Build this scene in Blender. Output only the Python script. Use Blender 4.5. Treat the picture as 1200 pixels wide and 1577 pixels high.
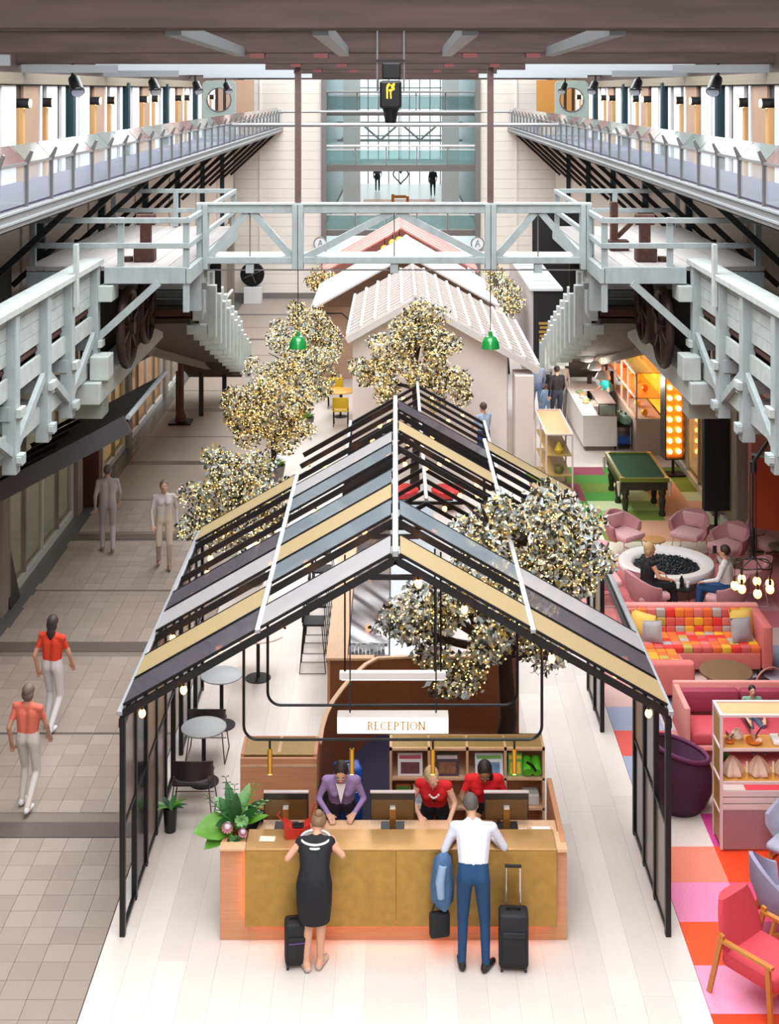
import bpy, bmesh, math, random
import numpy as np
from mathutils import Vector, Matrix

for _o in list(bpy.data.objects): bpy.data.objects.remove(_o)
SC = bpy.context.scene
COL = SC.collection
PI = math.pi

# ---------------------------------------------------------------- camera
FPX, HZ, VX, H = 2050.0, 140.0, 609.0, 9.2      # focal (px), horizon row, vanishing column, eye height
cam_d = bpy.data.cameras.new('camera'); cam = bpy.data.objects.new('camera', cam_d); COL.objects.link(cam)
cam.location = (0, 0, H); cam.rotation_euler = (PI/2, 0, 0)
cam_d.sensor_fit = 'HORIZONTAL'; cam_d.sensor_width = 36.0; cam_d.lens = 36.0*FPX/1200.0
cam_d.shift_x = (600-VX)/1200.0; cam_d.shift_y = -(788.5-HZ)/1200.0
cam_d.clip_start = 0.1; cam_d.clip_end = 400
SC.camera = cam

# ---------------------------------------------------------------- world, exposure
W = bpy.data.worlds.new('overcast_sky'); SC.world = W; W.use_nodes = True
bg = W.node_tree.nodes['Background']; bg.inputs[0].default_value = (0.93, 0.97, 1.0, 1); bg.inputs[1].default_value = 2.0
SC.view_settings.view_transform = 'Standard'; SC.view_settings.look = 'None'
SC.view_settings.exposure = 0.38; SC.view_settings.gamma = 1.0
try: SC.view_settings.use_curve_mapping = False
except Exception: pass

# daylight from the long roof skylight
for _i in range(3):
    _l = bpy.data.lights.new('skylight_daylight', 'AREA'); _l.shape = 'RECTANGLE'; _l.size = 10.2; _l.size_y = 19.8; _l.energy = 3300; _l.color = (.97, .985, 1.0)
    _o = bpy.data.objects.new('skylight_daylight', _l); COL.objects.link(_o); _o.location = (0, 8.5+20*_i, 14.85)

# ---------------------------------------------------------------- helpers
def lin(h):
    h = h.lstrip('#'); o = []
    for i in (0, 2, 4):
        c = int(h[i:i+2], 16)/255.0
        o.append(c/12.92 if c <= .04045 else ((c+.055)/1.055)**2.4)
    return tuple(o)+(1.0,)
MATS = {}
def M(name, hexc='#888888', rough=.6, metal=0.0, var=.0, scale=6.0, stretch=(1, 1, 1), bump=0.0, alpha=None, emit=None, es=0.0, coat=0.0, sample=True, dark=None):
    if name in MATS: return MATS[name]
    m = bpy.data.materials.new(name); m.use_nodes = True; nt = m.node_tree
    b = nt.nodes['Principled BSDF']; c = lin(hexc)
    b.inputs['Base Color'].default_value = c; b.inputs['Roughness'].default_value = rough; b.inputs['Metallic'].default_value = metal
    if coat: b.inputs['Coat Weight'].default_value = coat
    if var or bump:
        tc = nt.nodes.new('ShaderNodeTexCoord'); mp = nt.nodes.new('ShaderNodeMapping'); mp.inputs['Scale'].default_value = stretch
        nz = nt.nodes.new('ShaderNodeTexNoise'); nz.inputs['Scale'].default_value = scale; nz.inputs['Detail'].default_value = 6
        nt.links.new(tc.outputs['Object'], mp.inputs['Vector']); nt.links.new(mp.outputs['Vector'], nz.inputs['Vector'])
        if var:
            rp = nt.nodes.new('ShaderNodeValToRGB')
            lo = lin(dark) if dark else tuple(x*(1-var) for x in c[:3])+(1,)
            rp.color_ramp.elements[0].color = lo; rp.color_ramp.elements[0].position = .3
            rp.color_ramp.elements[1].color = tuple(min(1, x*(1+var*.6)) for x in c[:3])+(1,); rp.color_ramp.elements[1].position = .7
            nt.links.new(nz.outputs['Fac'], rp.inputs['Fac']); nt.links.new(rp.outputs['Color'], b.inputs['Base Color'])
        if bump:
            bp = nt.nodes.new('ShaderNodeBump'); bp.inputs['Strength'].default_value = bump; bp.inputs['Distance'].default_value = .01
            nt.links.new(nz.outputs['Fac'], bp.inputs['Height']); nt.links.new(bp.outputs['Normal'], b.inputs['Normal'])
    if emit:
        b.inputs['Emission Color'].default_value = lin(emit); b.inputs['Emission Strength'].default_value = es
        if not sample:
            try: m.cycles.emission_sampling = 'NONE'
            except Exception: pass
    if alpha is not None:
        out = [n for n in nt.nodes if n.type == 'OUTPUT_MATERIAL'][0]
        tr = nt.nodes.new('ShaderNodeBsdfTransparent'); mx = nt.nodes.new('ShaderNodeMixShader')
        tr.inputs[0].default_value = tuple(.55+.45*x for x in c[:3])+(1,)
        mx.inputs[0].default_value = alpha
        nt.links.new(tr.outputs[0], mx.inputs[1]); nt.links.new(b.outputs[0], mx.inputs[2]); nt.links.new(mx.outputs[0], out.inputs['Surface'])
    MATS[name] = m
    return m

def P(px, py, z=0.0):
    d = FPX*(H-z)/(py-HZ); return Vector(((px-VX)*d/FPX, d, z))
def PD(px, py, d):
    return Vector(((px-VX)*d/FPX, d, H-(py-HZ)*d/FPX))

class MB:
    def __init__(s): s.v = []; s.f = []; s.mi = []; s.cur = 0
    def _add(s, vs, fs):
        n = len(s.v); s.v += [tuple(v) for v in vs]; s.f += [tuple(n+i for i in f) for f in fs]; s.mi += [s.cur]*len(fs); return s
    BF = [(0, 3, 2, 1), (4, 5, 6, 7), (0, 1, 5, 4), (1, 2, 6, 5), (2, 3, 7, 6), (3, 0, 4, 7)]
    def box(s, x0, y0, z0, x1, y1, z1):
        x0, x1 = min(x0, x1), max(x0, x1); y0, y1 = min(y0, y1), max(y0, y1); z0, z1 = min(z0, z1), max(z0, z1)
        return s._add([(x0, y0, z0), (x1, y0, z0), (x1, y1, z0), (x0, y1, z0), (x0, y0, z1), (x1, y0, z1), (x1, y1, z1), (x0, y1, z1)], s.BF)
    def rbox(s, x0, y0, z0, x1, y1, z1, r=.02):
        # chamfered box
        r = min(r, abs(x1-x0)*.45, abs(y1-y0)*.45, abs(z1-z0)*.45)
        x0, x1 = min(x0, x1), max(x0, x1); y0, y1 = min(y0, y1), max(y0, y1); z0, z1 = min(z0, z1), max(z0, z1)
        bm = bmesh.new(); bmesh.ops.create_cube(bm, size=1)
        for v in bm.verts:
            v.co = Vector((x0 if v.co.x < 0 else x1, y0 if v.co.y < 0 else y1, z0 if v.co.z < 0 else z1))
        bmesh.ops.bevel(bm, geom=bm.edges[:], offset=r, segments=2, affect='EDGES', profile=.5)
        bm.verts.index_update()
        s._add([v.co[:] for v in bm.verts], [[v.index for v in f.verts] for f in bm.faces]); bm.free(); return s
    def beam(s, p, q, w, h, up=(0, 0, 1)):
        p = Vector(p); q = Vector(q); d = (q-p).normalized(); up = Vector(up)
        if abs(d.dot(up)) > .99: up = Vector((0, 1, 0))
        sd = d.cross(up).normalized()*(w/2); u = sd.cross(d).normalized()*(h/2)
        vs = []
        for c in (p, q):
            vs += [c-sd-u, c+sd-u, c+sd+u, c-sd+u]
        return s._add(vs, [(0, 1, 2, 3), (7, 6, 5, 4), (0, 4, 5, 1), (1, 5, 6, 2), (2, 6, 7, 3), (3, 7, 4, 0)])
    def cyl(s, p, q, r0, r1=None, n=12, caps=True):
        r1 = r0 if r1 is None else r1
        p = Vector(p); q = Vector(q); d = (q-p).normalized()
        a = Vector((1, 0, 0)) if abs(d.x) < .9 else Vector((0, 1, 0))
        u = d.cross(a).normalized(); w = d.cross(u)
        vs = []
        for c, r in ((p, r0), (q, r1)):
            for i in range(n):
                t = 2*PI*i/n; vs.append(c+u*(r*math.cos(t))+w*(r*math.sin(t)))
        fs = [(i, (i+1) % n, n+(i+1) % n, n+i) for i in range(n)]
        if caps: fs += [tuple(range(n-1, -1, -1)), tuple(range(n, 2*n))]
        return s._add(vs, fs)
    def tube(s, pts, r, n=8, closed=False):
        pts = [Vector(p) for p in pts]; m = len(pts); rs = r if isinstance(r, (list, tuple)) else [r]*m
        vs = []; prev = None
        for i, p in enumerate(pts):
            a = pts[(i-1) % m] if (i > 0 or closed) else p; b = pts[(i+1) % m] if (i < m-1 or closed) else p
            d = (b-a).normalized()
            if prev is None:
                k = Vector((0, 0, 1)) if abs(d.z) < .9 else Vector((1, 0, 0)); u = d.cross(k).normalized()
            else:
                u = (prev-d*prev.dot(d)).normalized()
            prev = u; w = d.cross(u)
            for j in range(n):
                t = 2*PI*j/n; vs.append(p+u*(rs[i]*math.cos(t))+w*(rs[i]*math.sin(t)))
        fs = []
        for i in range(m if closed else m-1):
            k = (i+1) % m
            for j in range(n): fs.append((i*n+j, i*n+(j+1) % n, k*n+(j+1) % n, k*n+j))
        if not closed: fs += [tuple(range(n-1, -1, -1)), tuple((m-1)*n+j for j in range(n))]
        return s._add(vs, fs)
    def lathe(s, prof, c=(0, 0, 0), n=20):
        c = Vector(c); vs = []; m = len(prof)
        for r, z in prof:
            for j in range(n):
                t = 2*PI*j/n; vs.append((c.x+r*math.cos(t), c.y+r*math.sin(t), c.z+z))
        fs = [(i*n+j, i*n+(j+1) % n, (i+1)*n+(j+1) % n, (i+1)*n+j) for i in range(m-1) for j in range(n)]
        if prof[0][0] > 1e-4: fs.append(tuple(range(n-1, -1, -1)))
        if prof[-1][0] > 1e-4: fs.append(tuple((m-1)*n+j for j in range(n)))
        return s._add(vs, fs)
    def ell(s, c, r, nu=12, nv=8, rot=None):
        c = Vector(c); r = (r, r, r) if isinstance(r, (int, float)) else r
        vs = []; fs = []
        for i in range(nv+1):
            a = PI*i/nv
            for j in range(nu):
                t = 2*PI*j/nu; v = Vector((r[0]*math.sin(a)*math.cos(t), r[1]*math.sin(a)*math.sin(t), -r[2]*math.cos(a)))
                if rot is not None: v = rot @ v
                vs.append(c+v)
        for i in range(nv):
            for j in range(nu):
                fs.append((i*nu+j, i*nu+(j+1) % nu, (i+1)*nu+(j+1) % nu, (i+1)*nu+j))
        return s._add(vs, fs)
    def prism(s, poly, axis, a, b):
        # poly: 2d points; axis 'x','y','z' extruded a..b
        def mk(p, t):
            return {'x': (t, p[0], p[1]), 'y': (p[0], t, p[1]), 'z': (p[0], p[1], t)}[axis]
        n = len(poly); vs = [mk(p, a) for p in poly]+[mk(p, b) for p in poly]
        fs = [tuple(range(n-1, -1, -1)), tuple(range(n, 2*n))]+[(i, (i+1) % n, n+(i+1) % n, n+i) for i in range(n)]
        return s._add(vs, fs)
    def slab(s, quad, t):
        # thick plate from 4 corner points, extruded along its normal by t
        q = [Vector(p) for p in quad]; nrm = (q[1]-q[0]).cross(q[3]-q[0]).normalized()*t
        return s._add(q+[p+nrm for p in q], [(3, 2, 1, 0), (4, 5, 6, 7), (0, 1, 5, 4), (1, 2, 6, 5), (2, 3, 7, 6), (3, 0, 4, 7)])
    def quad(s, *q): return s._add(q, [tuple(range(len(q)))])
    def mesh(s, name, mats, smooth=False, fix=True):
        me = bpy.data.meshes.new(name); me.from_pydata([tuple(v) for v in s.v], [], s.f)
        mats = mats if isinstance(mats, (list, tuple)) else [mats]
        for m in mats: me.materials.append(m)
        if len(mats) > 1: me.polygons.foreach_set('material_index', s.mi)
        if fix and len(s.f) < 20000:
            bm = bmesh.new(); bm.from_mesh(me); bmesh.ops.recalc_face_normals(bm, faces=bm.faces[:]); bm.to_mesh(me); bm.free()
        if smooth:
            me.polygons.foreach_set('use_smooth', [True]*len(me.polygons))
            try: me.set_sharp_from_angle(angle=math.radians(45))
            except Exception: pass
        me.update(); return me
    def build(s, name, mats, parent=None, smooth=False, w=False, fix=True):
        base = None
        if parent is None and s.v:
            a = np.array(s.v); lo = a.min(0); hi = a.max(0); base = ((lo[0]+hi[0])/2, (lo[1]+hi[1])/2, lo[2])
            s.v = [(x-base[0], y-base[1], z-base[2]) for x, y, z in s.v]
        o = bpy.data.objects.new(name, s.mesh(name, mats, smooth, fix)); COL.objects.link(o)
        if base is not None: o.location = base
        if parent is not None: attach(o, parent, w)
        return o

def worldm(o):
    m = Matrix.LocRotScale(o.location, o.rotation_euler, o.scale)
    if o.parent is not None: m = worldm(o.parent) @ o.matrix_parent_inverse @ m
    return m
def attach(o, parent, w=False):
    o.parent = parent
    if w: o.matrix_parent_inverse = worldm(parent).inverted()
    return o
def tag(o, label=None, cat=None, group=None, kind=None):
    if label: o['label'] = label
    if cat: o['category'] = cat
    if group: o['group'] = group
    if kind: o['kind'] = kind
    return o
def thing(name, label, cat, loc=(0, 0, 0), rz=0.0, group=None, kind=None):
    o = bpy.data.objects.new(name, None); COL.objects.link(o); o.location = loc; o.rotation_euler = (0, 0, rz); o.empty_display_size = .1
    return tag(o, label, cat, group, kind)
def struct(name, mb, mats, smooth=False, label=None):
    o = mb.build(name, mats, None, smooth); o['kind'] = 'structure'
    if label: o['label'] = label
    return o
def dup(root, loc=None, rz=None, label=None, group=None):
    r = root.copy(); COL.objects.link(r)
    if loc is not None: r.location = loc
    if rz is not None: r.rotation_euler = (0, 0, rz)
    if label: r['label'] = label
    if group: r['group'] = group
    for ch in list(root.children):
        c = ch.copy(); COL.objects.link(c); c.parent = r
        for g in list(ch.children):
            d = g.copy(); COL.objects.link(d); d.parent = c
    return r
def inst(mesh, name, parent, loc=(0, 0, 0), rot=(0, 0, 0), scale=(1, 1, 1), w=False, mat=None):
    o = bpy.data.objects.new(name, mesh); COL.objects.link(o); o.location = loc; o.rotation_euler = rot; o.scale = scale
    if mat is not None:
        o.material_slots[0].link = 'OBJECT'; o.material_slots[0].material = mat
    if parent is not None: attach(o, parent, w)
    return o
def arc(cx, cy, r, a0, a1, n):
    return [(cx+r*math.cos(a0+(a1-a0)*i/n), cy+r*math.sin(a0+(a1-a0)*i/n)) for i in range(n+1)]
_b = MB().box(-.5, -.5, -.5, .5, .5, .5)
UNIT = _b.mesh('piece', M('piece_base', '#999999'))
def piece(name, parent, x0, y0, z0, x1, y1, z1, mat, w=True):
    return inst(UNIT, name, parent, ((x0+x1)/2, (y0+y1)/2, (z0+z1)/2), (0, 0, 0), (abs(x1-x0), abs(y1-y0), abs(z1-z0)), w, mat)
def part(parent, name, mat, fn, smooth=False, w=False):
    b = MB(); fn(b); return b.build(name, mat, parent, smooth, w)
R = random.Random(7)
# ================================================================ setting
XW = 7.1
m_pave = [M('paving_stone_%d' % i, c, .42, 0, .10, 60, bump=.15) for i, c in enumerate(['#97887c', '#938478', '#9b8c81', '#918277', '#96877b'])]
m_grout = M('grout', '#75685d', .8)
m_band = M('dark_stone_band', '#5e5550', .35, 0, .12, 20)
m_deck = [M('white_deck_%d' % i, c, .38, 0, .03, 3, (12, .6, 1)) for i, c in enumerate(['#d8cfc8', '#d4cac3', '#dbd2cb', '#d1c7c0'])]
m_deckgap = M('deck_joint', '#cfc3b9', .7)

fl = struct('floor', MB().box(-10, -2, -.25, 10, 59.4, -.03), m_grout, label='hall floor of stone paving, pale boards and carpet squares')
# --- paving tiles along the left walkway
T = .292
cross = [16.58+5.45*k for k in range(8)]
def in_band(y): return any(abs(y-c) < .17 for c in cross)
tile_me = MB().rbox(-T/2+.0022, -T/2+.0022, -.04, T/2-.0022, T/2-.0022, 0, .003).mesh('paving_tile', m_pave[0])
tiles = []; stuff = MB()
x0 = -3.15
nrow = int((30-12.6)/T)
for r in range(nrow):
    yc = 12.6+(r+.5)*T
    if any(abs(yc-c) < .17+T*.45 for c in cross): continue
    for c in range(12):
        xc = x0-(c+.5)*T
        if xc < -6.58: continue
        px = VX+xc*FPX/yc
        if px < -25: continue
        off = 0
        tiles.append((yc, xc))
tiles.sort()
for i, (yc, xc) in enumerate(tiles):
    if i < 290:
        inst(tile_me, 'paving_tile', fl, (xc, yc, R.uniform(-.001, .001)), w=True, mat=R.choice(m_pave))
    else:
        stuff.cur = R.randrange(5); stuff.box(xc-T/2+.0022, yc-T/2+.0022, -.04, xc+T/2-.0022, yc+T/2-.0022, R.uniform(-.001, .001))
o = stuff.build('paving_tiles_beyond', m_pave, fl, w=True); o['kind'] = 'stuff'
far = MB().box(-6.6, 12.6+nrow*T, -.04, x0, 59, -.002); far.build('paving_far', m_pave[0], fl, w=True)
for c in cross:
    if c < 57: piece('border_band', fl, -6.6, c-.17, -.04, x0, c+.17, .001, m_band)
for c in cross[:-1]:
    piece('paving_joint', fl, -6.6, c+2.45, -.03, x0, c+2.51, .0015, m_band)
piece('border_band', fl, -7.1, -1, -.04, -6.605, 59, .0, M('dark_border', '#595a58', .25, 0, .15, 8))
piece('paving_under_band', fl, -6.6, 12.0, -.05, x0, 30, -.012, m_grout)
# --- pale deck boards under the pavilion and around the bar
def deck(xa, xb, ya, yb, bw=.26, L=2.6, tagname='deck_plank'):
    n = int(round((xb-xa)/bw)); bw = (xb-xa)/n
    for i in range(n):
        y = ya-R.uniform(0, L)
        while y < yb:
            y1 = min(y+L, yb); y0c = max(y, ya)
            if y1-y0c > .05: piece(tagname, fl, xa+i*bw+.0008, y0c+.0008, -.035, xa+(i+1)*bw-.0008, y1-.0008, 0, R.choice(m_deck))
            y += L
piece('deck_under', fl, -3.14, -1, -.05, 3.14, 33, -.008, m_deckgap)
deck(-3.14, 3.14, 11.6, 22.4, .31, 3.6)
deck(-3.14, 3.14, 22.4, 33, .62, 6)
piece('deck_far', fl, -3.14, 33, -.04, 6.9, 59, 0, m_deck[0])
piece('deck_far', fl, 3.145, 32.56, -.04, 6.9, 33, 0, m_deck[2])
# --- carpet squares on the right
cc = {}
def cm(h):
    if h not in cc: cc[h] = M('carpet_'+h.strip('#'), h, .95, 0, .10, 30, bump=.2)
    return cc[h]
S = .735
near0 = ['#d9401c', '#e893b4', '#f0532a', '#e586ac', '#e0806a', '#d3c3bc', '#cdb7ae', '#9aa2b8', '#d65a52', '#9aa2b8', '#cfaea5', '#c98f88', '#c9807a', '#9aa2b8', '#cf7f7c', '#c98f88', '#cf6f70', '#c9727a', '#d8b9ae']
near1 = ['#c23a58', '#d95a8a', '#a84a6a', '#e84874', '#ee4215', '#cc3a86', '#c8b4ac', '#c9a39a', '#cf8f88', '#c3b2b4', '#9aa2b8', '#d08880', '#c3b2ae', '#cf7f7c', '#c97478', '#c9656c', '#cf6f70', '#d07a78', '#d8b9ae']
pal = ['#c96a6c', '#cf7f7c', '#c9727a', '#b9806a', '#c98f9a', '#c2a48e', '#9aa2b8', '#d65a52']
car_me = MB().rbox(-.5, -.5, -.03, .5, .5, 0, .001).mesh('carpet_tile', cm('#c96a6c'))
def carpet(xa, ya, xb, yb, h):
    inst(car_me, 'carpet_tile', fl, ((xa+xb)/2, (ya+yb)/2, 0), (0, 0, 0), (xb-xa-.001, yb-ya-.001, 1), True, cm(h))
y = 13.27-S; k = 0
for c in range(5):
    for kk in range(1, 4): carpet(3.145+c*S, 13.27-S*(kk+1), 3.145+(c+1)*S, 13.27-S*kk, R.choice(['#c23a58', '#d95a8a', '#e893b4', '#d9401c', '#a84a6a']))
while y < 25.8:
    for c in range(9):
        xa = 3.145+c*S
        if xa > 6.8 and VX+xa*FPX/(y+S) > 1215: continue
        if c == 0: h = near0[k] if k < len(near0) else R.choice(pal)
        elif c == 1: h = near1[k] if k < len(near1) else R.choice(pal)
        elif y < 17: h = R.choice(['#c23a58', '#a84a6a', '#cc3a4a', '#c4304a'])
        elif 19.5 < y < 22.3: h = R.choice(['#9aa2b8', '#c4a79f', '#c9b2a8', '#d65a52', '#a9a0ae'])
        else: h = R.choice(pal[:6])
        carpet(xa, y, xa+S, y+S, h)
    y += S; k += 1
ystart = y
g = {'g': '#4a9438', 'o': '#6f8a2c', 'w': '#96485a', 'p': '#c3cf9f', 'e': '#d9a383', 'c': '#e3d8c4', 'b': '#8fae5e'}
xs = [3.145, 3.545, 4.295, 5.045, 5.795, 6.545, 7.05]
rows = ['cccccc', 'ccoeec', 'cppeep', 'pgboep', 'ggpbee', 'wwgpep', 'wwopeo', 'oogopo', 'ggwgoo']
n = len(rows); dy = (32.55-ystart)/n
for j, rw in enumerate(rows):
    for i, ch in enumerate(rw):
        carpet(xs[i], ystart+j*dy, xs[i+1], ystart+(j+1)*dy, g[ch])

# --- lower walls
m_cream = M('cream_wall', '#cfc6b6', .7, 0, .06, 3)
m_greyw = M('grey_wall', '#9a938a', .7, 0, .1, 3)
m_timber = M('weathered_post', '#8a8073', .7, 0, .15, 12, (1, 1, .15))
m_alu = M('aluminium', '#cfd0cf', .45, .1)
m_teal = M('dark_teal_steel', '#1f3a42', .5, .2)
m_brown = M('brown_door', '#3b2f2a', .5)
m_glass = M('shop_glass', '#c8b79a', .05, 0, alpha=.35)
m_fasc = M('pale_fascia', '#d3c8bc', .6)
wl = struct('wall_left', MB().box(-7.5, -2, 0, -7.12, 59, 7.45), m_greyw)
for k, y in enumerate(np.arange(18.0, 58, 5.5)):
    piece('timber_pier', wl, -7.16, y-.22, 0, -6.86, y+.22, 4.0, m_timber)
    piece('steel_post', wl, -7.05, y+2.6, 3.6, -6.9, y+2.75, 7.45, m_teal)
def shopfront(name, x, y0, y1, n, sx, z1=2.7, wall=None):
    w = thing(name, 'glazed shopfront bay with timber and metal mullions', 'window', (x, (y0+y1)/2, 0)); del w['category']; w['kind'] = 'structure'; del w['label']
    piece('window_sill', w, x, y0, 0, x-sx*.10, y1, .14, m_alu)
    piece('window_frame', w, x, y0, z1, x-sx*.10, y1, z1+.15, m_alu)
    for i in range(n+1):
        yy = y0+(y1-y0)*i/n
        piece('mullion', w, x, yy-.035, .14, x-sx*.09, yy+.035, z1, m_alu if i % 2 == 0 else m_timber)
    for i in range(n):
        a = y0+(y1-y0)*i/n+.04; b = y0+(y1-y0)*(i+1)/n-.04
        piece('pane', w, x-sx*.04, a, .15, x-sx*.05, b, z1-.01, m_glass)
    return w
m_shopglow = [M('shop_glow_warm', '#b98a55', .8, 0, .3, 2, emit='#c08a50', es=.7), M('shop_glow_green', '#8fb0a0', .8, 0, .2, 2, emit='#9fc0b0', es=.25), M('shop_glow_tan', '#c9b083', .8, emit='#c9b083', es=.7)]  # flat sheets made to glow in place of lit shop interiors
for k, y in enumerate((18.35, 23.85, 29.35, 34.85, 40.35, 45.85)):
    piece('shop_interior', wl, -7.118, y, .15, -7.10, y+5.0, 2.8, m_shopglow[k % 3])
    shopfront('window_%d' % (k+1), -7.05, y, y+4.9, 4, -1)
piece('wall_panel', wl, -7.12, 14, 2.95, -7.0, 59, 3.6, m_fasc)
for k in range(8): piece('upper_panel', wl, -7.12, 14.2+5.5*k, 3.65, -7.06, 19.5+5.5*k, 7.3, m_fasc)
# right wall with the lounge recess nearer than 26.9
wr = struct('wall_right', MB().box(7.12, 26.9, 0, 7.5, 59, 7.45), m_greyw)
struct('wall_recess', MB().box(9.3, -2, 0, 9.6, 26.9, 3.4), M('salmon_wall', '#c98a78', .7, 0, .06, 2))
struct('trim_1', MB().box(7.12, 26.62, 0, 9.3, 26.88, 3.4), M('salmon_wall'))
struct('trim_2', MB().box(7.0, -2, 3.4, 9.6, 26.88, 3.7), m_greyw)
struct('trim_3', MB().box(7.15, -2, 3.72, 7.5, 26.88, 7.45), m_greyw)
for k, y in enumerate(np.arange(29.0, 58, 5.5)):
    piece('timber_pier', wr, 6.86, y-.22, 0, 7.16, y+.22, 4.0, m_timber)
    piece('steel_post', wr, 6.9, y+2.6, 3.6, 7.05, y+2.75, 7.45, m_teal)
for k, y in enumerate((27.4, 29.4, 34.85, 40.35, 45.85)):
    y1 = y+1.1 if k == 0 else y+4.9
    piece('shop_interior', wr, 7.10, y, .15, 7.118, y1, 2.8, m_shopglow[(k+1) % 3] if k else m_cream)
    shopfront('window_%d' % (k+8), 7.05, y, y1, 1 if k == 0 else 4, 1)
piece('timber_pier', wr, 6.9, 26.9, 0, 7.12, 27.3, 3.4, m_timber)
for k in range(6): piece('upper_panel', wr, 7.06, 27.0+5.3*k, 3.65, 7.12, 32.1+5.3*k, 7.3, m_fasc)

# --- upper walls behind the galleries
m_white = M('white_panel', '#e6e6e4', .6)
m_door = M('tan_door', '#a98a74', .55, 0, .05, 4)
m_lint = M('timber_lintel', '#7c7361', .7, 0, .15, 8, (1, .15, 1))
m_black = M('black_metal', '#121214', .4, .3)
m_lampdisc = M('sconce_glow', '#ffdf9f', .5, emit='#ffcf7a', es=12)
m_postwash = M('post_lightwash', '#c79a63', .5, 0, .1, 6, (1, 1, .2))  # light honey tone stands in for sconce light washing down the post
for sx, nm in ((-1, 'left'), (1, 'right')):
    xw = sx*6.7
    wu = struct('wall_%s_upper' % nm, MB().box(xw, -2, 7.45, xw+sx*.4, 59, 15.0), m_brown)
    piece('timber_lintel', wu, xw-sx*.12, -2, 9.32, xw+sx*.02, 44.8, 9.52, m_lint)
    for k in range(-3, 6):
        yc = 18.7+5.6*k
        piece('door_leaf', wu, xw-sx*.05, yc-.5, 7.6, xw+sx*.01, yc+.5, 9.3, m_door)
        for q in (-1, 1):
            piece('lit_post', wu, xw-sx*.14, yc+q*.78-.07, 7.6, xw, yc+q*.78+.07, 8.9, m_postwash)
            s_ = thing('wall_sconce', 'black drum sconce with a warm round light beside the tan gallery doors, %s gallery' % ('one side of' if 0 else nm), 'wall lamp', (xw-sx*.14, yc+q*.78, 9.0), group='sconces along the %s gallery' % nm)
            s_['label'] = 'black drum sconce with warm round light beside tan doors over the %s' % ('paved walkway' if sx < 0 else 'carpeted lounge')
            b = MB().cyl((xw-sx*.0, yc+q*.78, 8.98), (xw-sx*.24, yc+q*.78, 8.98), .09, n=14); b.build('drum', m_black, s_, w=True)
            b = MB().cyl((xw-sx*.24, yc+q*.78, 8.98), (xw-sx*.255, yc+q*.78, 8.98), .075, n=14); b.build('glow_disc', m_lampdisc, s_, w=True)
            b = MB().cyl((xw-sx*.10, yc+q*.78, 8.89), (xw-sx*.10, yc+q*.78, 8.885), .05, n=10); b.build('down_glow', m_lampdisc, s_, w=True)
        piece('white_panel', wu, xw-sx*.06, yc+1.05, 7.6, xw+sx*.01, yc+1.85, 9.3, m_white)
        piece('white_panel', wu, xw-sx*.06, yc-1.85, 7.6, xw+sx*.01, yc-1.0, 9.3, m_white)
        piece('jamb', wu, xw-sx*.08, yc+.52, 7.6, xw+sx*.01, yc+.66, 9.3, m_white)
        piece('white_panel', wu, xw-sx*.06, yc+2.2, 7.6, xw+sx*.01, yc+2.5, 9.3, m_white)
        piece('steel_post', wu, xw-sx*.16, yc+2.72, 7.6, xw, yc+2.95, 9.4, m_teal)
        piece('white_panel', wu, xw-sx*.06, yc+3.1, 7.6, xw+sx*.01, yc+3.5, 9.3, m_white)
# --- far end wall with its tall opening
m_endw = M('end_wall_boarding', '#e2dcd2', .6)
m_steel = M('grey_steel', '#7f7d7c', .45, .5)
for sx, xa, xb, nm in ((-1, -7.2, -3.28, 'back_left'), (1, 3.77, 7.2, 'back_right')):
    wb = struct('wall_'+nm, MB().box(xa, 59.1, 0, xb, 59.4, 15.0), m_greyw)
    nb = 26
    for i in range(nb):
        z = .25+i*.42
        piece('cladding_board', wb, xa, 59.0, z+.004, xb, 59.12, z+.416, m_endw)
    piece('end_skirting', wb, xa, 58.97, 0, xb, 59.1, .25, m_steel)
    for xx in (xa+1.2, xb-1.0) if sx < 0 else (xa+1.6,):
        piece('corner_trim', wb, xx-.04, 58.96, .25, xx+.04, 59.0, 11, m_endw)
struct('wall_back_top', MB().box(-3.28, 59.1, 9.9, 3.77, 59.4, 15.0), m_endw)
# levels seen through the opening
m_slab = M('slab_edge', '#6e6a67', .5, .3)
m_ffl = M('far_floor', '#d8cfc4', .3)
lv = struct('floor_level_one', MB().box(-3.27, 59.2, 2.75, 3.76, 90, 3.0), m_slab)
piece('floor_finish', lv, -3.2, 59.3, 3.0, 3.7, 90, 3.01, m_ffl)
piece('timber_inlay', lv, -1.8, 66, 3.01, 2.2, 76, 3.015, M('orange_timber', '#b9714a', .4, 0, .1, 4))
struct('floor_level_two', MB().box(-3.27, 59.2, 5.62, 3.76, 63.5, 5.9), m_slab)
struct('wall_far_left', MB().box(-3.9, 59.4, 0, -3.3, 92, 11.5), M('far_wall_teal', '#8fa6a6', .4))
struct('wall_far_right', MB().box(3.8, 59.4, 0, 4.4, 92, 11.5), M('far_wall_teal'))
cf = struct('ceiling_far', MB().box(-4.4, 59.4, 11.5, -3.3, 92, 11.8).box(3.8, 59.4, 11.5, 4.4, 92, 11.8).box(-3.3, 73.4, 11.5, 3.8, 73.7, 11.8), m_white)
for k_ in range(4): piece('skylight_pane', cf, -3.3+1.78*k_, 59.4, 11.6, -1.54+1.78*k_, 92, 11.62, M('skylight_glazing', '#f4f8fa', .3, 0, alpha=.12))
m_tglass = M('teal_glass', '#8fb5b3', .05, 0, alpha=.35)
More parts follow.
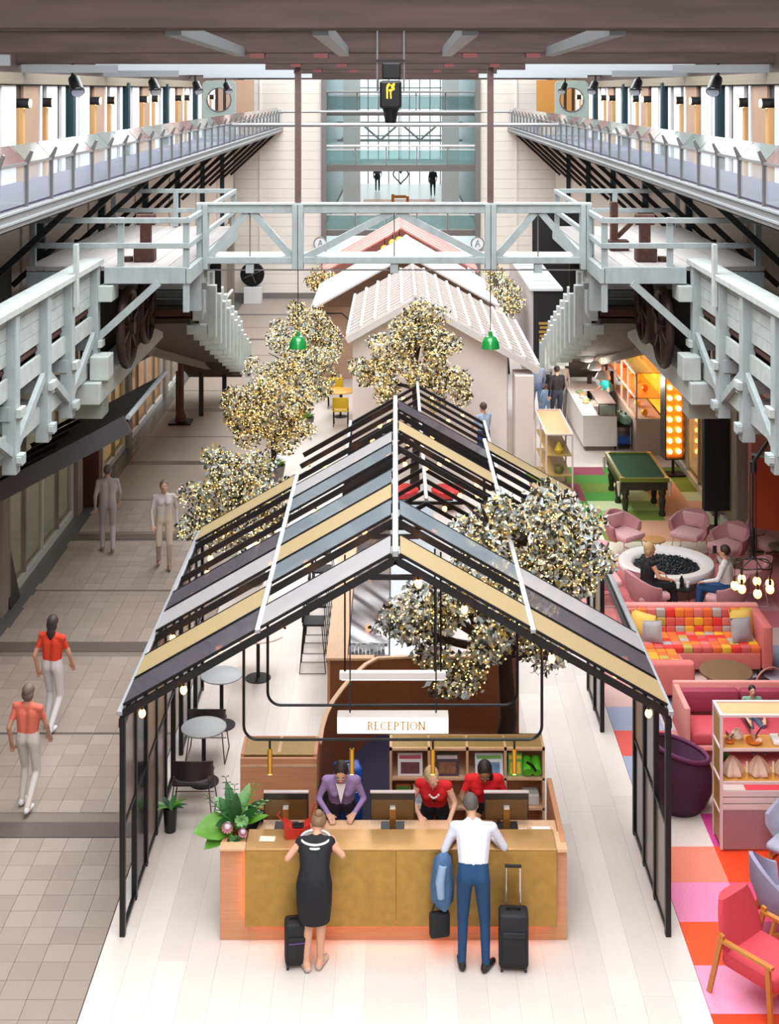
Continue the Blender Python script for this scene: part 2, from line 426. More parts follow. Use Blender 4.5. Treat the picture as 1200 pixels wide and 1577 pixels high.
for k, (z, d) in enumerate(((3.0, 59.3), (5.9, 59.3), (8.3, 61.75))):
    t = thing('glass_balustrade', 'steel and glass balustrade across the %s of the tall end opening' % ['lowest landing', 'middle landing', 'top landing'][k], 'railing', (.25, d, z))
    part(t, 'handrail', m_alu, lambda b: b.cyl((-3.2, d, z+.85), (3.7, d, z+.85), .05, n=8), True, True)
    part(t, 'mid_rail', m_alu, lambda b: b.box(-3.2, d-.02, z+.66, 3.7, d+.02, z+.71), w=True)
    for i in range(6):
        x = -3.15+i*1.37
        piece('post', t, x-.03, d-.03, z, x+.03, d+.03, z+.85, m_steel)
        if i < 5: piece('glass_pane', t, x+.04, d-.008, z+.05, x+1.33, d+.008, z+.65, m_tglass)
struct('floor_level_three', MB().box(-3.27, 61.6, 8.05, 3.76, 62.2, 8.3), m_slab)
for x in (-3.16, 3.64): 
    struct('trim_%d' % (4 if x < 0 else 5), MB().box(x-.11, 58.85, 0, x+.11, 59.08, 9.9), m_steel)
# white piers and far window mullions
for i, (x0_, x1_, d) in enumerate(((-2.75, -1.85, 70), (2.45, 3.35, 70))):
    struct('trim_%d' % (6+i), MB().box(x0_, d, 3.02, x1_, d+.5, 11.5), m_white)
we = thing('window_30', 'far end glazing', 'window', (0, 89, 3)); del we['category']; del we['label']; we['kind'] = 'structure'
for i in range(11):
    x = -3.2+i*.69; piece('mullion', we, x-.04, 89, 3.02, x+.04, 89.1, 11.4, m_steel)
for z in (4.6, 6.2, 7.8, 9.4): piece('transom', we, -3.2, 88.98, z-.04, 3.7, 89.08, z+.04, m_steel)
for i in range(10):
    x = -3.2+i*.69; piece('glass_pane', we, x+.05, 89.03, 3.05, x+.64, 89.05, 11.3, M('far_glass', '#dfeef0', .05, 0, alpha=.2))

struct('wall_front', MB().box(-7.5, -2.3, 0, 9.6, -2.0, 15.3), m_white)
# --- roof: timber beams, steel braces, skylight
m_beam = M('roof_timber', '#3d2a27', .75, 0, .4, 9, (.12, 1, 1), bump=.3)
m_roof = M('roof_lining', '#6b625c', .8)
m_gsteel = M('galvanised_steel', '#8f9396', .4, .6)
ce = struct('ceiling', MB().box(-7.5, -2, 15.0, -5.2, 59.4, 15.3).box(5.2, -2, 15.0, 7.5, 59.4, 15.3), m_roof)
for k in range(10):
    y = -2+k*6.14
    piece('skylight_bar', ce, -5.2, y-.06, 14.95, 5.2, y+.06, 15.2, m_steel)
for x in (-2.6, 0, 2.6): piece('skylight_bar', ce, x-.05, -2, 14.95, x+.05, 59.4, 15.1, m_steel)
m_sky = M('skylight_glazing', '#f4f8fa', .3, 0, alpha=.12)
for k in range(10):
    for i in range(4):
        piece('skylight_pane', ce, -5.2+2.6*i+.06, -2+6.14*k+.07, 15.10, -5.2+2.6*(i+1)-.06, -2+6.14*(k+1)-.07, 15.12, m_sky)
bys = [10.5+6.6*k for k in range(8)]
m_plate = M('bolted_plate', '#aab0b4', .45, .4)
for k, y in enumerate(bys):
    t = thing('roof_beam', 'reddish-brown timber roof beam spanning the hall, %s' % ['first over the reception', 'second with steel knee braces', 'third carrying the bridge hangers', 'fourth over the near deck of the bridge', 'fifth over the white slatted house', 'sixth over the round hole panels', 'seventh before the end wall', 'last one against the end wall'][k], 'beam', (0, y, 9.68), group='timber roof beams')
    part(t, 'timber', m_beam, lambda b: b.rbox(-7.4, y-.14, 9.68, 7.4, y+.14, 9.98, .012), w=True)
    part(t, 'timber_cap', m_beam, lambda b: b.rbox(-7.4, y-.2, 9.985, 7.4, y+.2, 10.25, .012), w=True)
    if k in (2, 3, 4):
        for sx in (-1, 1):
            part(t, 'bolted_plate', m_plate, lambda b: b.box(sx*2.3, y-.17, 9.56, sx*5.3, y-.145, 9.675), w=True)
    if k >= 1 and k < 4:
        for sx in (-1, 1):
            part(t, 'steel_channel', m_gsteel, lambda b: b.box(sx*4.9, y-.2, 9.52, sx*6.6, y-.15, 9.66), w=True)
            for xx in (1.76, .95):
                part(t, 'hanger_bracket', M('red_oxide', '#5b2a26', .7), lambda b: b.box(sx*xx-.09, y-.16, 9.62, sx*xx+.09, y+.16, 9.679), w=True)
for i, (xa, xb) in enumerate(((.60, .66), (-.60, -.66), (1.78, 1.98), (-1.78, -1.98))):
    t = MB().beam((xa, 10.66, 9.70), (xb, 17.1, 9.70), .13, .11).build('steel_channel', M('dull_channel', '#6d7174', .45, .5))
    tag(t, ['inner galvanised steel channel between the first two roof beams, lounge side', 'inner galvanised steel channel between the first two roof beams, walkway side', 'outer galvanised steel channel between the first two roof beams, lounge side', 'outer galvanised steel channel between the first two roof beams, walkway side'][i], 'channel')
# ================================================================ galleries, timber machinery, bridge
m_gsl = M('gallery_steel', '#6c6a6b', .5, .4, .1, 4)
m_gsl2 = M('gallery_fascia', '#8d8c8c', .45, .4)
m_purple = M('purple_carpet', '#4a4466', .9)
m_soff = M('dark_soffit', '#2a2826', .8)
m_rglass = M('rail_glass', '#dfe6ea', .04, 0, alpha=.22)
m_shelf = [M('tilted_glass_%d' % i, c, .08, 0, alpha=.7, coat=.5) for i, c in enumerate(['#97a09e', '#a08784', '#84928f', '#9a9a93', '#8f7471'])]
for sx, nm, side in ((-1, 'left', 'paved walkway'), (1, 'right', 'carpeted lounge')):
    xe = sx*5.0
    fg = struct('floor_gallery_%s' % nm, MB().box(xe+sx*.02, -1.9, 7.47, sx*6.7, 58.9, 7.58), m_gsl)
    piece('gallery_carpet', fg, xe+sx*.1, -1.9, 7.58, sx*6.68, 58.9, 7.6, m_purple)
    piece('edge_fascia', fg, xe-sx*.03, -1.9, 7.40, xe+sx*.02, 58.9, 7.64, m_gsl2)
    piece('edge_lip', fg, xe-sx*.06, -1.9, 7.47, xe-sx*.03, 58.9, 7.50, m_plate)
    piece('edge_lip', fg, xe-sx*.06, -1.9, 7.60, xe-sx*.03, 58.9, 7.63, m_plate)
    piece('dark_soffit', fg, xe+sx*.03, -1.9, 7.36, sx*7.1, 58.9, 7.465, m_soff)
    t = thing('gallery_balustrade', 'long grey steel and glass gallery railing with tilted glass tops above the %s' % side, 'railing', (xe, 36, 7.6))
    post_me = MB().prism([(-.03, 0), (.03, 0), (.035, .62), (.10, .80), (.075, .82), (-.02, .66)], 'y', -.03, .03).mesh('post', m_gsl)
    tilt_me = MB().slab([(0, -.62, .64), (0, .62, .64), (.20, .62, .86), (.20, -.62, .86)], .012).mesh('tilted_glass', m_shelf[0])
    for k in range(-12, 33):
        y = 15.4+1.3*k
        inst(post_me, 'post', t, (xe, y, 7.58), (0, 0, 0 if sx < 0 else PI), w=True)
        inst(tilt_me, 'tilted_glass', t, (xe-sx*.0, y+.65, 7.60), (0, 0, PI if sx < 0 else 0), w=True, mat=m_shelf[R.randrange(5)])
        piece('glass_pane', t, xe-.006, y+.06, 7.68, xe+.006, y+1.24, 8.2, m_rglass)
    piece('handrail', t, xe-.03, -.4, 8.2, xe+.03, 58.8, 8.24, m_gsl2)
    # raking struts under the gallery
    for k in range(12):
        y = 21+3.2*k
        b = MB().beam((xe+sx*.1, y, 7.38), (sx*6.96, y, 5.66), .07, .10)
        tag(b.build('gallery_strut', M('black_steel', '#1c1c1e', .5, .3)), 'black raking steel strut under the gallery over the %s' % side, 'strut', 'struts under the %s gallery' % nm)
    # round-hole panel standing across the gallery
    y0 = 45.0
    n = 32; b = MB()
    xo, xi = sx*6.52, sx*5.40; xc = (xo+xi)/2; zc = 8.9; r = .40
    ring = [(xc+r*math.cos(2*PI*i/n), zc+r*math.sin(2*PI*i/n)) for i in range(n)]
    def sq(i):
        a = 2*PI*i/n; c, s_ = math.cos(a), math.sin(a); hx = abs(xo-xi)/2; hz0, hz1 = zc-8.2, 9.55-zc
        kx = hx/abs(c) if abs(c) > 1e-6 else 9; kz = (hz1 if s_ > 0 else hz0)/abs(s_) if abs(s_) > 1e-6 else 9
        k_ = min(kx, kz); return (xc+k_*c, zc+k_*s_)
    outer = [sq(i) for i in range(n)]
    vs = []
    for yy in (y0, y0+.06):
        vs += [(p[0], yy, p[1]) for p in ring]+[(p[0], yy, p[1]) for p in outer]
    fs = []
    for i in range(n):
        j = (i+1) % n
        fs += [(i, j, n+j, n+i), (2*n+i, 3*n+i, 3*n+j, 2*n+j), (i, 2*n+i, 2*n+j, j), (n+i, n+j, 3*n+j, 3*n+i)]
    b._add(vs, fs); t = thing('porthole_panel', 'sage green panel with a round hole standing across the gallery over the %s' % side, 'panel', (xc, y0, 7.6))
    b.build('panel_board', M('sage_panel', '#a7b5ac', .6), t, w=True)
    part(t, 'hole_rim', m_gsl, lambda q: q.tube([(p[0], y0-.01, p[1]) for p in ring], .02, 6, True), True, True)
    piece('panel_foot', t, min(xo, xi), y0, 7.6, max(xo, xi), y0+.06, 8.2, m_gsl)
    for xx in (-.15, .12): piece('slat', t, xc+xx-.05, y0+.5, 7.6, xc+xx+.05, y0+.55, 9.5, m_brown)
    struct('trim_%d' % (10 if sx < 0 else 11), MB().box(sx*6.69, y0+4, 7.6, sx*5.2, y0+4.1, 9.6), m_door if sx < 0 else M('honey_panel', '#b07a35', .6))
    # black spot lamps on the lintel side
    for k, y in enumerate((23.7, 30.3, 36.9, 43.5)):
        x = sx*5.55 if k else sx*5.75
        t = thing('spot_lamp', 'black barn-door spotlight clamped near the roof beams over the %s' % side, 'spotlight', (x, y, 9.15), group='spotlights over the %s' % side)
        part(t, 'clamp', m_black, lambda q: q.cyl((x, y, 9.35), (x, y, 9.69), .025, n=8), w=True)
        part(t, 'lamp_can', m_black, lambda q: q.cyl((x, y+.1, 9.42), (x-sx*.12, y-.12, 9.18), .10, .13, 12), True, True)
        part(t, 'lens', M('lens_glass', '#cfd8e0', .1), lambda q: q.cyl((x-sx*.12, y-.12, 9.18), (x-sx*.123, y-.126, 9.174), .11, n=12), True, True)
        part(t, 'barn_door', m_black, lambda q: q.slab([(x-sx*.12-.12, y-.14, 9.26), (x-sx*.12+.12, y-.14, 9.26), (x-sx*.12+.14, y-.30, 9.22), (x-sx*.12-.14, y-.30, 9.22)], .008), w=True)

# tie rods across the hall
for i, (xa, xb, y, z, r) in enumerate(((-5.0, 5.0, 40.6, 8.16, .06), (-5.0, 5.0, 56, 8.32, .05))):
    o = MB().cyl((xa, y, z), (xb, y, z), r, n=10).build('tie_rod', M('rod_steel', '#9a9ca0', .35, .6), smooth=True)
    tag(o, ['long grey steel tie rod from railing to railing, below the hanging projector', 'shorter grey steel tie rod close to the end wall'][i], 'rod')

# --- pale-blue timber of the old conveyor machinery
m_pb = M('pale_blue_timber', '#9aa2a3', .7, 0, .14, 7, (1, 1, .4), bump=.1)
m_pb2 = M('pale_blue_board', '#acb2af', .7, 0, .12, 6)
m_rust = M('rust_iron', '#4a2c24', .8, .2, .4, 14)
m_wheel = M('old_iron_wheel', '#3a2b27', .6, .5, .3, 10)
m_pdeck = M('platform_board', '#a39d9a', .75, 0, .12, 5, (1, .15, 1))
YB = 23.8
for sx, side in ((-1, 'paved walkway'), (1, 'carpeted lounge')):
    X = lambda v: sx*v
    # side chute (level trough)
    t = thing('timber_chute', 'pale blue boarded conveyor trough with cross bracing above the %s' % side, 'conveyor', (X(5.2), 19.5, 4.2))
    ys = [12.6, 14.3, 15.9, 17.4, 19.0, 20.4, 22.15]
    for i, y in enumerate(ys):
        part(t, 'post', m_pb, lambda b: b.rbox(X(4.93), y-.1, 4.2, X(5.12), y+.1, 6.3, .012), w=True)
        part(t, 'crosshead', m_pb, lambda b: b.rbox(X(5.0), y-.13, 4.9, X(6.3), y+.13, 5.1, .01), w=True)
        part(t, 'sill_arm', m_pb, lambda b: b.rbox(X(4.85), y-.09, 4.32, X(6.3), y+.09, 4.46, .01), w=True)
        part(t, 'iron_cleat', m_pb2, lambda b: b.box(X(4.86), y-.13, 4.95, X(4.925), y+.13, 5.06), w=True)
        part(t, 'iron_cleat', m_pb2, lambda b: b.box(X(4.86), y-.12, 4.36, X(4.925), y+.12, 4.44), w=True)
    part(t, 'top_rail', m_pb2, lambda b: b.rbox(X(4.88), 12.4, 6.3, X(5.22), 22.3, 6.40, .012), w=True)
    for i in range(len(ys)-1):
        a, c = ys[i]+.1, ys[i+1]-.1
        for k in range(4):
            part(t, 'board', m_pb2, lambda b: b.box(X(5.06), a, 5.62+k*.17+.004, X(5.09), c, 5.62+(k+1)*.17-.004), w=True)
        part(t, 'roller', m_rust, lambda b: b.cyl((X(5.14), a, 5.54), (X(5.14), c, 5.54), .055, n=8), w=True)
        part(t, 'board', m_pb2, lambda b: b.box(X(5.03), a, 5.2, X(5.08), c, 5.46), w=True)
        part(t, 'brace', m_pb, lambda b: (b.beam((X(5.0), a, 5.15), (X(5.0), c, 4.5), .07, .12) if i % 2 == 0 else b.beam((X(5.0), a, 4.5), (X(5.0), c, 5.15), .07, .12)), w=True)
        part(t, 'board', m_pb2, lambda b: b.box(X(5.05), a, 4.48, X(5.1), c, 4.72), w=True)
        part(t, 'trough_floor', m_rust, lambda b: b.box(X(5.2), a, 5.1, X(6.4), c, 5.16), w=True)
    part(t, 'shade_back_board', M('shade_void_board', '#1b1917', .9), lambda b: b.box(X(6.4), 12.5, 4.3, X(6.46), 22.2, 6.3), w=True)  # near-black sheet put in as the shade inside the trough
    # tall thin pole on the post
    part(t, 'lever', m_pb2, lambda b: b.box(X(4.86), 20.32, 5.9, X(4.92), 20.46, 6.85), w=True)
    # lower bearer beams
    t2 = thing('bearer_beams', 'stack of heavy pale blue bearer beams under the wheel platform above the %s' % side, 'beam', (X(5.0), 23.5, 4.2))
    part(t2, 'beam', m_pb2, lambda b: b.rbox(X(4.80), 21.6, 4.10, X(5.25), 27.5, 4.45, .015), w=True)
    part(t2, 'beam', m_pb2, lambda b: b.rbox(X(4.70), 21.75, 4.46, X(5.0), 22.2, 4.85, .015), w=True)
    part(t2, 'bearer', M('olive_bearer', '#8f948a', .7), lambda b: b.box(X(4.85), 22.0, 3.78, X(5.35), 22.5, 4.09), w=True)
    part(t2, 'cross_bearer', M('olive_bearer'), lambda b: b.box(X(5.06), 26.9, 4.2, X(7.1), 27.4, 4.6), w=True)
    # platform
    t = thing('timber_platform', 'pale blue timber platform with grey plank deck and post-and-rail guard above the %s' % side, 'platform', (X(5), 25, 5.9))
    for i in range(9):
        x0_ = 3.52+i*.298
        part(t, 'deck_board', m_pdeck, lambda b: b.box(X(x0_), 22.34, 6.18, X(x0_+.29), 29.0, 6.25+.002*(i % 3)), w=True)
    part(t, 'edge_beam', m_pb, lambda b: b.rbox(X(3.48), 22.2, 5.98, X(4.86), 22.33, 6.26, .01), w=True)
    part(t, 'edge_beam', m_pb, lambda b: b.rbox(X(5.3), 22.35, 5.9, X(6.2), 22.45, 6.16, .01), w=True)
    part(t, 'edge_beam', m_pb, lambda b: b.rbox(X(3.42), 22.2, 5.98, X(3.51), 29, 6.24, .01), w=True)
    for x, y in ((3.5, 22.28), (3.5, YB), (4.6, 22.28+.02), (4.75, 28.8), (6.1, 22.4), (3.5, 28.8), (6.1, 28.8)):
        zb = 6.26 if y > 22.4 else 5.5
        part(t, 'guard_post', m_pb, lambda b: b.rbox(X(x)-.05, y-.05, zb if x < 4 else 6.26, X(x)+.05, y+.05, 7.08, .006), w=True)
    for z in (6.62, 7.04):
        part(t, 'guard_rail', m_pb, lambda b: b.rbox(X(3.44), 22.19, z-.05, X(6.15), 22.27, z+.04, .006), w=True)
        part(t, 'guard_rail', m_pb, lambda b: b.rbox(X(3.43), 22.2, z-.05, X(3.5), 28.8, z+.04, .006), w=True)
        part(t, 'guard_rail', m_pb, lambda b: b.rbox(X(3.44), 28.76, z-.05, X(6.15), 28.84, z+.04, .006), w=True)
    part(t, 'knee_brace', m_pb, lambda b: b.beam((X(5.0), 22.25, 5.05), (X(3.95), 22.25, 6.0), .12, .17, (0, 1, 0)), w=True)
    part(t, 'support_post', m_pb, lambda b: b.box(X(5.03), 22.3, 4.46, X(5.25), 22.55, 5.97), w=True)
    part(t, 'support_post', m_pb, lambda b: b.box(X(3.46), 23.6, 5.3, X(3.66), 23.8, 5.97), w=True)
    part(t, 'joist_end', m_pb2, lambda b: b.rbox(X(4.7), 22.05, 5.7, X(4.93), 22.6, 5.96, .01), w=True)
    part(t, 'shade_lining', M('shade_void_board'), lambda b: b.box(X(5.3), 22.6, 4.25, X(5.35), 29, 5.96).box(X(3.8), 29.0, 4.3, X(7), 29.05, 5.96), w=True)  # near-black sheets put in as the shade under the platform
    # wheels
    def wheel(x, y, z, r, lab):
        w_ = thing('spoked_wheel', lab, 'wheel', (x, y, z-r))
        rim = [(x, y+r*math.cos(2*PI*i/28), z+r*math.sin(2*PI*i/28)) for i in range(28)]
        part(w_, 'rim', m_wheel, lambda b: b.tube(rim, .075, 8, True), True, True)
        part(w_, 'hub', m_wheel, lambda b: b.cyl((x-.12, y, z), (x+.12, y, z), .13, n=14), True, True)
        for i in range(6):
            a = PI*i/3+.3
            part(w_, 'spoke', m_wheel, lambda b: b.beam((x, y+.1*math.cos(a), z+.1*math.sin(a)), (x, y+r*math.cos(a), z+r*math.sin(a)), .08, .11, (1, 0, 0)), w=True)
    wheel(X(4.62), 23.0, 5.12, .64, 'big rusty spoked wheel beside the boarded trough over the %s' % side)
    wheel(X(4.62), 24.7, 5.2, .62, 'big rusty spoked wheel beside the stepped elevator over the %s' % side)
    # iron machine on the deck
    t = thing('iron_machine', 'rusty iron bearing stand on the plank platform above the %s' % side, 'machine', (X(4.3), 23.0, 6.26))
    part(t, 'base_block', m_rust, lambda b: b.rbox(X(4.15), 22.85, 6.258, X(4.5), 23.15, 6.50, .02), w=True)
    part(t, 'upright', m_rust, lambda b: b.box(X(4.22), 22.93, 6.5, X(4.40), 23.07, 6.95), w=True)
    part(t, 'bearing_cap', m_rust, lambda b: b.cyl((X(4.15), 23.0, 6.98), (X(4.47), 23.0, 6.98), .1, n=10), w=True)
    part(t, 'foot', m_rust, lambda b: b.cyl((X(4.62), 23.0, 6.258), (X(4.62), 23.0, 6.34), .09, n=10), w=True)
    if sx > 0:
        t = thing('iron_machine', 'second taller rusty iron stand on the plank platform above the carpeted lounge', 'machine', (4.1, 24.6, 6.26))
        part(t, 'base_block', m_rust, lambda b: b.rbox(3.95, 24.45, 6.258, 4.3, 24.75, 6.45, .02), w=True)
        part(t, 'upright', m_rust, lambda b: b.box(3.98, 24.5, 6.45, 4.1, 24.7, 7.15).beam((4.1, 24.6, 6.5), (4.5, 24.6, 6.9), .08, .08), w=True)
    # stepped elevator running down to the floor behind
    t = thing('stepped_elevator', 'stepped pale blue bucket elevator sloping down to the floor beside the %s' % side, 'conveyor', (X(4.6), 40, 0))
    A = Vector((3.7, 25.6, 5.25)); Bq = Vector((4.55, 39.6, 1.5)); n = 11
    for i in range(n):
        p = A.lerp(Bq, i/(n-1)); q = A.lerp(Bq, min(1, (i+1)/(n-1)))
        part(t, 'post', m_pb2, lambda b: b.rbox(X(p.x), p.y-.15, p.z-.45, X(p.x+.18), p.y+.15, p.z+.85, .012), w=True)
        part(t, 'outer_post', m_pb2, lambda b: b.rbox(X(p.x-.26), p.y-.10, p.z-.80, X(p.x-.10), p.y+.10, p.z+.22, .012), w=True)
        part(t, 'foot_block', m_pb2, lambda b: b.rbox(X(p.x-.09), p.y-.10, p.z-.72, X(p.x+.3), p.y+.10, p.z-.54, .012), w=True)
        part(t, 'tie_arm', m_pb, lambda b: b.rbox(X(p.x-.095), p.y-.14, p.z+.15, X(p.x+1.7), p.y-.02, p.z+.28, .01), w=True)
        part(t, 'cross_slat', m_rust, lambda b: b.box(X(p.x+.22), p.y-.2, p.z-.35, X(p.x+1.6), p.y+.2, p.z-.22), w=True)
        if i < n-1:
            m_ = p.lerp(q, .5)
            part(t, 'step_panel', m_pb, lambda b: b.rbox(X(m_.x+.05), m_.y-.38, m_.z-.30, X(m_.x+.11), m_.y+.38, m_.z+.42, .01), w=True)
            part(t, 'side_board', m_pb2, lambda b: b.beam((X(p.x+.14), p.y+.1, p.z+.42), (X(q.x+.14), q.y-.1, q.z+.42), .05, .75), w=True)
            part(t, 'brace', m_pb, lambda b: b.beam((X(p.x+.08), p.y+.1, p.z-.3), (X(q.x+.08), q.y-.1, q.z+.2), .06, .12), w=True)
    part(t, 'bed', M('elevator_bed', '#3c332e', .8), lambda b: b.beam((X(A.x+.95), A.y, A.z-.48), (X(Bq.x+.95), Bq.y+.5, Bq.z-.55), 1.4, .1), w=True)
    part(t, 'underbeam', M('olive_grey_beam', '#7c7468', .7), lambda b: b.beam((X(5.9), 30.5, 3.4), (X(5.4), 40.0, .95), .14, .35), w=True)
    for i in range(9):
        y = 38.1+i*.22
        part(t, 'tray_slat', M('tray_slat', '#4c443d', .7), lambda b: b.box(X(4.6), y, 1.0-.09*i+.35, X(6.2), y+.08, 1.2-.09*i+.35), w=True)
    for x, y in ((5.5, 37.7), (5.1, 39.7), (6.2, 38)):
        part(t, 'leg', m_soff, lambda b: b.box(X(x)-.06, y-.06, 0, X(x)+.06, y+.06, 1.2), w=True)
    # upswept steel awnings
    for k, (ya, yb) in enumerate(((22.0, 25.6), (32.7, 36.0))):
        if sx > 0: break
        t = thing('steel_awning', ['upswept black sheet-steel awning over the shopfront with the red pillar', 'upswept black sheet-steel awning in front of the stepped elevator'][k], 'awning', (X(5.6), (ya+yb)/2, 2.5))
        z0, z1, xa, xb = 2.5, 3.78, 6.84, 4.42
        part(t, 'sheet', M('black_sheet', '#151517', .6, .1, .15, 6), lambda b: b.slab([(X(xa), ya, z0), (X(xa), yb, z0), (X(xb), yb, z1), (X(xb), ya, z1)], .04), w=True)
        part(t, 'end_fascia', M('fascia_grey', '#48474a', .6, .1), lambda b: b.beam((X(xa), ya-.03, z0-.08), (X(xb), ya-.03, z1-.08), .05, .30), w=True)
        part(t, 'lip', m_plate, lambda b: b.cyl((X(xb), ya, z1+.02), (X(xb), yb, z1+.02), .045, n=8), w=True)
        for i in range(5):
            yy = ya+.15+i*(yb-ya-.3)/4
            part(t, 'rib', m_black, lambda b: b.beam((X(xa-.1), yy, z0+.14), (X(xa-1.0), yy, z0+.6), .04, .07), w=True)
    if sx < 0:
        t = thing('awning_post', 'slender dark red cast-iron post with square base plate under the far awning', 'post', (-5.95, 36.9, 0))
        part(t, 'base_plate', m_black, lambda b: b.box(-6.25, 36.6, 0, -5.65, 37.2, .05), w=True)
        part(t, 'shaft', M('oxblood_iron', '#4f1f1f', .5, .2), lambda b: b.lathe([(.16, .05), (.15, .2), (.09, .35), (.08, 2.9), (.12, 3.0), (.12, 3.1)], (-5.95, 36.9, 0), 12), True, True)
        t = thing('red_pillar', 'stout dark red boxed pillar with a thin neck beside the shopfront', 'post', (-6.75, 29.6, 0))
        part(t, 'pillar_box', M('oxblood_iron'), lambda b: b.rbox(-6.95, 29.4, 0, -6.55, 29.8, 1.25, .02), w=True)
        part(t, 'neck', M('oxblood_iron'), lambda b: b.cyl((-6.75, 29.6, 1.25), (-6.75, 29.6, 2.7), .09, n=12), w=True)

# --- bridge truss
t = thing('timber_footbridge', 'pale blue timber truss bridge crossing the hall between the two platforms', 'bridge', (0, YB, 6.1))
part(t, 'top_chord', m_pb, lambda b: b.rbox(-3.55, YB-.09, 7.02, 3.5, YB+.09, 7.17, .01), w=True)
part(t, 'chord_cap', m_pb2, lambda b: b.box(-3.55, YB-.12, 7.171, 3.5, YB+.12, 7.20), w=True)
part(t, 'bottom_chord', m_pb, lambda b: b.rbox(-3.4, YB-.09, 6.12, 3.36, YB+.09, 6.24, .01), w=True)
for i in range(4): part(t, 'walk_plank', m_pdeck, lambda b: b.box(-3.4, YB+.1+i*.24, 6.16, 3.36, YB+.1+i*.24+.22, 6.2), w=True)
for x in (-3.44, -1.74, 1.70, 3.40):
    part(t, 'upright', m_pb, lambda b: b.rbox(x-.10, YB-.13, 6.02, x-.005, YB+.1, 7.18, .008).rbox(x+.005, YB-.13, 6.02, x+.10, YB+.1, 7.18, .008), w=True)
for xa, xm, xb in ((-3.34, -2.6, -1.84), (-1.62, -.02, 1.6), (1.8, 2.55, 3.3)):
    for a, c in (((xa, 6.22), (xm-.05, 7.03)), ((xm+.05, 7.03), (xb, 6.22))):
        part(t, 'diagonal', m_pb, lambda b: b.beam((a[0], YB, a[1]), (c[0], YB, c[1]), .12, .12, (0, 1, 0)), w=True)
    part(t, 'tension_rod', m_steel, lambda b: b.cyl((xm, YB, 6.0), (xm, YB, 7.05), .012, n=6), w=True)
    part(t, 'rod_block', m_pb, lambda b: b.box(xm-.07, YB-.07, 5.95, xm+.07, YB+.07, 6.115), w=True)
part(t, 'lower_rod', m_steel, lambda b: b.cyl((-3.4, YB, 6.0), (3.36, YB, 6.0), .014, n=6), w=True)
for i, x in enumerate((-1.74, 1.70)):
    o = MB().rbox(x-.055, YB-.05, 7.205, x+.055, YB+.05, 9.615, .006).build('bridge_hanger', M('hanger_timber', '#5f4a48', .7, 0, .2, 8))
    tag(o, ['brown hanger post from the roof to the bridge, on the paved walkway side', 'brown hanger post from the roof to the bridge, on the carpeted lounge side'][i], 'post')
    p = thing('green_pendant', ['green enamel dome pendant hanging below the bridge, in front of the walkway trees', 'green enamel dome pendant hanging below the bridge, in front of the white slatted roof'][i], 'pendant lamp', (x, YB, 4.6), group='green pendants under the bridge')
    part(p, 'cord', m_black, lambda b: b.cyl((x, YB, 4.92), (x, YB, 6.02), .008, n=6), w=True)
    part(p, 'dome', M('green_enamel', '#138a3a', .2, 0, coat=.6), lambda b: b.lathe([(.035, .30), (.04, .22), (.10, .2), (.145, .12), (.165, .0), (.155, .0), (.13, .11), (.03, .18)], (x, YB, 4.6), 24), True, True)
    part(p, 'bulb', M('pendant_bulb', '#fff2d0', .4, emit='#fff0c8', es=4), lambda b: b.ell((x, YB, 4.66), .045, 10, 6), True, True)

# second, distant truss bridge seen through the end opening
t = thing('distant_truss', 'small far-off pale truss bridge seen through the tall end opening', 'bridge', (0.25, 76, 6.3))
for z_ in (6.3, 7.3): part(t, 'chord', m_pb, lambda b: b.box(-3.3, 75.9, z_, 3.8, 76.1, z_+.15), w=True)
for k in range(6):
    xa = -3.1+k*1.13
    part(t, 'diagonal', m_pb, lambda b: (b.beam((xa, 76, 6.4), (xa+1.1, 76, 7.35), .12, .12, (0, 1, 0)) if k % 2 == 0 else b.beam((xa, 76, 7.35), (xa+1.1, 76, 6.4), .12, .12, (0, 1, 0))), w=True)
# hanging black projector with yellow mark
t = thing('hanging_projector', 'black projector box with a yellow mark hung on rods under the roof', 'projector', (-.06, 16.95, 8.76))
y0 = 16.80
part(t, 'body', m_black, lambda b: b.rbox(-.20, y0, 8.98, .08, y0+.30, 9.33, .03), w=True)
part(t, 'upper_box', m_black, lambda b: b.rbox(-.17, y0+.03, 9.35, .07, y0+.28, 9.56, .02), w=True)
part(t, 'nose', m_black, lambda b: b.lathe([(.09, .15), (.11, .22)], (-.06, y0+.15, 8.77), 14).cyl((-.06, y0+.15, 8.79), (-.06, y0+.15, 8.93), .07, .095, 14), True, True)
part(t, 'cradle', m_black, lambda b: b.box(-.24, y0+.1, 9.57, .12, y0+.18, 9.60), w=True)
for x in (-.23, .11): part(t, 'rod', m_gsteel, lambda b: b.cyl((x, y0+.14, 9.2), (x, y0+.14, 10.0), .012, n=6), w=True)
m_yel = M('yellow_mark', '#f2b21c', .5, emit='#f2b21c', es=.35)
def mark(b):
    yy = y0-.004; S_ = lambda pts: b.prism([(-.115+.11*u, 9.10+.2*v) for u, v in pts], 'y', yy, y0+.001)
    S_([(.0, .72), (.1, .9), (.3, 1.0), (.45, .95), (.42, .8), (.3, .82), (.22, .66), (.2, 0), (.02, .02)])
    S_([(.48, .95), (.62, .86), (.78, .98), (1.0, 1.0), (.98, .84), (.88, .78), (1.0, .6), (.82, .52), (.72, .66), (.6, .66)])
    S_([(.3, .6), (.72, .64), (.74, .5), (.58, .46), (.62, .02), (.46, 0), (.42, .46), (.3, .48)])
part(t, 'yellow_mark', m_yel, mark, w=True)
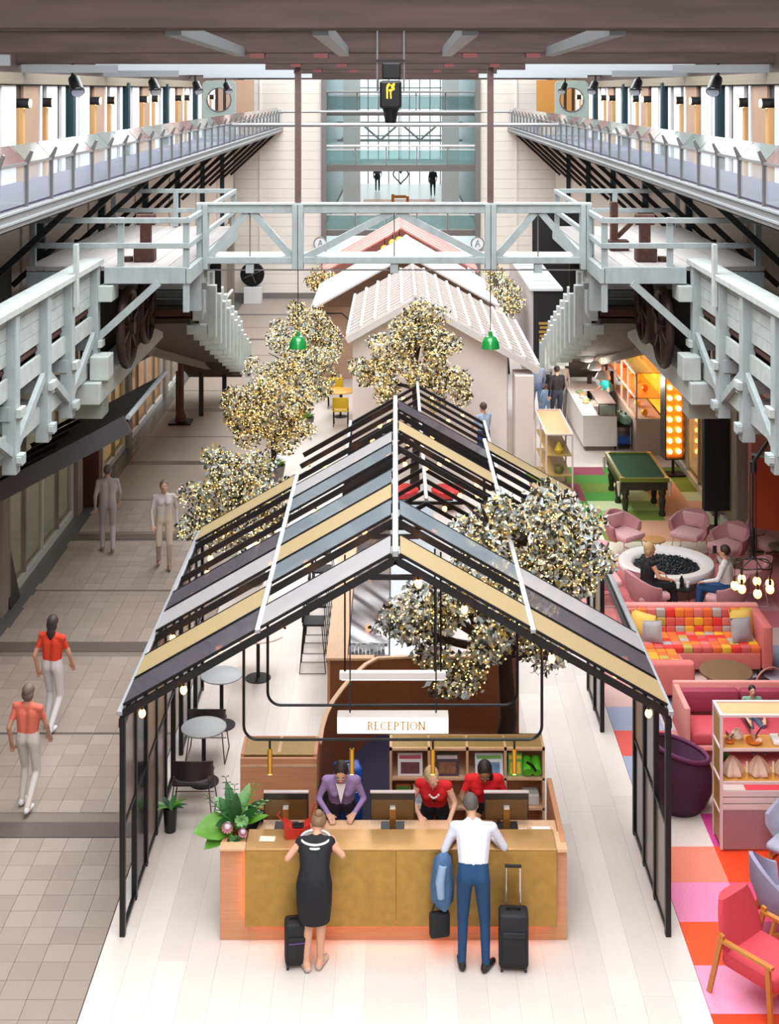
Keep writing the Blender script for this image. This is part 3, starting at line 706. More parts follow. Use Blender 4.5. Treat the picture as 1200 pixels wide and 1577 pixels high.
# ================================================================ black pavilion, second frame, houses
m_bk = M('black_frame', '#17171a', .42, .35)
m_sil = M('silver_ridge', '#a9adb2', .35, .6)
pan = {'w': M('white_glass_panel', '#bdb8b9', .18, 0, alpha=.72), 'g': M('grey_glass_panel', '#8a9299', .10, 0, alpha=.72, coat=.3), 'd': M('dark_glass_panel', '#625c64', .10, 0, alpha=.78, coat=.3),
       'o': M('gold_mesh_panel', '#b09a72', .4, .05, .05, 40, alpha=.93), 'p': M('pink_glass_panel', '#a99a97', .2, 0, alpha=.72), 'k': M('black_glass_panel', '#26222a', .15, 0, alpha=.86)}
m_bulb = M('warm_bulb', '#ffd9a0', .3, emit='#ff9a3c', es=14)
Y0, DY, ZR, ZE, HW = 14.5, .66, 4.12, 2.43, 3.0
pav = thing('gable_pavilion', 'black steel gabled pavilion with coloured glass strips over the reception', 'pavilion', (0, 18, 0))
def zr(x): return ZR-(ZR-ZE)*abs(x)/HW
bulb_me = MB().ell((0, 0, -.06), (.038, .038, .048), 10, 7).mesh('bulb', m_bulb, True)
sock_me = MB().cyl((0, 0, 0), (0, 0, -.035), .016, n=8).mesh('bulb_socket', m_bk)
def rafter(x0_, x1_, y):
    b = MB().beam((x0_, y, zr(x0_)-.03), (x1_, y, zr(x1_)-.03), .042, .075); b.build('rafter', m_bk, pav, w=True)
for i in range(13):
    y = Y0+DY*i
    if i <= 9: rafter(0, -HW, y)
    elif i <= 11: rafter(0, -HW/2, y)
    if i not in (4, 5, 6) and i <= 11: rafter(0, HW, y)
    if i == 12: rafter(HW/2, HW, y)
    if i in (0, 1, 2, 9):
        b = MB().beam((-.28, y+.001, zr(.28)-.06), (.28, y+.001, zr(.28)-.06), .04, .05); b.build('collar_tie', m_bk, pav, w=True)
part(pav, 'ridge_bar', m_sil, lambda b: b.rbox(-.035, Y0-.05, ZR+.02, .035, Y0+11*DY+.05, ZR+.09, .008), w=True)
for sx in (-1, 1):
    part(pav, 'middle_purlin', m_sil, lambda b: b.rbox(sx*1.5-.03, Y0-.04, zr(1.5)+.03, sx*1.5+.03, Y0+(9 if sx < 0 else 12)*DY, zr(1.5)+.075, .006), w=True)
    part(pav, 'eave_purlin', m_sil, lambda b: b.rbox(sx*HW-.03, Y0-.04, ZE-.02, sx*HW+.03, Y0+(9 if sx < 0 else 12)*DY, ZE+.03, .006), w=True)
    part(pav, 'eave_beam', m_bk, lambda b: b.rbox(sx*(HW-.02)-.03, Y0-.03, ZE-.16, sx*(HW-.02)+.03, Y0+(9 if sx < 0 else 12)*DY, ZE-.06, .006), w=True)
def rpanel(sx, lo, i, c):
    xa, xb = (1.53, 2.97) if lo else (.05, 1.47)
    a, b_ = Y0+DY*i+.03, Y0+DY*(i+1)-.02
    q = [(sx*xa, a, zr(xa)+.045), (sx*xb, a, zr(xb)+.045), (sx*xb, b_, zr(xb)+.045), (sx*xa, b_, zr(xa)+.045)]
    if sx < 0: q = [q[3], q[2], q[1], q[0]]
    o = MB().slab(q, .012).build('roof_panel', pan[c], pav, w=True)
    b2 = MB()
    for yy in (a, b_): b2.beam((sx*xa, yy, zr(xa)+.05), (sx*xb, yy, zr(xb)+.05), .018, .03)
    b2.build('panel_edge', m_bk, o, w=True)
for sx, lo, s_ in ((-1, 0, 'w.gog.gw...'), (-1, 1, 'do.wd...o'), (1, 0, 'o.g.....o.d'), (1, 1, 'odw........o')):
    for i, c in enumerate(s_):
        if c != '.': rpanel(sx, lo, i, c)
# side walls
def wallrun(sx, i0, i1, cols):
    x = sx*2.97
    for i in range(i0, i1+1):
        y = Y0+DY*i
        part(pav, 'post', m_bk, lambda b: b.rbox(x-.03, y-.035, 0.0, x+.03, y+.035, ZE-.05, .004), w=True)
    for i in range(i0, i1):
        ya, yb = Y0+DY*i+.035, Y0+DY*(i+1)-.035
        for z in (.03, 1.17): part(pav, 'wall_rail', m_bk, lambda b: b.box(x-.02, ya, z, x+.02, yb, z+.04), w=True)
        up, dn = cols[i-i0]
        if up != '.': part(pav, 'wall_panel', pan[up], lambda b: b.box(x-.006, ya, 1.22, x+.006, yb, 2.25), w=True)
        if dn != '.': part(pav, 'wall_panel', pan[dn], lambda b: b.box(x-.006, ya, .08, x+.006, yb, 1.16), w=True)
wallrun(-1, 0, 5, ['p.', 'kk', 'op', 'op', 'w.'])
wallrun(-1, 6, 9, ['ok', 'w.', 'kk'])
wallrun(1, 0, 3, ['.p', 'kp', 'ok'])
wallrun(1, 7, 9, ['ok', 'kp'])
# festoon bulbs
for sx, x, i in [(-1, 2.75, 0), (-1, 2.3, 0), (-1, 1.2, 0), (-1, 2.0, 1), (-1, 2.6, 2), (-1, 1.9, 2.5), (-1, 1.0, 1.5), (-1, 2.7, 5), (-1, 2.2, 5), (-1, 1.9, 6), (-1, 2.6, 6), (-1, 2.65, 7), (-1, 1.1, 3), (-1, .7, 5), (-1, 1.1, 6),
               (-1, .4, 1.5), (-1, .6, 8.5), (-1, 1.1, 9.5), (-1, 1.35, 9.9), (1, .25, 0), (1, .75, 0), (1, 1.7, 0.02), (1, 2.75, 0), (1, 2.5, 1), (1, .3, 1.5), (1, .5, 3.4), (1, .45, 7.4), (1, .8, 9), (1, 1.2, 7.5), (-1, .35, 9.2), (-1, .25, 10.4), (1, .6, 10.5), (1, .2, 8.6), (1, 2.72, 2), (-1, 1.6, 4.2), (-1, 2.75, 3)]:
    p = (sx*x, Y0+DY*i-.045, zr(x)-.07)
    s_ = inst(sock_me, 'bulb_socket', pav, p, w=True); inst(bulb_me, 'bulb', pav, p, w=True)

# second, narrower frame running on behind
ZR2, HW2, XC = 2.95, 1.42, .47
p2 = thing('low_gable_frame', 'lower black open gable frame with string lights behind the coloured glass pavilion', 'pavilion', (XC, 24, 0))
def z2(x): return ZR2-.565*abs(x)
ys2 = [20.25+.62*k for k in range(14)]
for k, y in enumerate(ys2):
    for sx in (-1, 1):
        part(p2, 'rafter', m_bk, lambda b: b.beam((XC, y, z2(0)-.03), (XC+sx*HW2, y, z2(HW2)-.03), .04, .06), w=True)
    if k in (0, 2):
        part(p2, 'collar_tie', m_bk, lambda b: b.beam((XC-.62, y, z2(.62)-.05), (XC+.62, y, z2(.62)-.05), .045, .05), w=True)
    if k % 4 == 1:
        for sx in ((-1, 1) if y > 27 else (1,)): part(p2, 'post', m_bk, lambda b: b.rbox(XC+sx*HW2-.03, y-.03, 0, XC+sx*HW2+.03, y+.03, z2(HW2)-.02, .004), w=True)
    if k % 2 == 1:
        for sx in (-1, 1):
            for x in ((.3, .95) if k % 4 == 1 else (.6,)):
                p = (XC+sx*x, y-.045, z2(x)-.06); inst(sock_me, 'bulb_socket', p2, p, w=True); inst(bulb_me, 'bulb', p2, p, w=True)
part(p2, 'ridge_bar', m_sil, lambda b: b.rbox(XC-.03, 20.2, ZR2+.02, XC+.03, ys2[-1]+.05, ZR2+.07, .006), w=True)
for sx in (-1, 1):
    part(p2, 'eave_bar', m_sil, lambda b: b.rbox(XC+sx*HW2-.03, 20.2, z2(HW2)+.0, XC+sx*HW2+.03, ys2[-1]+.05, z2(HW2)+.04, .006), w=True)

# --- white slatted house
m_wh = M('white_painted', '#c8c1bd', .6)
m_wh2 = M('white_slat', '#cfc8c4', .6)
m_house = M('pale_house_wall', '#dccfc8', .7, 0, .03, 3)
def gable_roof(t, xc, zr_, slope, xl, xr, ya, yb, mat, th=.05):
    for sx, xe in ((-1, xl), (1, xr)):
        ze = zr_-slope*abs(xe-xc)
        q = [(xc, ya, zr_), (xe, ya, ze), (xe, yb, ze), (xc, yb, zr_)]
        if sx < 0: q = [q[3], q[2], q[1], q[0]]
        MB().slab(q, th).build('roof_plane', mat, t, w=True)
    MB().prism([(xc-.09, zr_-.02), (xc, zr_+.005), (xc+.09, zr_-.02), (xc+.09, zr_+.02), (xc, zr_+.085), (xc-.09, zr_+.02)], 'y', ya-.02, yb+.02).build('ridge_cap', mat, t, w=True)
XH, SL = .49, .565
t = thing('slatted_house', 'white gabled house with a grid of roof slats behind the flowering tree', 'house', (1, 35.5, 0))
gable_roof(t, XH, 4.1, SL, -1.17, 3.48, 32.4, 38.8, M('roof_backing', '#8f827b', .7))
for sx, xe in ((-1, -1.17), (1, 3.48)):
    L = abs(xe-XH); n = int(L/.33)
    for k in range(0 if sx < 0 else 1, n+1):
        x = XH+sx*L*k/n; z = 4.1-SL*abs(x-XH)+.085
        part(t, 'roof_slat', m_wh2, lambda b: b.box(x-.035, 32.4, z-.03, x+.035, 38.8, z+.05), w=True)
    for k in range(14):
        y = 32.55+k*.47
        part(t, 'roof_batten', m_wh2, lambda b: b.beam((XH, y, 4.1+.07), (xe, y, 4.1-SL*L+.07), .05, .035), w=True)
part(t, 'gable_wall', m_house, lambda b: b.prism([(-1.05, 0), (2.75, 0), (2.75, 2.78), (XH, 4.04), (-1.05, 3.2)], 'y', 32.75, 32.85), w=True)
part(t, 'side_wall', m_house, lambda b: b.box(2.65, 32.86, 0, 2.75, 38.6, 2.75), w=True)
part(t, 'side_wall', m_house, lambda b: b.box(-1.05, 32.86, 0, -.95, 38.6, 3.15), w=True)
for k in range(12): part(t, 'wall_board', M('board_tint', '#d5c6bf', .7), lambda b: b.box(2.76, 32.8, .05+k*.22, 2.775, 38.5, .25+k*.22), w=True)
part(t, 'barge_board', m_wh, lambda b: b.beam((XH, 32.38, 4.08), (3.5, 32.38, 4.08-SL*3.01), .05, .16), w=True)
part(t, 'barge_board', m_wh, lambda b: b.beam((XH, 32.375, 4.08), (-1.19, 32.375, 4.08-SL*1.68), .05, .16), w=True)
part(t, 'return_wall', m_house, lambda b: b.box(2.9, 32.2, 0, 3.35, 33.0, 2.3), w=True)
# plain white house behind
t = thing('white_house', 'plain white gabled house with a tan open side behind the slatted house', 'house', (0, 44, 0))
gable_roof(t, .38, 4.1, SL, -2.62, 3.2, 41.0, 46.6, m_wh)
part(t, 'back_wall', M('tan_interior', '#c3a088', .8, 0, .05, 2), lambda b: b.prism([(-2.5, 0), (3.1, 0), (3.1, 2.5), (.38, 4.05), (-2.5, 2.4)], 'y', 46.3, 46.4), w=True)
part(t, 'side_wall', m_house, lambda b: b.box(3.0, 41.2, 0, 3.1, 46.2, 2.5), w=True)
part(t, 'inner_panel', M('tan_interior'), lambda b: b.box(-2.5, 42.5, 0, -.9, 42.6, 2.3), w=True)
for x in (-2.5, -.95): part(t, 'corner_post', m_wh, lambda b: b.box(x-.04, 41.1, 0, x+.04, 41.2, 2.4), w=True)
t = thing('arm_lamp', 'black swing-arm lamp on the tan wall of the white house', 'lamp', (-1.5, 42.4, 1.9))
part(t, 'arm', m_black, lambda b: b.tube([(-2.2, 42.48, 2.1), (-1.7, 42.2, 2.15), (-1.45, 42.1, 1.95)], .02, 6), w=True)
part(t, 'shade', m_black, lambda b: b.cyl((-1.45, 42.1, 1.95), (-1.4, 42.05, 1.75), .03, .12, 10), w=True)
# pink house
m_pink = M('pink_roof', '#cf8f88', .6); m_pink2 = M('pink_roof_light', '#e3b7b0', .6)
t = thing('pink_house', 'pink gabled house with orange lamps under its roof, below the end opening', 'house', (0, 51, 0))
XK = .22
gable_roof(t, XK, 4.1, SL, -2.8, 3.06, 49.0, 53.6, m_pink)
for sx in (-1, 1):
    for k in range(5):
        y = 49.2+k*1.0
        part(t, 'roof_strip', m_pink2, lambda b: b.beam((XK, y, 4.16), (XK+sx*2.85, y, 4.16-SL*2.85), .22, .03), w=True)
part(t, 'back_wall', m_pink2, lambda b: b.prism([(-2.6, 0), (2.9, 0), (2.9, 2.5), (XK, 4.05), (-2.6, 2.45)], 'y', 53.4, 53.5), w=True)
for x in (-2.6, 2.85): part(t, 'corner_post', m_pink, lambda b: b.box(x-.05, 49.2, 0, x+.05, 49.3, 2.5), w=True)
for i, (x, z) in enumerate(((-.1, 3.62), (.15, 3.72), (-.4, 3.4))):
    o = thing('orange_pendant', 'small glowing orange pendant under the pink roof', 'pendant lamp', (x, 48.9, z-.12), group='orange lamps under the pink roof')
    part(o, 'globe', M('orange_glow', '#ff8a2a', .4, emit='#ff7a1a', es=6), lambda b: b.ell((x, 48.9, z), .13, 12, 8), True, True)
    part(o, 'stem', m_black, lambda b: b.cyl((x, 48.9, z+.12), (x, 48.9, z+.4), .015, n=6), w=True)
# ================================================================ reception desk, shelves, sign, bar, cafe seats
m_oak = M('oak_veneer', '#c98f68', .5, 0, .12, 5, (.6, 1, 9))
m_oak2 = M('pale_oak', '#d9b08a', .5, 0, .10, 5, (8, 1, .6))
m_brass = M('brushed_brass', '#b08a45', .42, .55, .16, 9)
m_brasst = M('brass_top', '#c49a62', .38, .45, .08, 7)
m_led = M('orange_led', '#ff9a4a', .5, emit='#ff8a3a', es=11)
m_scr = M('monitor_black', '#141416', .35)
m_paper = M('white_paper', '#eceae6', .8)
t = thing('reception_desk', 'oak reception desk with a brushed brass front and warm light edges', 'desk', (0, 14.6, 0))
part(t, 'front_panel', m_oak, lambda b: b.rbox(-1.90, 14.42, 0, 1.86, 14.50, 1.0, .006), w=True)
part(t, 'brass_face', m_brass, lambda b: b.rbox(-1.62, 14.33, .20, .0072, 14.375, 1.015, .006), w=True)
part(t, 'brass_face', m_brass, lambda b: b.rbox(.0078, 14.33, .20, 1.74, 14.375, 1.015, .006), w=True)
part(t, 'brass_spacer', m_oak, lambda b: b.box(-1.52, 14.376, .30, 1.64, 14.42, .95), w=True)
part(t, 'led_strip', m_led, lambda b: b.box(-1.56, 14.385, .208, 1.68, 14.40, .22), w=True)
part(t, 'led_strip', m_led, lambda b: b.box(-1.603, 14.385, .25, -1.590, 14.40, .95), w=True)
part(t, 'brass_counter', m_brasst, lambda b: b.rbox(-1.62, 14.33, 1.016, 1.74, 14.72, 1.04, .008), w=True)
part(t, 'work_surface', m_oak2, lambda b: b.rbox(-1.62, 14.72, .93, .60, 15.03, .97, .006), w=True)
part(t, 'work_surface', m_oak2, lambda b: b.rbox(.78, 14.72, .93, 1.80, 15.03, .97, .006), w=True)
part(t, 'side_panel', m_oak, lambda b: b.rbox(1.80, 14.50, 0, 1.86, 15.85, 1.02, .006), w=True)
part(t, 'side_panel', m_oak, lambda b: b.rbox(-1.90, 14.50, 0, -1.84, 15.15, 1.0, .006), w=True)
part(t, 'planter_wall', m_oak, lambda b: b.box(-1.70, 14.50, 0, -1.64, 15.1, .98), w=True)
part(t, 'planter_wall', m_oak, lambda b: b.box(-1.84, 15.09, 0, -1.70, 15.15, 1.0), w=True)
part(t, 'under_panel', m_oak, lambda b: b.box(-1.62, 14.98, 0, .55, 15.02, .92), w=True)
part(t, 'under_panel', m_oak, lambda b: b.box(.8, 14.98, 0, 1.8, 15.02, .92), w=True)
part(t, 'desk_corner', m_oak2, lambda b: b.box(1.745, 14.36, .985, 1.858, 14.72, 1.015), w=True)
part(t, 'desk_corner', m_oak2, lambda b: b.box(-1.90, 14.36, 1.0, -1.625, 14.50, 1.02), w=True)
def monitor(x, y, lab):
    m = thing('monitor', lab, 'monitor', (x, y, .97))
    part(m, 'screen', m_scr, lambda b: b.rbox(x-.25, y, 1.06, x+.25, y+.035, 1.36, .008), w=True)
    part(m, 'screen_edge', M('monitor_silver', '#c9b8b4', .4), lambda b: b.box(x-.25, y-.004, 1.361, x+.25, y+.04, 1.375), w=True)
    part(m, 'rear_panel', M('monitor_back', '#5a3f22', .25), lambda b: b.box(x-.235, y-.004, 1.07, x+.235, y-.001, 1.29), w=True)  # plain brown panel on the back of the screen
    part(m, 'stand', M('monitor_stand', '#8f5f2e', .3, .4), lambda b: b.box(x-.035, y-.03, .98, x+.035, y-.006, 1.20), w=True)
    part(m, 'base', m_black, lambda b: b.rbox(x-.13, y-.10, .971, x+.13, y+.12, .985, .005), w=True)
    part(m, 'cable_clip', M('silver_clip', '#cfd4d8', .3, .5), lambda b: b.box(x-.03, y-.045, 1.20, x+.03, y-.006, 1.23), w=True)
monitor(-1.22, 14.86, 'black computer monitor seen from behind beside the red handbag')
monitor(-.03, 14.86, 'black computer monitor seen from behind at the middle of the desk')
monitor(1.24, 14.86, 'black computer monitor seen from behind beside the open papers')
for i, (x, y, z, wd, dp, c, lab) in enumerate(((-1.40, 14.52, 1.041, .16, .10, '#e6e0c8', 'small cream card on the brass counter'), (1.62, 14.80, .971, .2, .18, '#ecebea', 'open white papers beside the desk end'), (1.40, 14.78, .971, .12, .14, '#e2dfdb', 'loose white sheet beside the monitor'), (-.93, 14.62, 1.041, .16, .10, '#e9e9ec', 'white brochure in front of the bending woman'))):
    o = thing('paper_stack', lab, 'paper', (x, y, z), rz=.05*(i-1))
    for k in range(3): part(o, 'sheet', M('sheet_%d' % i, c, .8), lambda b: b.box(-wd/2+.004*k, -dp/2-.003*k, .002*k, wd/2+.004*k, dp/2-.003*k, .002*k+.0015))
o = thing('desk_tablet', 'dark folded tablet leaning by the planter end of the desk', 'tablet', (-1.56, 14.9, .971), rz=-.5)
part(o, 'case', m_scr, lambda b: b.slab([(-.06, -.12, .0), (.06, -.12, .0), (.06, .12, .12), (-.06, .12, .12)], .012))
part(o, 'prop', m_scr, lambda b: b.box(-.02, .10, 0, .02, .12, .115))
# flower arrangement in the planter box
t = thing('flower_arrangement', 'large bouquet of green leaves, ferns and pink proteas in the planter end of the desk', 'flowers', (-1.77, 14.8, .3))
part(t, 'vase', M('amber_vase', '#7a4a1c', .2), lambda b: b.lathe([(.055, 0), (.06, .3), (.05, .62), (.058, .7), (.05, .7), (.04, .6)], (-1.77, 14.8, .3), 16), True, True)
m_leaf = [M('leaf_%d' % i, c, .45, 0, .25, 8) for i, c in enumerate(['#2f6b2a', '#1f4d1f', '#5f9a2c', '#86b878', '#3f7f3f'])]
def leaf(b, p, d, L, wd, up=(0, 0, 1), curl=.25):
    p = Vector(p); d = Vector(d).normalized(); s_ = d.cross(Vector(up)); s_ = s_.normalized() if s_.length > .01 else Vector((1, 0, 0)); u = s_.cross(d)
    pr = [(0, .12), (.2, .75), (.45, 1), (.7, .8), (.9, .35), (1, 0.02)]
    vs = []
    for k, wv in pr:
        c = p+d*(L*k)-u*(curl*L*k*k); vs += [c-s_*(wd*wv/2)+u*(wd*.12*wv), c, c+s_*(wd*wv/2)+u*(wd*.12*wv)]
    fs = []
    for k in range(len(pr)-1):
        a = k*3; fs += [(a, a+1, a+4, a+3), (a+1, a+2, a+5, a+4)]
    b._add(vs, fs)
bc = Vector((-1.77, 14.8, 1.02))
for k, (dx, dy, dz, L, wd, mi) in enumerate(((-.9, -.45, .25, .42, .34, 2), (-1, 0, .45, .30, .16, 0), (-.7, .3, .9, .34, .12, 3), (-.25, .2, 1, .42, .13, 4), (.25, .1, 1, .40, .16, 3), (.7, .1, .8, .36, .12, 1), (1, -.1, .55, .32, .10, 2), (.8, .3, .4, .28, .12, 4), (-.5, -.6, .5, .25, .16, 1), (.4, -.7, .5, .2, .14, 4), (0, -.2, 1, .32, .14, 1), (-.8, -.7, -.1, .36, .22, 2), (.55, -.3, .75, .3, .12, 1), (-.45, .1, .8, .3, .15, 0))):
    b = MB(); p0 = bc+Vector((dx, dy, dz)).normalized()*.05
    leaf(b, p0, (dx, dy, dz), L, wd, (0, -.6, 1)); b.build('large_leaf', m_leaf[mi], t, True, True, fix=False)
for k, (dx, dz, L) in enumerate(((-.75, .75, .48), (-.28, 1.25, .55), (.5, 1.05, .5), (.8, .7, .42), (-.05, 1.1, .45))):
    b = MB(); d = Vector((dx, .05, dz)).normalized(); pts = [bc+d*(L*i/8) for i in range(9)]; b.tube(pts, .004, 5)
    for i in range(3, 9):
        for q in (-1, 1): leaf(b, pts[i], d*.5+Vector((q*.8, -.3, .1)), .085*(1.2-i*.07), .03)
    b.build('fern_frond', m_leaf[k % 5], t, True, True, fix=False)
m_prot = M('protea_pink', '#c07f86', .6, 0, .2, 20); m_protc = M('protea_core', '#d9d3dc', .7)
for k, (dx, dz, r) in enumerate(((-.07, .10, .085), (.10, .04, .07))):
    c = bc+Vector((dx, -.17, dz+.02)); fl_ = MB()
    for i in range(12):
        a = 2*PI*i/12; leaf(fl_, c, (math.cos(a)*.8, -.35, math.sin(a)*.8), r*1.1, .05, (0, -1, 0), -.5)
    f_ = fl_.build('protea_flower', m_prot, t, True, True, fix=False)
    part(f_, 'flower_core', m_protc, lambda b: b.ell(c+Vector((0, -.03, 0)), (r*.5, r*.5, r*.5), 10, 7), True, True)
for k, (dx, dz, r) in enumerate(((.03, -.06, .09), (.08, .16, .08))):
    c = bc+Vector((dx, -.15, dz)); fl_ = MB()
    for i in range(26):
        a = 2.4*i; e = -.9+1.8*i/26; leaf(fl_, c, (math.cos(a)*math.cos(e), -.6+.2*math.sin(a), math.sin(e)), r, .045, (0, -1, 0), .3)
    fl_.build('green_rosette', m_leaf[3], t, True, True, fix=False)
# shelves behind
t = thing('brochure_shelf', 'oak brochure shelf unit of eight cubbies behind the two receptionists in red', 'shelf', (.87, 16.3, 0))
xa, xb, ya, yb, zt = -.07, 1.81, 16.1, 16.47, 1.25
part(t, 'carcass_back', m_oak, lambda b: b.box(xa, yb-.02, 0, xb, yb, zt), w=True)
part(t, 'top_mesh', M('brass_mesh', '#a88a52', .5, .2, .12, 30), lambda b: b.box(xa+.03, ya+.03, zt-.022, xb-.03, yb-.03, zt-.008), w=True)
part(t, 'top_frame', m_oak2, lambda b: b.box(xa, ya, zt-.03, xb, ya+.03, zt).box(xa, yb-.03, zt-.03, xb, yb, zt), w=True)
for i in range(5):
    x = xa+(xb-xa-.03)*i/4
    part(t, 'divider', m_oak2, lambda b: b.box(x, ya, 0, x+.03, yb-.021, zt), w=True)
for z in (.12, .50, .86):
    part(t, 'shelf_board', m_oak2, lambda b: b.box(xa+.03, ya, z, xb, yb-.021, z+.025), w=True)
# brochures
for k, (x, z, wd, c1, c2, lab) in enumerate(((.18, .886, .30, '#e9e4e6', '#c2566a', 'magazine with pink masthead in the upper cubby beside the dark passage'), (.63, .886, .28, '#463440', '#d8c7c7', 'dark photographic magazine in the cubby above the blonde woman'), (1.14, .886, .34, '#dfe6ee', '#7fb05a', 'pale map leaflet in the cubby above the dark-haired woman'), (1.46, .886, .17, '#58a83c', '#e3c63a', 'green and yellow leaflet in the last upper cubby'), (.10, .526, .18, '#d8792a', '#4f9a3a', 'orange packet in the lower cubby beside the dark passage'), (.30, .526, .17, '#dfe3ea', '#93a9c4', 'pale blue leaflet in the lower cubby'))):
    o = thing('brochure', lab, 'brochure', (x, 16.22, z))
    hgt = .24 if z > .7 else .22
    part(o, 'cover', M('cover_%d' % k, c1, .5), lambda b: b.slab([(x-wd/2, 16.16, z), (x+wd/2, 16.16, z), (x+wd/2, 16.24, z+hgt), (x-wd/2, 16.24, z+hgt)], .008), w=True)
    def onc(u0, u1, v0, v1):
        f = lambda u, v: (x+u*wd, 16.16+.08*v-.0095, z+hgt*v-.003)
        return lambda b: b.slab([f(u0, v0), f(u1, v0), f(u1, v1), f(u0, v1)], .003)
    part(o, 'masthead', M('mast_%d' % k, c2, .5), onc(-.44, .44, .76, .92), w=True)
    part(o, 'picture', M('pict_%d' % k, ['#6a3a44', '#8a5a3a', '#6f93b8', '#e3c63a', '#e8e0d0', '#b9c9dc'][k], .5, 0, .4, 25), onc(-.38, .38, .12, .62), w=True)
o = thing('green_bag', 'bright green roll bag with a black strap in the end cubby of the oak shelf', 'bag', (1.66, 16.2, .886))
for dx in (-.055, .055): part(o, 'roll', M('lime_fabric', '#5fc528', .5), lambda b: b.cyl((dx, -.09, .065), (dx, .1, .14), .058, n=14), True)
part(o, 'strap', m_black, lambda b: b.tube([(-.06, -.02, .15), (0, -.09, .15), (.04, -.11, .09)], .016, 6), True)
o = MB().rbox(1.55, 16.15, .526, 1.75, 16.35, .66, .02).build('shelf_pot', M('grey_pot', '#cfcac6', .5)); tag(o, 'small white pot in the lower end cubby of the oak shelf', 'pot')
t = thing('oak_cabinet', 'low closed oak cabinet with a mesh top behind the flowers', 'cabinet', (-1.3, 16.2, 0))
part(t, 'body', m_oak, lambda b: b.rbox(-1.86, 15.95, 0, -.94, 16.0, 1.20, .006).box(-1.86, 16.0, 0, -1.82, 16.45, 1.23).box(-.98, 16.0, 0, -.94, 16.45, 1.23).box(-1.82, 16.43, 0, -.98, 16.45, 1.23), w=True)
part(t, 'mesh_top', M('brass_mesh'), lambda b: b.box(-1.82, 16.01, 1.205, -.98, 16.43, 1.22), w=True)
part(t, 'door_line', m_oak2, lambda b: b.box(-1.855, 15.945, 1.10, -.945, 15.95, 1.13).box(-1.42, 16.03, 1.22, -1.38, 16.43, 1.232), w=True)
# curved oak partition between desk and bar
t = thing('curved_partition', 'waist-high curved oak screen wrapping behind the reception', 'screen', (.3, 18, 0))
cp = [(-.92, 16.55), (-.915, 16.9), (-.88, 17.3), (-.81, 17.67), (-.70, 18.05), (-.56, 18.45), (-.40, 18.8), (-.25, 19.0), (.2, 19.05), (1.77, 19.05)]
def strip(b, off, z0, z1, th):
    pts = [Vector((p[0], p[1])) for p in cp]; L = []
    for i, p in enumerate(pts):
        d = (pts[min(i+1, len(pts)-1)]-pts[max(i-1, 0)]).normalized(); nrm = Vector((-d.y, d.x))
        L.append((p+nrm*off, p+nrm*(off+th)))
    vs = []
    for a, c in L: vs += [(a.x, a.y, z0), (c.x, c.y, z0), (c.x, c.y, z1), (a.x, a.y, z1)]
    fs = []
    for i in range(len(L)-1):
        k = i*4
        for q in range(4): fs.append((k+q, k+(q+1) % 4, k+4+(q+1) % 4, k+4+q))
    fs += [(0, 1, 2, 3), tuple(len(vs)-1-i for i in range(4))]
    b._add(vs, fs)
part(t, 'screen_panel', M('walnut_ply', '#8a542f', .5, 0, .12, 4, (.6, .6, 6)), lambda b: strip(b, 0, 0, 1.08, .04), w=True)
part(t, 'screen_cap', m_oak2, lambda b: strip(b, -.01, 1.081, 1.11, .06), w=True)
piece('dark_carpet', fl, -.92, 15.2, .0005, 1.79, 19.0, .006, M('aubergine_carpet', '#2c2440', .95, 0, .1, 30))
# luggage between the cabinets
def suitcase(loc, rz, w_, d_, h_, mat, label, handle=0.0, trim=None, tilt=0):
    t = thing('suitcase', label, 'suitcase', loc, rz)
    part(t, 'shell', mat, lambda b: b.rbox(-w_/2, -d_/2, .04, w_/2, d_/2, h_, .035), True)
    part(t, 'front_pocket', mat, lambda b: b.rbox(-w_*.4, -d_/2-.02, .10, w_*.4, -d_/2+.01, h_*.72, .02), True)
    part(t, 'zip', trim or m_black, lambda b: b.box(-w_*.36, -d_/2-.023, h_*.6, w_*.36, -d_/2-.018, h_*.615))
    part(t, 'carry_handle', m_black, lambda b: b.tube([(-.07, 0, h_-.005), (-.06, 0, h_+.025), (.06, 0, h_+.025), (.07, 0, h_-.005)], .01, 6), True)
    for sx in (-1, 1):
        for sy in (-1, 1):
            part(t, 'wheel', m_black, lambda b: b.cyl((sx*w_*.4-.012, sy*d_*.36, .025), (sx*w_*.4+.012, sy*d_*.36, .025), .025, n=10), True)
    if handle:
        for sx in (-1, 1): part(t, 'pull_rod', M('chrome', '#cfd0d4', .2, .9), lambda b: b.cyl((sx*w_*.24, d_*.35, h_-.02), (sx*w_*.24, d_*.35, h_+handle), .008, n=6))
        part(t, 'pull_grip', m_black, lambda b: b.rbox(-w_*.28, d_*.35-.015, h_+handle, w_*.28, d_*.35+.015, h_+handle+.03, .008))
    return t
m_blkf = M('black_fabric', '#17171b', .7, 0, .2, 30)
m_bluef = M('blue_shell', '#1550a8', .4)
t = suitcase((-.60, 16.75, .006), .2, .34, .26, .72, m_bluef, 'bright blue suitcase standing behind the receptionist in purple', 0, M('white_tag', '#e8e8ea', .5))
suitcase((-.83, 16.35, .006), -.15, .22, .3, .70, m_blkf, 'black suitcase with a pale stripe tucked beside the blue suitcase', 0, M('pale_stripe', '#bfe0d0', .5))
# guests' cases
suitcase((-1.04, 14.02, 0), .15, .25, .2, .48, m_blkf, 'small black cabin case beside the woman in the black dress', 0, M('violet_zip', '#7a4a9a', .5))
suitcase((1.24, 13.98, 0), -.05, .31, .22, .60, m_blkf, 'black wheeled case with a raised handle beside the man in jeans', .40)
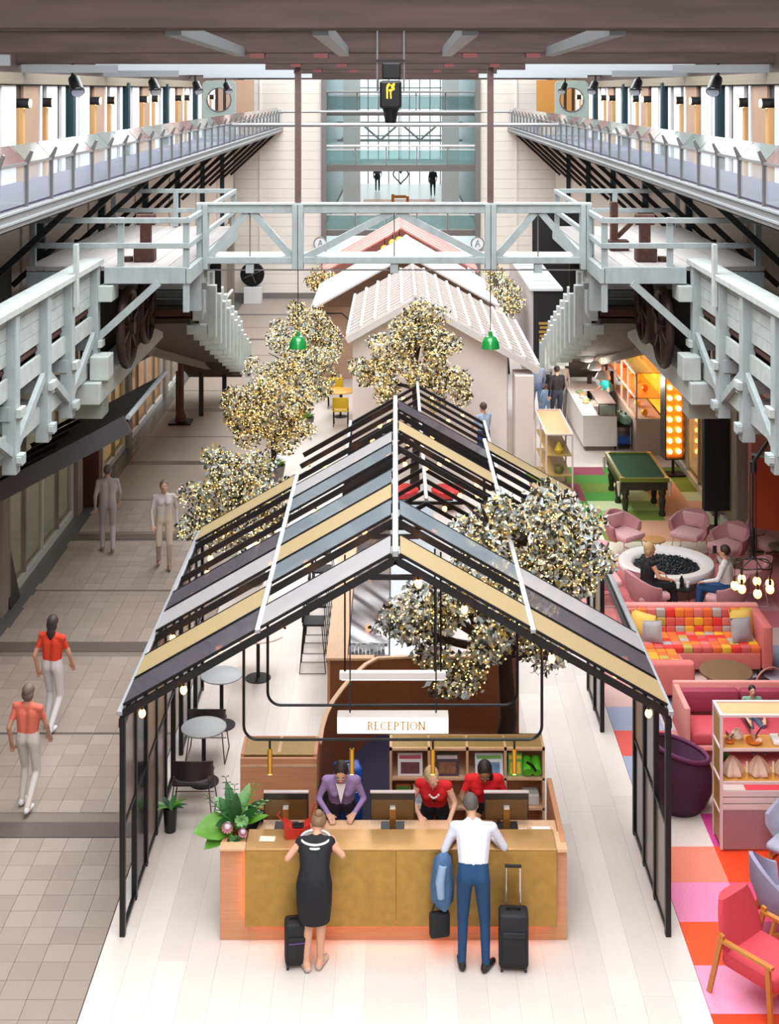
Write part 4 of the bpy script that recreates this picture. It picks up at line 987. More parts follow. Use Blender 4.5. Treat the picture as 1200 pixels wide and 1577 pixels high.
# red handbag on the counter
t = thing('red_handbag', 'open red leather handbag with strap on the brass counter', 'handbag', (-1.08, 14.58, 1.041), .1)
m_red = M('red_leather', '#b3261c', .4)
part(t, 'bag_body', m_red, lambda b: b.prism([(-.13, .02), (-.10, 0), (.10, 0), (.14, .03), (.16, .17), (.05, .10), (-.04, .11), (-.15, .19)], 'y', -.07, .07), True)
part(t, 'bag_lining', m_black, lambda b: b.box(-.09, -.05, .112, .08, .05, .118))
part(t, 'strap', m_red, lambda b: b.tube([(-.15, 0, .17), (-.21, 0, .24), (-.18, .02, .27)], .009, 6), True)
part(t, 'strap', m_red, lambda b: b.tube([(.15, 0, .15), (.17, .02, .25), (.2, .03, .33)], .009, 6), True)
# hanging frames, sign and lights
m_rod = M('black_rod', '#16181c', .35, .4)
def ubar(x0_, x1_, y, zb, r=.15):
    pts = [(x0_, y, zr(x0_)-.08), (x0_, y, zb+r)]
    for i in range(1, 6): a = PI+PI/2*i/6; pts.append((x0_+r+r*math.cos(a), y, zb+r+r*math.sin(a)))
    pts.append((x0_+r, y, zb)); pts.append((x1_-r, y, zb))
    for i in range(1, 6): a = -PI/2+PI/2*i/6; pts.append((x1_-r+r*math.cos(a), y, zb+r+r*math.sin(a)))
    pts += [(x1_, y, zb+r), (x1_, y, zr(x1_)-.08)]
    return pts
t = thing('hanging_rod_frame', 'outer black U-shaped hanging rod with brass pendants over the desk', 'rod frame', (0, 14.53, 2.1))
part(t, 'rod', m_rod, lambda b: b.tube(ubar(-1.655, 1.60, 14.53, 2.12), .016, 8), True, True)
for i, x in enumerate((-1.37, -.475, .41, 1.30)):
    part(t, 'stem', m_rod, lambda b: b.cyl((x, 14.53, 2.02), (x, 14.53, 2.12), .012, n=8), w=True)
    pp = part(t, 'brass_pendant', M('gold_tube', '#c9982f', .3, .7), lambda b: b.cyl((x, 14.53, 1.75), (x, 14.53, 2.02), .026, n=12), True, True)
    part(pp, 'lamp_tip', M('lamp_tip', '#ffe0a0', .4, emit='#ffd070', es=5), lambda b: b.cyl((x, 14.53, 1.742), (x, 14.53, 1.75), .02, n=10), True, True)
t = thing('hanging_rod_frame', 'inner black U-shaped hanging rod behind the reception sign', 'rod frame', (0, 15.19, 2.1))
part(t, 'rod', m_rod, lambda b: b.tube(ubar(-1.457, 1.39, 15.19, 2.19), .016, 8), True, True)
t = thing('reception_sign', 'lit white box sign reading RECEPTION hung above the desk', 'sign', (0, 14.66, 2.14))
part(t, 'sign_box', M('sign_case', '#b9b4ae', .5), lambda b: b.rbox(-.64, 14.59, 2.155, .585, 14.76, 2.335, .006), w=True)
sf = part(t, 'sign_face', M('sign_white', '#fff7ea', .5, emit='#fff3df', es=.55), lambda b: b.box(-.635, 14.582, 2.16, .58, 14.589, 2.33), w=True)
def serif_letters(b):
    y0_, y1_ = 14.578, 14.5815; hh = .088; zb = 2.202; tk, tn = .014, .006
    bx = lambda x0_, z0_, x1_, z1_: b.box(x0_, y0_, zb+z0_, x1_, y1_, zb+z1_)
    def stem(x): bx(x-tk/2, 0, x+tk/2, hh); bx(x-tk, 0, x+tk, .005); bx(x-tk, hh-.005, x+tk, hh)
    def bow(cx, cz, rx, rz, a0, a1, w0):
        n = 14; vs = []; fs = []
        for i in range(n+1):
            a_ = a0+(a1-a0)*i/n; w_ = tn+(w0-tn)*abs(math.cos(a_))
            for r_ in (0, 1):
                for yy in (y0_, y1_): vs.append((cx+(rx-w_*r_)*math.cos(a_), yy, zb+cz+(rz-tn*r_)*math.sin(a_)))
        for i in range(n):
            k = i*4
            for q in ((0, 1, 5, 4), (2, 6, 7, 3), (0, 4, 6, 2), (1, 3, 7, 5)): fs.append(tuple(k+j for j in q))
        b._add(vs, fs)
    def diag(x0_, z0_, x1_, z1_, w_): b.prism([(x0_, zb+z0_), (x0_+w_, zb+z0_), (x1_+w_, zb+z1_), (x1_, zb+z1_)], 'y', y0_, y1_)
    x = -.305
    for ch in 'RECEPTION':
        if ch == 'R': stem(x+.012); bow(x+.012, hh-.024, .042, .024, -PI/2, PI/2, tk); diag(x+.030, .042, x+.052, 0, tk*.9); st = .074
        elif ch == 'E':
            stem(x+.012); bx(x+.012, 0, x+.052, tn); bx(x+.012, hh-tn, x+.050, hh); bx(x+.012, hh*.5-tn/2, x+.042, hh*.5+tn/2); bx(x+.047, 0, x+.052, .018); bx(x+.045, hh-.018, x+.050, hh); st = .068
        elif ch == 'C': bow(x+.040, hh/2, .040, hh/2, PI*.22, PI*1.78, tk); st = .078
        elif ch == 'P': stem(x+.012); bow(x+.012, hh-.026, .044, .026, -PI/2, PI/2, tk); st = .068
        elif ch == 'T': stem(x+.032); bx(x, hh-tn, x+.064, hh); bx(x, hh-.018, x+.005, hh); bx(x+.059, hh-.018, x+.064, hh); st = .074
        elif ch == 'I': stem(x+.012); st = .034
        elif ch == 'O': bow(x+.042, hh/2, .042, hh/2, 0, 2*PI, tk); st = .094
        elif ch == 'N': stem(x+.010); stem(x+.064); diag(x+.003, hh, x+.056, 0, tk); st = .08
        x += st
part(t, 'lettering', M('letter_gold', '#c08236', .4, .2), serif_letters, w=True)
for x in (-.5, .45): part(t, 'hanger', m_rod, lambda b: b.beam((x, 14.70, 2.335), (x, 14.70, zr(x)-.13), .015, .015), w=True)
t = thing('linear_light', 'slim white linear pendant light on black rods above the sign', 'pendant lamp', (-.02, 15.83, 2.2))
part(t, 'light_bar', M('bar_white', '#eef0f2', .4), lambda b: b.rbox(-.665, 15.79, 2.21, .60, 15.87, 2.30, .008), w=True)
part(t, 'diffuser', M('bar_glow', '#ffffff', .4, emit='#ffffff', es=3), lambda b: b.box(-.64, 15.80, 2.204, .58, 15.86, 2.21), w=True)
for x in (-.60, .47, .54): part(t, 'suspension_rod', m_rod, lambda b: b.cyl((x, 15.83, 2.3), (x, 15.83, zr(x)-.1), .012, n=6), w=True)
# bar
t = thing('bar_counter', 'long bar with pale timber rail and dark reflective top beyond the curved screen', 'bar', (-.5, 22, 0))
part(t, 'bar_front', m_oak2, lambda b: b.box(-.98, 19.16, 0, -.94, 27, 1.02), w=True)
part(t, 'bar_end', M('walnut_ply'), lambda b: b.box(-.94, 19.12, 0, .6, 19.18, 1.02), w=True)
part(t, 'timber_rail', m_oak2, lambda b: b.rbox(-1.0, 19.1, 1.02, -.69, 27, 1.06, .008), w=True)
part(t, 'end_rail', m_oak2, lambda b: b.rbox(-.685, 19.1, 1.02, -.30, 19.22, 1.06, .006), w=True)
part(t, 'dark_top', M('smoked_top', '#54494a', .08, .3, .3, 4), lambda b: b.rbox(-.685, 19.23, 1.0, -.09, 27, 1.045, .008), w=True)
part(t, 'steel_worktop', M('pale_steel_top', '#a9b4be', .3, .35), lambda b: b.rbox(-.085, 19.4, .86, .75, 27, .90, .006), w=True)
part(t, 'worktop_base', m_scr, lambda b: b.box(-.08, 19.5, 0, .72, 26.9, .859), w=True)
part(t, 'glass_shelf_edge', m_plate, lambda b: b.box(-.66, 19.60, 1.046, -.12, 19.63, 1.07), w=True)
glass_me = MB().lathe([(.022, 0), (.028, .09), (.025, .09), (.02, .01)], (0, 0, 0), 10).mesh('tumbler', M('clear_glass', '#eef3f5', .05, 0, alpha=.5), True)
for i in range(9):
    x, y = -.62+.055*i, 19.36+.1*((i*7) % 3)*.5
    o = inst(glass_me, 'tumbler', None, (x, y, 1.046)); tag(o, 'small clear tumbler at the near end of the dark bar top', 'glass', 'tumblers on the bar')
def stool(loc, rz, label):
    t = thing('bar_stool', label, 'stool', loc, rz, 'wire bar stools along the bar')
    part(t, 'seat', m_blkf, lambda b: b.rbox(-.17, -.19, .74, .17, .19, .78, .015), True)
    part(t, 'low_back', m_blkf, lambda b: b.rbox(-.18, -.2, .80, -.15, .2, .98, .012), True)
    for sy in (-1, 1):
        part(t, 'sled_leg', m_rod, lambda b: b.tube([(-.15, sy*.18, .80), (-.15, sy*.18, .74), (-.21, sy*.21, .012), (.2, sy*.21, .012), (.14, sy*.18, .74)], .009, 6), True)
    part(t, 'foot_rail', m_rod, lambda b: b.cyl((.18, -.2, .28), (.18, .2, .28), .008, n=6))
    part(t, 'cross_rail', m_rod, lambda b: b.cyl((-.2, -.2, .14), (-.2, .2, .14), .008, n=6))
    return t
s0 = stool((-1.3, 21.2, 0), 0, 'black wire bar stool pulled up to the timber bar rail')
for y in (21.95, 22.7, 23.5, 24.4): dup(s0, (-1.3, y, 0))
# cafe tables and chairs by the side screen
m_ttop = M('grey_table_top', '#9fa3a6', .5)
m_cbk = M('brown_black_seat', '#2a2124', .55)
m_copper = M('copper_wire', '#6d5148', .4, .6)
def cafe_table(loc, label, r=.30, mat=None):
    t = thing('cafe_table', label, 'table', loc, 0, None)
    part(t, 'table_top', mat or m_ttop, lambda b: b.lathe([(r-.01, .715), (r, .722), (r, .735), (r-.01, .742), (0.001, .742)], (0, 0, 0), 36), True)
    part(t, 'pedestal', m_blkf, lambda b: b.cyl((0, 0, .02), (0, 0, .715), .028, n=12), True)
    part(t, 'foot', m_blkf, lambda b: b.lathe([(.2, 0), (.2, .012), (.03, .025), (.001, .025)], (0, 0, 0), 24), True)
    return t
def cafe_chair(loc, rz, label):
    t = thing('cafe_chair', label, 'chair', loc, rz, 'dark cafe chairs beside the glass screen')
    part(t, 'seat', m_cbk, lambda b: b.rbox(-.24, -.22, .42, .24, .24, .47, .02), True)
    b = MB()
    n = 12; vs = []
    for i in range(n+1):
        a = PI+PI*i/n; cx, cy = .25*math.cos(a), -.02+.22*math.sin(a)
        z0, z1 = .50, .50+.26*(.6+.4*math.sin(PI*i/n))
        vs += [(cx*.94, cy*.94, z0), (cx, cy, z0), (cx*1.04, cy*1.06, z1), (cx*.98, cy*1.0, z1)]
    fs = []
    for i in range(n):
        k = i*4
        for q in range(4): fs.append((k+q, k+(q+1) % 4, k+4+(q+1) % 4, k+4+q))
    fs += [(0, 1, 2, 3), tuple(4*n+3-q for q in range(4))]
    b._add(vs, fs); b.build('backrest', m_cbk, t, True)
    for sx in (-1, 1):
        part(t, 'sled_leg', m_copper, lambda q: q.tube([(sx*.22, -.2, .55), (sx*.22, -.17, .42), (sx*.27, -.25, .01), (sx*.27, .24, .01), (sx*.22, .2, .42)], .009, 6), True)
    part(t, 'brace', m_copper, lambda q: q.cyl((-.25, .1, .2), (.25, .1, .2), .007, n=6))
    return t
cafe_table((-2.55, 17.72, 0), 'round grey cafe table nearest the flowers on the desk')
cafe_table((-2.52, 19.3, 0), 'round grey cafe table between two dark chairs, second along the glass screen')
cafe_table((-2.15, 20.85, 0), 'larger round pale timber table with a copper rim, third along the glass screen', .45, M('pale_round_top', '#d8c0b4', .5))
c0 = cafe_chair((-2.58, 17.0, 0), 0, 'dark curved-back cafe chair with copper sled legs facing the first grey table')
dup(c0, (-2.6, 18.42, 0), 0, 'dark curved-back cafe chair with copper sled legs standing between the two grey tables')
dup(c0, (-2.6, 18.9, 0), PI, 'dark curved-back cafe chair backing onto the chair between the grey tables') if 0 else None
# small green plant by the screen
t = thing('trailing_plant', 'sprig of trailing green leaves at the glass screen by the first cafe chair', 'plant', (-2.80, 16.55, 0))
part(t, 'pot', m_scr, lambda b: b.lathe([(.07, 0), (.09, .3), (.08, .3), (.07, .26), (.001, .26)], (0, 0, 0), 14), True)
for i in range(9):
    a = i*.7; b = MB(); leaf(b, (0, 0, .28), (math.cos(a), math.sin(a)*.7, .5), .22, .07); b.build('leaf_blade', m_leaf[(i*2) % 5], t, True, fix=False)
# ================================================================ lounge, pool table, food counter
m_rose = M('rose_fabric', '#d3a3a4', .85, 0, .05, 20)
m_rose2 = M('rose_shell', '#b57f80', .8, 0, .05, 20)
m_wire = M('blush_wire', '#d9bdb8', .4, .3)
def loft(b, rings, close_ends=True, wrap=True):
    n = len(rings[0]); vs = [v for r in rings for v in r]; fs = []
    for i in range(len(rings)-1):
        for j in range(n if wrap else n-1):
            k = (j+1) % n; fs.append((i*n+j, i*n+k, (i+1)*n+k, (i+1)*n+j))
    if close_ends: fs += [tuple(range(n-1, -1, -1)), tuple((len(rings)-1)*n+j for j in range(n))]
    b._add(vs, fs)
def tub_shell(b, rx, ry, zb, zarm, zback, th, flare=1.15, n=18, spread=1.15):
    # open-front tub: sweeps from one arm round the back (at -y) to the other
    rings = []
    for i in range(n+1):
        u = i/n; a = PI*(.5-spread/2-.0)+0; ang = -PI/2-(PI*spread/2)+(PI*spread)*u
        k = (0.5-0.5*math.cos(2*PI*u))**.8; zt = zarm+(zback-zarm)*k
        c, s_ = math.cos(ang), math.sin(ang)
        o0 = (rx*c*.86, ry*s_*.86, zb); o1 = (rx*c*(flare-.02), ry*s_*(flare-.02), (zb+zt)*.5); o2 = (rx*c*flare, ry*s_*flare, zt)
        i2 = (rx*c*flare-c*th, ry*s_*flare-s_*th, zt+.005); i1 = (rx*c-c*th, ry*s_-s_*th, (zb+zt)*.5); i0 = (rx*c*.86-c*th, ry*s_*.86-s_*th, zb)
        rings.append([o0, o1, o2, i2, i1, i0])
    loft(b, rings)
def tub_chair(loc, rz, label):
    t = thing('tub_chair', label, 'armchair', loc, rz, 'rose tub chairs around the fire pit')
    part(t, 'shell', m_rose2, lambda b: tub_shell(b, .36, .34, .30, .60, .80, .05), True)
    part(t, 'seat', m_rose, lambda b: b.rbox(-.29, -.26, .33, .29, .32, .46, .05), True)
    part(t, 'back_pad', m_rose, lambda b: b.rbox(-.24, -.30, .46, .24, -.23, .74, .03), True)
    for sx in (-1, 1):
        part(t, 'sled_leg', m_wire, lambda b: b.tube([(sx*.24, -.22, .34), (sx*.29, -.28, .012), (sx*.29, .26, .012), (sx*.24, .22, .34)], .011, 6), True)
    return t
L_ = 'rose upholstered tub chair '
tc = tub_chair((4.42, 23.35, 0), -1.3, L_+'in which the woman in the black top sits')
spots = [((5.78, 23.2), 1.1, 'in which the man in the white top sits'), ((4.55, 26.45), -2.5, 'behind the fire pit, on the pavilion side of a timber table'),
         ((5.85, 26.5), 2.55, 'behind the fire pit in front of the black banner'), ((6.45, 25.75), 2.2, 'with a pleated back beside the dark round table'),
         ((3.72, 24.0), -1.5, 'half hidden beside the pavilion post'), ((3.78, 25.75), -1.9, 'behind the flowering tree by the small timber table'), ((6.42, 24.05), 1.4, 'under the hanging bulb cluster'),
         ((7.25, 25.95), -2.7, 'in the recess in front of the rust-coloured screen'), ((7.75, 24.9), 2.3, 'in the recess across the dark table')]
for (x, y), rz, s_ in spots: dup(tc, (x, y, 0), rz, L_+s_)
def side_table(loc, r, h, mat, label, legs=3):
    t = thing('side_table', label, 'table', loc)
    part(t, 'table_top', mat, lambda b: b.lathe([(r-.01, h-.03), (r, h-.02), (r, h-.004), (r-.01, h), (.001, h)], (0, 0, 0), 28), True)
    for i in range(legs):
        a = 2*PI*i/legs+.5
        part(t, 'leg', m_copper, lambda b: b.tube([(r*.6*math.cos(a), r*.6*math.sin(a), h-.03), (r*.8*math.cos(a), r*.8*math.sin(a), 0)], .01, 6), True)
    part(t, 'under_ring', m_copper, lambda b: b.tube([(r*.62*math.cos(2*PI*i/16), r*.62*math.sin(2*PI*i/16), h-.04) for i in range(16)], .008, 6, True), True)
    return t
m_ttan = M('tan_timber_top', '#b98a55', .45, 0, .12, 6, (8, 1, 1))
m_tdark = M('dark_timber_top', '#6d5f4e', .4, 0, .1, 6)
side_table((5.06, 26.0, 0), .22, .45, m_ttan, 'small round timber side table behind the fire pit')
side_table((4.02, 24.95, 0), .20, .46, m_ttan, 'small round timber side table beside the pavilion tree')
side_table((6.22, 24.85, 0), .24, .45, m_tdark, 'small round dark timber table beside the pleated rose chair')
side_table((5.05, 23.35, 0), .19, .5, m_scr, 'small black-topped table with drinks between the seated pair')
side_table((7.42, 25.45, 0), .28, .5, m_tdark, 'round dark table in the recess between rose chairs')
# fire pit
t = thing('fire_pit', 'round white fire pit bowl filled with black stones among the rose chairs', 'fire pit', (5.03, 24.7, 0))
part(t, 'drum', M('walnut_drum', '#6f5448', .5, 0, .1, 5), lambda b: b.lathe([(.70, 0), (.72, .34), (.70, .34), (.68, .0)], (0, 0, 0), 48), True)
part(t, 'rim', M('white_stone', '#dcd8d5', .45), lambda b: b.lathe([(.68, .33), (.86, .34), (.88, .36), (.88, .46), (.86, .48), (.66, .46), (.62, .42), (.60, .37)], (0, 0, 0), 56), True)
b = MB(); rr = random.Random(3)
for i in range(900):
    a = rr.uniform(0, 2*PI); r = .60*math.sqrt(rr.random()); s_ = rr.uniform(.014, .028)
    b.ell((r*math.cos(a), r*math.sin(a), .385+rr.uniform(-.01, .02)), (s_, s_*rr.uniform(.7, 1), s_*.8), 5, 3)
o = b.build('black_stones', M('black_gravel', '#23272c', .35, .2), t); o['kind'] = 'stuff'
part(t, 'stone_bed', m_scr, lambda b: b.cyl((0, 0, .34), (0, 0, .378), .605, n=40))
# drinks and bags by the pair
o = thing('water_bottle', 'dark bottle with white cap on the small black-topped table', 'bottle', (5.03, 23.38, .501))
part(o, 'bottle_body', m_scr, lambda b: b.lathe([(.035, 0), (.04, .02), (.04, .12), (.015, .17), (.015, .19), (.001, .19)], (0, 0, 0), 14), True)
part(o, 'cap', m_paper, lambda b: b.cyl((0, 0, .19), (0, 0, .21), .018, n=10), True)
for i, x in enumerate((4.95, 5.13)):
    o = MB().lathe([(.03, 0), (.035, .09), (.03, .09), (.026, .01), (.001, .01)], (x, 23.30+.05*i, .501), 12).build('paper_cup', M('cup_white', '#e9e6e6', .5), smooth=True); tag(o, ['white cup beside the dark bottle', 'white cup at the table edge toward the man'][i], 'cup')
def soft_bag(loc, mat, label, s=1.0):
    t = thing('soft_bag', label, 'bag', loc, .2)
    part(t, 'bag_body', mat, lambda b: b.rbox(-.2*s, -.1*s, 0, .2*s, .1*s, .2*s, .06*s), True)
    part(t, 'handle', mat, lambda b: b.tube([(-.1*s, 0, .19*s), (-.07*s, 0, .28*s), (.07*s, 0, .28*s), (.1*s, 0, .19*s)], .01, 6), True)
soft_bag((4.38, 22.75, 0), m_blkf, 'black soft bag on the floor below the seated woman')
soft_bag((4.98, 22.62, 0), M('slate_bag', '#5f7f9a', .7), 'slate blue bag on the floor between the seated pair', .9)
o = MB().ell((5.12, 22.9, .08), (.09, .07, .08), 12, 8).build('pink_pouch', M('magenta_pouch', '#c2305e', .6), smooth=True); tag(o, 'small magenta pouch beside the slate blue bag', 'pouch')
# patchwork sofa
m_coral = M('coral_fabric', '#cf6f69', .85, 0, .05, 20); m_coral2 = M('coral_light', '#d98c86', .85, 0, .05, 20)
t = thing('patchwork_sofa', 'coral L-shaped sofa with red, orange and yellow patchwork cushions', 'sofa', (4.75, 21.1, 0))
part(t, 'back_panel', m_coral2, lambda b: b.rbox(3.62, 21.66, .12, 5.92, 21.80, .84, .03), w=True)
part(t, 'side_panel', m_coral2, lambda b: b.rbox(3.62, 20.0, .12, 3.76, 21.66, .84, .03), True, True)
part(t, 'side_panel', m_coral, lambda b: b.rbox(5.76, 20.85, .12, 5.92, 21.66, .80, .03), True, True)
part(t, 'end_panel', m_coral, lambda b: b.rbox(3.77, 19.95, .12, 4.50, 20.13, .62, .05), True, True)
part(t, 'seat_base', m_coral, lambda b: b.rbox(3.77, 20.92, .10, 5.75, 21.65, .36, .02).rbox(3.77, 20.14, .10, 4.48, 20.93, .36, .02), True, True)
part(t, 'leg', m_scr, lambda b: b.box(5.7, 20.9, 0, 5.78, 20.98, .11), w=True)
part(t, 'leg', m_scr, lambda b: b.box(3.85, 20.0, 0, 3.93, 20.08, .11), w=True)
part(t, 'leg', m_scr, lambda b: b.box(3.7, 21.65, 0, 3.78, 21.73, .11), w=True)
part(t, 'leg', m_scr, lambda b: b.box(5.7, 21.65, 0, 5.78, 21.73, .11), w=True)
pcs = ['#d6322a', '#dd7a2a', '#d9a52a', '#c9564f', '#a9a09a', '#b39a4a', '#d9672f', '#cf6f69', '#d23a3a']
pm = [M('patch_%d' % i, c, .85, 0, .06, 30) for i, c in enumerate(pcs)]
patch_me = MB().rbox(-.5, -.5, -.5, .5, .5, .5, .12).mesh('patch', pm[0], True)
rp = random.Random(11); nx = 13
for i in range(nx):
    xw_ = (5.75-3.78)/nx; x = 3.78+(i+.5)*xw_
    for k in range(3):
        inst(patch_me, 'patch', t, (x, 21.62-.02*k, .47+(2-k)*.13), (0, 0, 0), (xw_-.003, .09, .128), True, pm[rp.randrange(9)])
    for k in range(5):
        inst(patch_me, 'patch', t, (x, 20.99+k*.125, .40), (0, 0, 0), (xw_-.003, .122, .10), True, pm[rp.randrange(9)])
    if x < 4.45:
        for k in range(6): inst(patch_me, 'patch', t, (x, 20.21+k*.125, .40), (0, 0, 0), (xw_-.003, .122, .10), True, pm[rp.choice([1, 2, 5, 6])])
def cushion(loc, rot, s, mat, label, band=None):
    t = thing('cushion', label, 'cushion', loc); t.rotation_euler = rot
    b = MB(); n = 8; vs = []; fs = []
    for side in (-1, 1):
        for i in range(n+1):
            for j in range(n+1):
                u, v = i/n*2-1, j/n*2-1; th = .085*s/.4*(1-u*u)**.5*(1-v*v)**.5 if abs(u) < 1 and abs(v) < 1 else 0
                pin = 1-.06*(1-abs(u*v)); vs.append((u*s/2*pin, side*th, s/2+v*s/2*pin))
    m_ = (n+1)**2
    for side in (0, 1):
        for i in range(n):
            for j in range(n):
                a = side*m_+i*(n+1)+j; fs.append((a, a+1, a+n+2, a+n+1))
    b._add(vs, fs); b.build('cover', mat, t, True)
    part(t, 'piping', band or mat, lambda q: q.tube([(-s/2, 0, 0), (0, 0, .01), (s/2, 0, 0), (s/2-.01, 0, s/2), (s/2, 0, s), (0, 0, s-.01), (-s/2, 0, s), (-s/2+.01, 0, s/2)], .007, 5, True), True)
m_yelc = M('yellow_cushion', '#e0b95a', .85, 0, .05, 20); m_gryc = M('grey_cushion', '#a09a9c', .85, 0, .05, 20)
cushion((3.90, 21.28, .452), (-.3, .1, -.55), .40, m_yelc, 'yellow square cushion at the corner of the patchwork sofa')
cushion((4.08, 21.12, .452), (-.3, -.1, -.35), .32, m_gryc, 'grey square cushion leaning on the corner yellow cushion')
cushion((5.58, 21.33, .452), (-.3, .05, .35), .42, m_yelc, 'yellow square cushion at the arm end of the patchwork sofa')
cushion((5.52, 21.13, .452), (-.32, .05, .3), .36, m_gryc, 'grey square cushion leaning on the yellow cushion at the arm end')
# coffee table
t = thing('coffee_table', 'oval-looking round bronze coffee table in front of the patchwork sofa', 'table', (5.02, 20.2, 0)); t['label'] = 'low round bronze-topped coffee table in front of the patchwork sofa'
part(t, 'table_top', M('bronze_top', '#7d6248', .4, .2, .1, 5, (6, 1, 1)), lambda b: b.lathe([(.39, .37), (.40, .38), (.40, .40), (.39, .41), (.001, .41)], (0, 0, 0), 40), True)
for i in range(3):
    a = 2*PI*i/3+.3; part(t, 'leg', m_copper, lambda b: b.tube([(.3*math.cos(a), .3*math.sin(a), .37), (.32*math.cos(a), .32*math.sin(a), 0)], .013, 6), True)
part(t, 'cross_bar', m_copper, lambda b: b.tube([(.3, .0, .05), (0, .02, .05), (-.28, .1, .05)], .01, 6), True)
# rose sofa
m_berry = M('berry_fabric', '#8f3048', .8, 0, .05, 20); m_berry2 = M('berry_seat', '#b8424e', .7, 0, .05, 20)
t = thing('berry_sofa', 'rose-framed sofa with dark berry cushions facing the display cabinet', 'sofa', (5.0, 18.5, 0))
part(t, 'back_panel', m_coral2, lambda b: b.rbox(3.95, 18.92, .2, 6.1, 19.0, .80, .02), True, True)
part(t, 'arm_panel', m_coral2, lambda b: b.rbox(3.95, 18.15, .2, 4.03, 18.92, .78, .02), True, True)
part(t, 'seat_frame', m_coral2, lambda b: b.rbox(4.03, 18.15, .20, 6.1, 18.92, .26, .01), True, True)
for k in range(2):
    x0_, x1_ = (4.04, 4.86) if k == 0 else (4.87, 6.05)
    part(t, 'back_cushion', m_berry, lambda b: b.rbox(x0_, 18.76, .43, x1_, 18.92, .74, .05), True, True)
    part(t, 'seat_cushion', m_berry2, lambda b: b.rbox(x0_, 18.17, .26, x1_, 18.75, .43, .05), True, True)
for x, y in ((4.25, 18.3), (4.25, 18.85), (5.9, 18.3)): part(t, 'leg', m_scr, lambda b: b.cyl((x, y, 0), (x, y, .2), .02, n=8), w=True)
# display cabinet
m_pf = M('pinkish_frame', '#d6bfba', .5); m_gold2 = M('gold_mesh', '#b0843c', .45, .2, .15, 40); m_shl = M('amber_shelf', '#d69a4e', .4)
t = thing('display_cabinet', 'tall pink-framed open display cabinet with amber shelves and a mauve base', 'cabinet', (4.75, 16.3, 0))
xa, xb, ya, yb, zt = 3.93, 5.6, 16.1, 16.5, 1.62
for x in (xa, 4.9, xb-.04):
    for y in (ya, yb-.03): part(t, 'upright', m_pf, lambda b: b.box(x, y, 0 if y > ya else .02, x+.035, y+.03, zt), w=True)
part(t, 'base_panel', M('mauve_panel', '#9a7478', .5, 0, .06, 8, (6, 1, 1)), lambda b: b.box(xa+.04, ya-.005, .03, xb-.04, ya+.02, .50).box(xa+.04, yb-.03, .03, xb, yb-.01, .5), w=True)
for z in (.50, .58, .66): part(t, 'slat', m_pf, lambda b: b.box(xa+.036, ya-.003, z+.005, xb-.04, ya+.025, z+.07), w=True)
for z, mm in ((.84, m_shl), (1.24, m_shl)):
    part(t, 'shelf_board', mm, lambda b: b.box(xa+.036, ya+.03, z-.02, xb-.04, yb-.035, z), w=True)
    part(t, 'shelf_edge', m_pf, lambda b: b.box(xa+.036, ya, z-.03, xb-.04, ya+.028, z), w=True)
part(t, 'top_frame', m_pf, lambda b: b.box(xa, ya, zt, xb, ya+.035, zt+.03).box(xa, yb-.035, zt, xb, yb, zt+.03).box(xa, ya+.036, zt, xa+.035, yb-.036, zt+.03), w=True)
part(t, 'top_mesh', M('pale_gold_mesh', '#c2a273', .5, .1, .08, 40), lambda b: b.box(xa+.036, ya+.036, zt+.002, xb-.02, yb-.036, zt+.012), w=True)
for k in range(4): part(t, 'side_mesh', m_gold2, lambda b: b.box(xa+.01, ya+.032, .06+k*.40, xa+.02, yb-.032, .42+k*.40), w=True)
for k in range(4): part(t, 'side_rail', m_pf, lambda b: b.box(xa, ya+.031, .43+k*.39, xa+.03, yb-.031, .455+k*.39), w=True)
def cloth_bundle(x, label):
    b = MB(); rings = []
    for i, (r, z) in enumerate(((.10, 0), (.135, .03), (.13, .07), (.10, .13), (.06, .19), (.03, .22), (.004, .235))):
        rings.append([(x+r*(1+.16*math.cos(6*a))*math.cos(a), 16.28+r*.9*(1+.16*math.cos(6*a))*math.sin(a), .841+z) for a in [2*PI*j/36 for j in range(36)]])
    loft(b, rings); o = b.build('cloth_bundle', M('blush_cloth', '#dcb9a4', .8, 0, .08, 12), smooth=True); tag(o, label, 'bundle', 'folded cloth bundles in the display cabinet')
cloth_bundle(4.12, 'blush folded cloth bundle at the end of the lower amber shelf, against a green leaf')
cloth_bundle(4.44, 'blush folded cloth bundle in the middle of the lower amber shelf')
cloth_bundle(4.76, 'blush folded cloth bundle beside the cabinet upright on the lower amber shelf')
b = MB(); leaf(b, (4.02, 16.40, .842), (.25, .03, .8), .22, .24, (0, -1, 0), 0.1); o = b.build('green_leaf_plate', M('green_plate', '#1f6b2a', .4), fix=False); tag(o, 'dark green leaf behind the end cloth bundle', 'leaf')
for i, x in enumerate((4.28, 4.60)):
    o = thing('candle', 'slim cream candle in an amber holder between cloth bundles', 'candle', (x, 16.2, .841), group='candles in the display cabinet')
    part(o, 'stick', M('cream_wax', '#efdcb8', .5), lambda b: b.cyl((0, 0, .07), (0, 0, .20), .014, n=10), True)
    part(o, 'holder', m_shl, lambda b: b.lathe([(.03, 0), (.02, .02), (.018, .07), (.001, .07)], (0, 0, 0), 12), True)
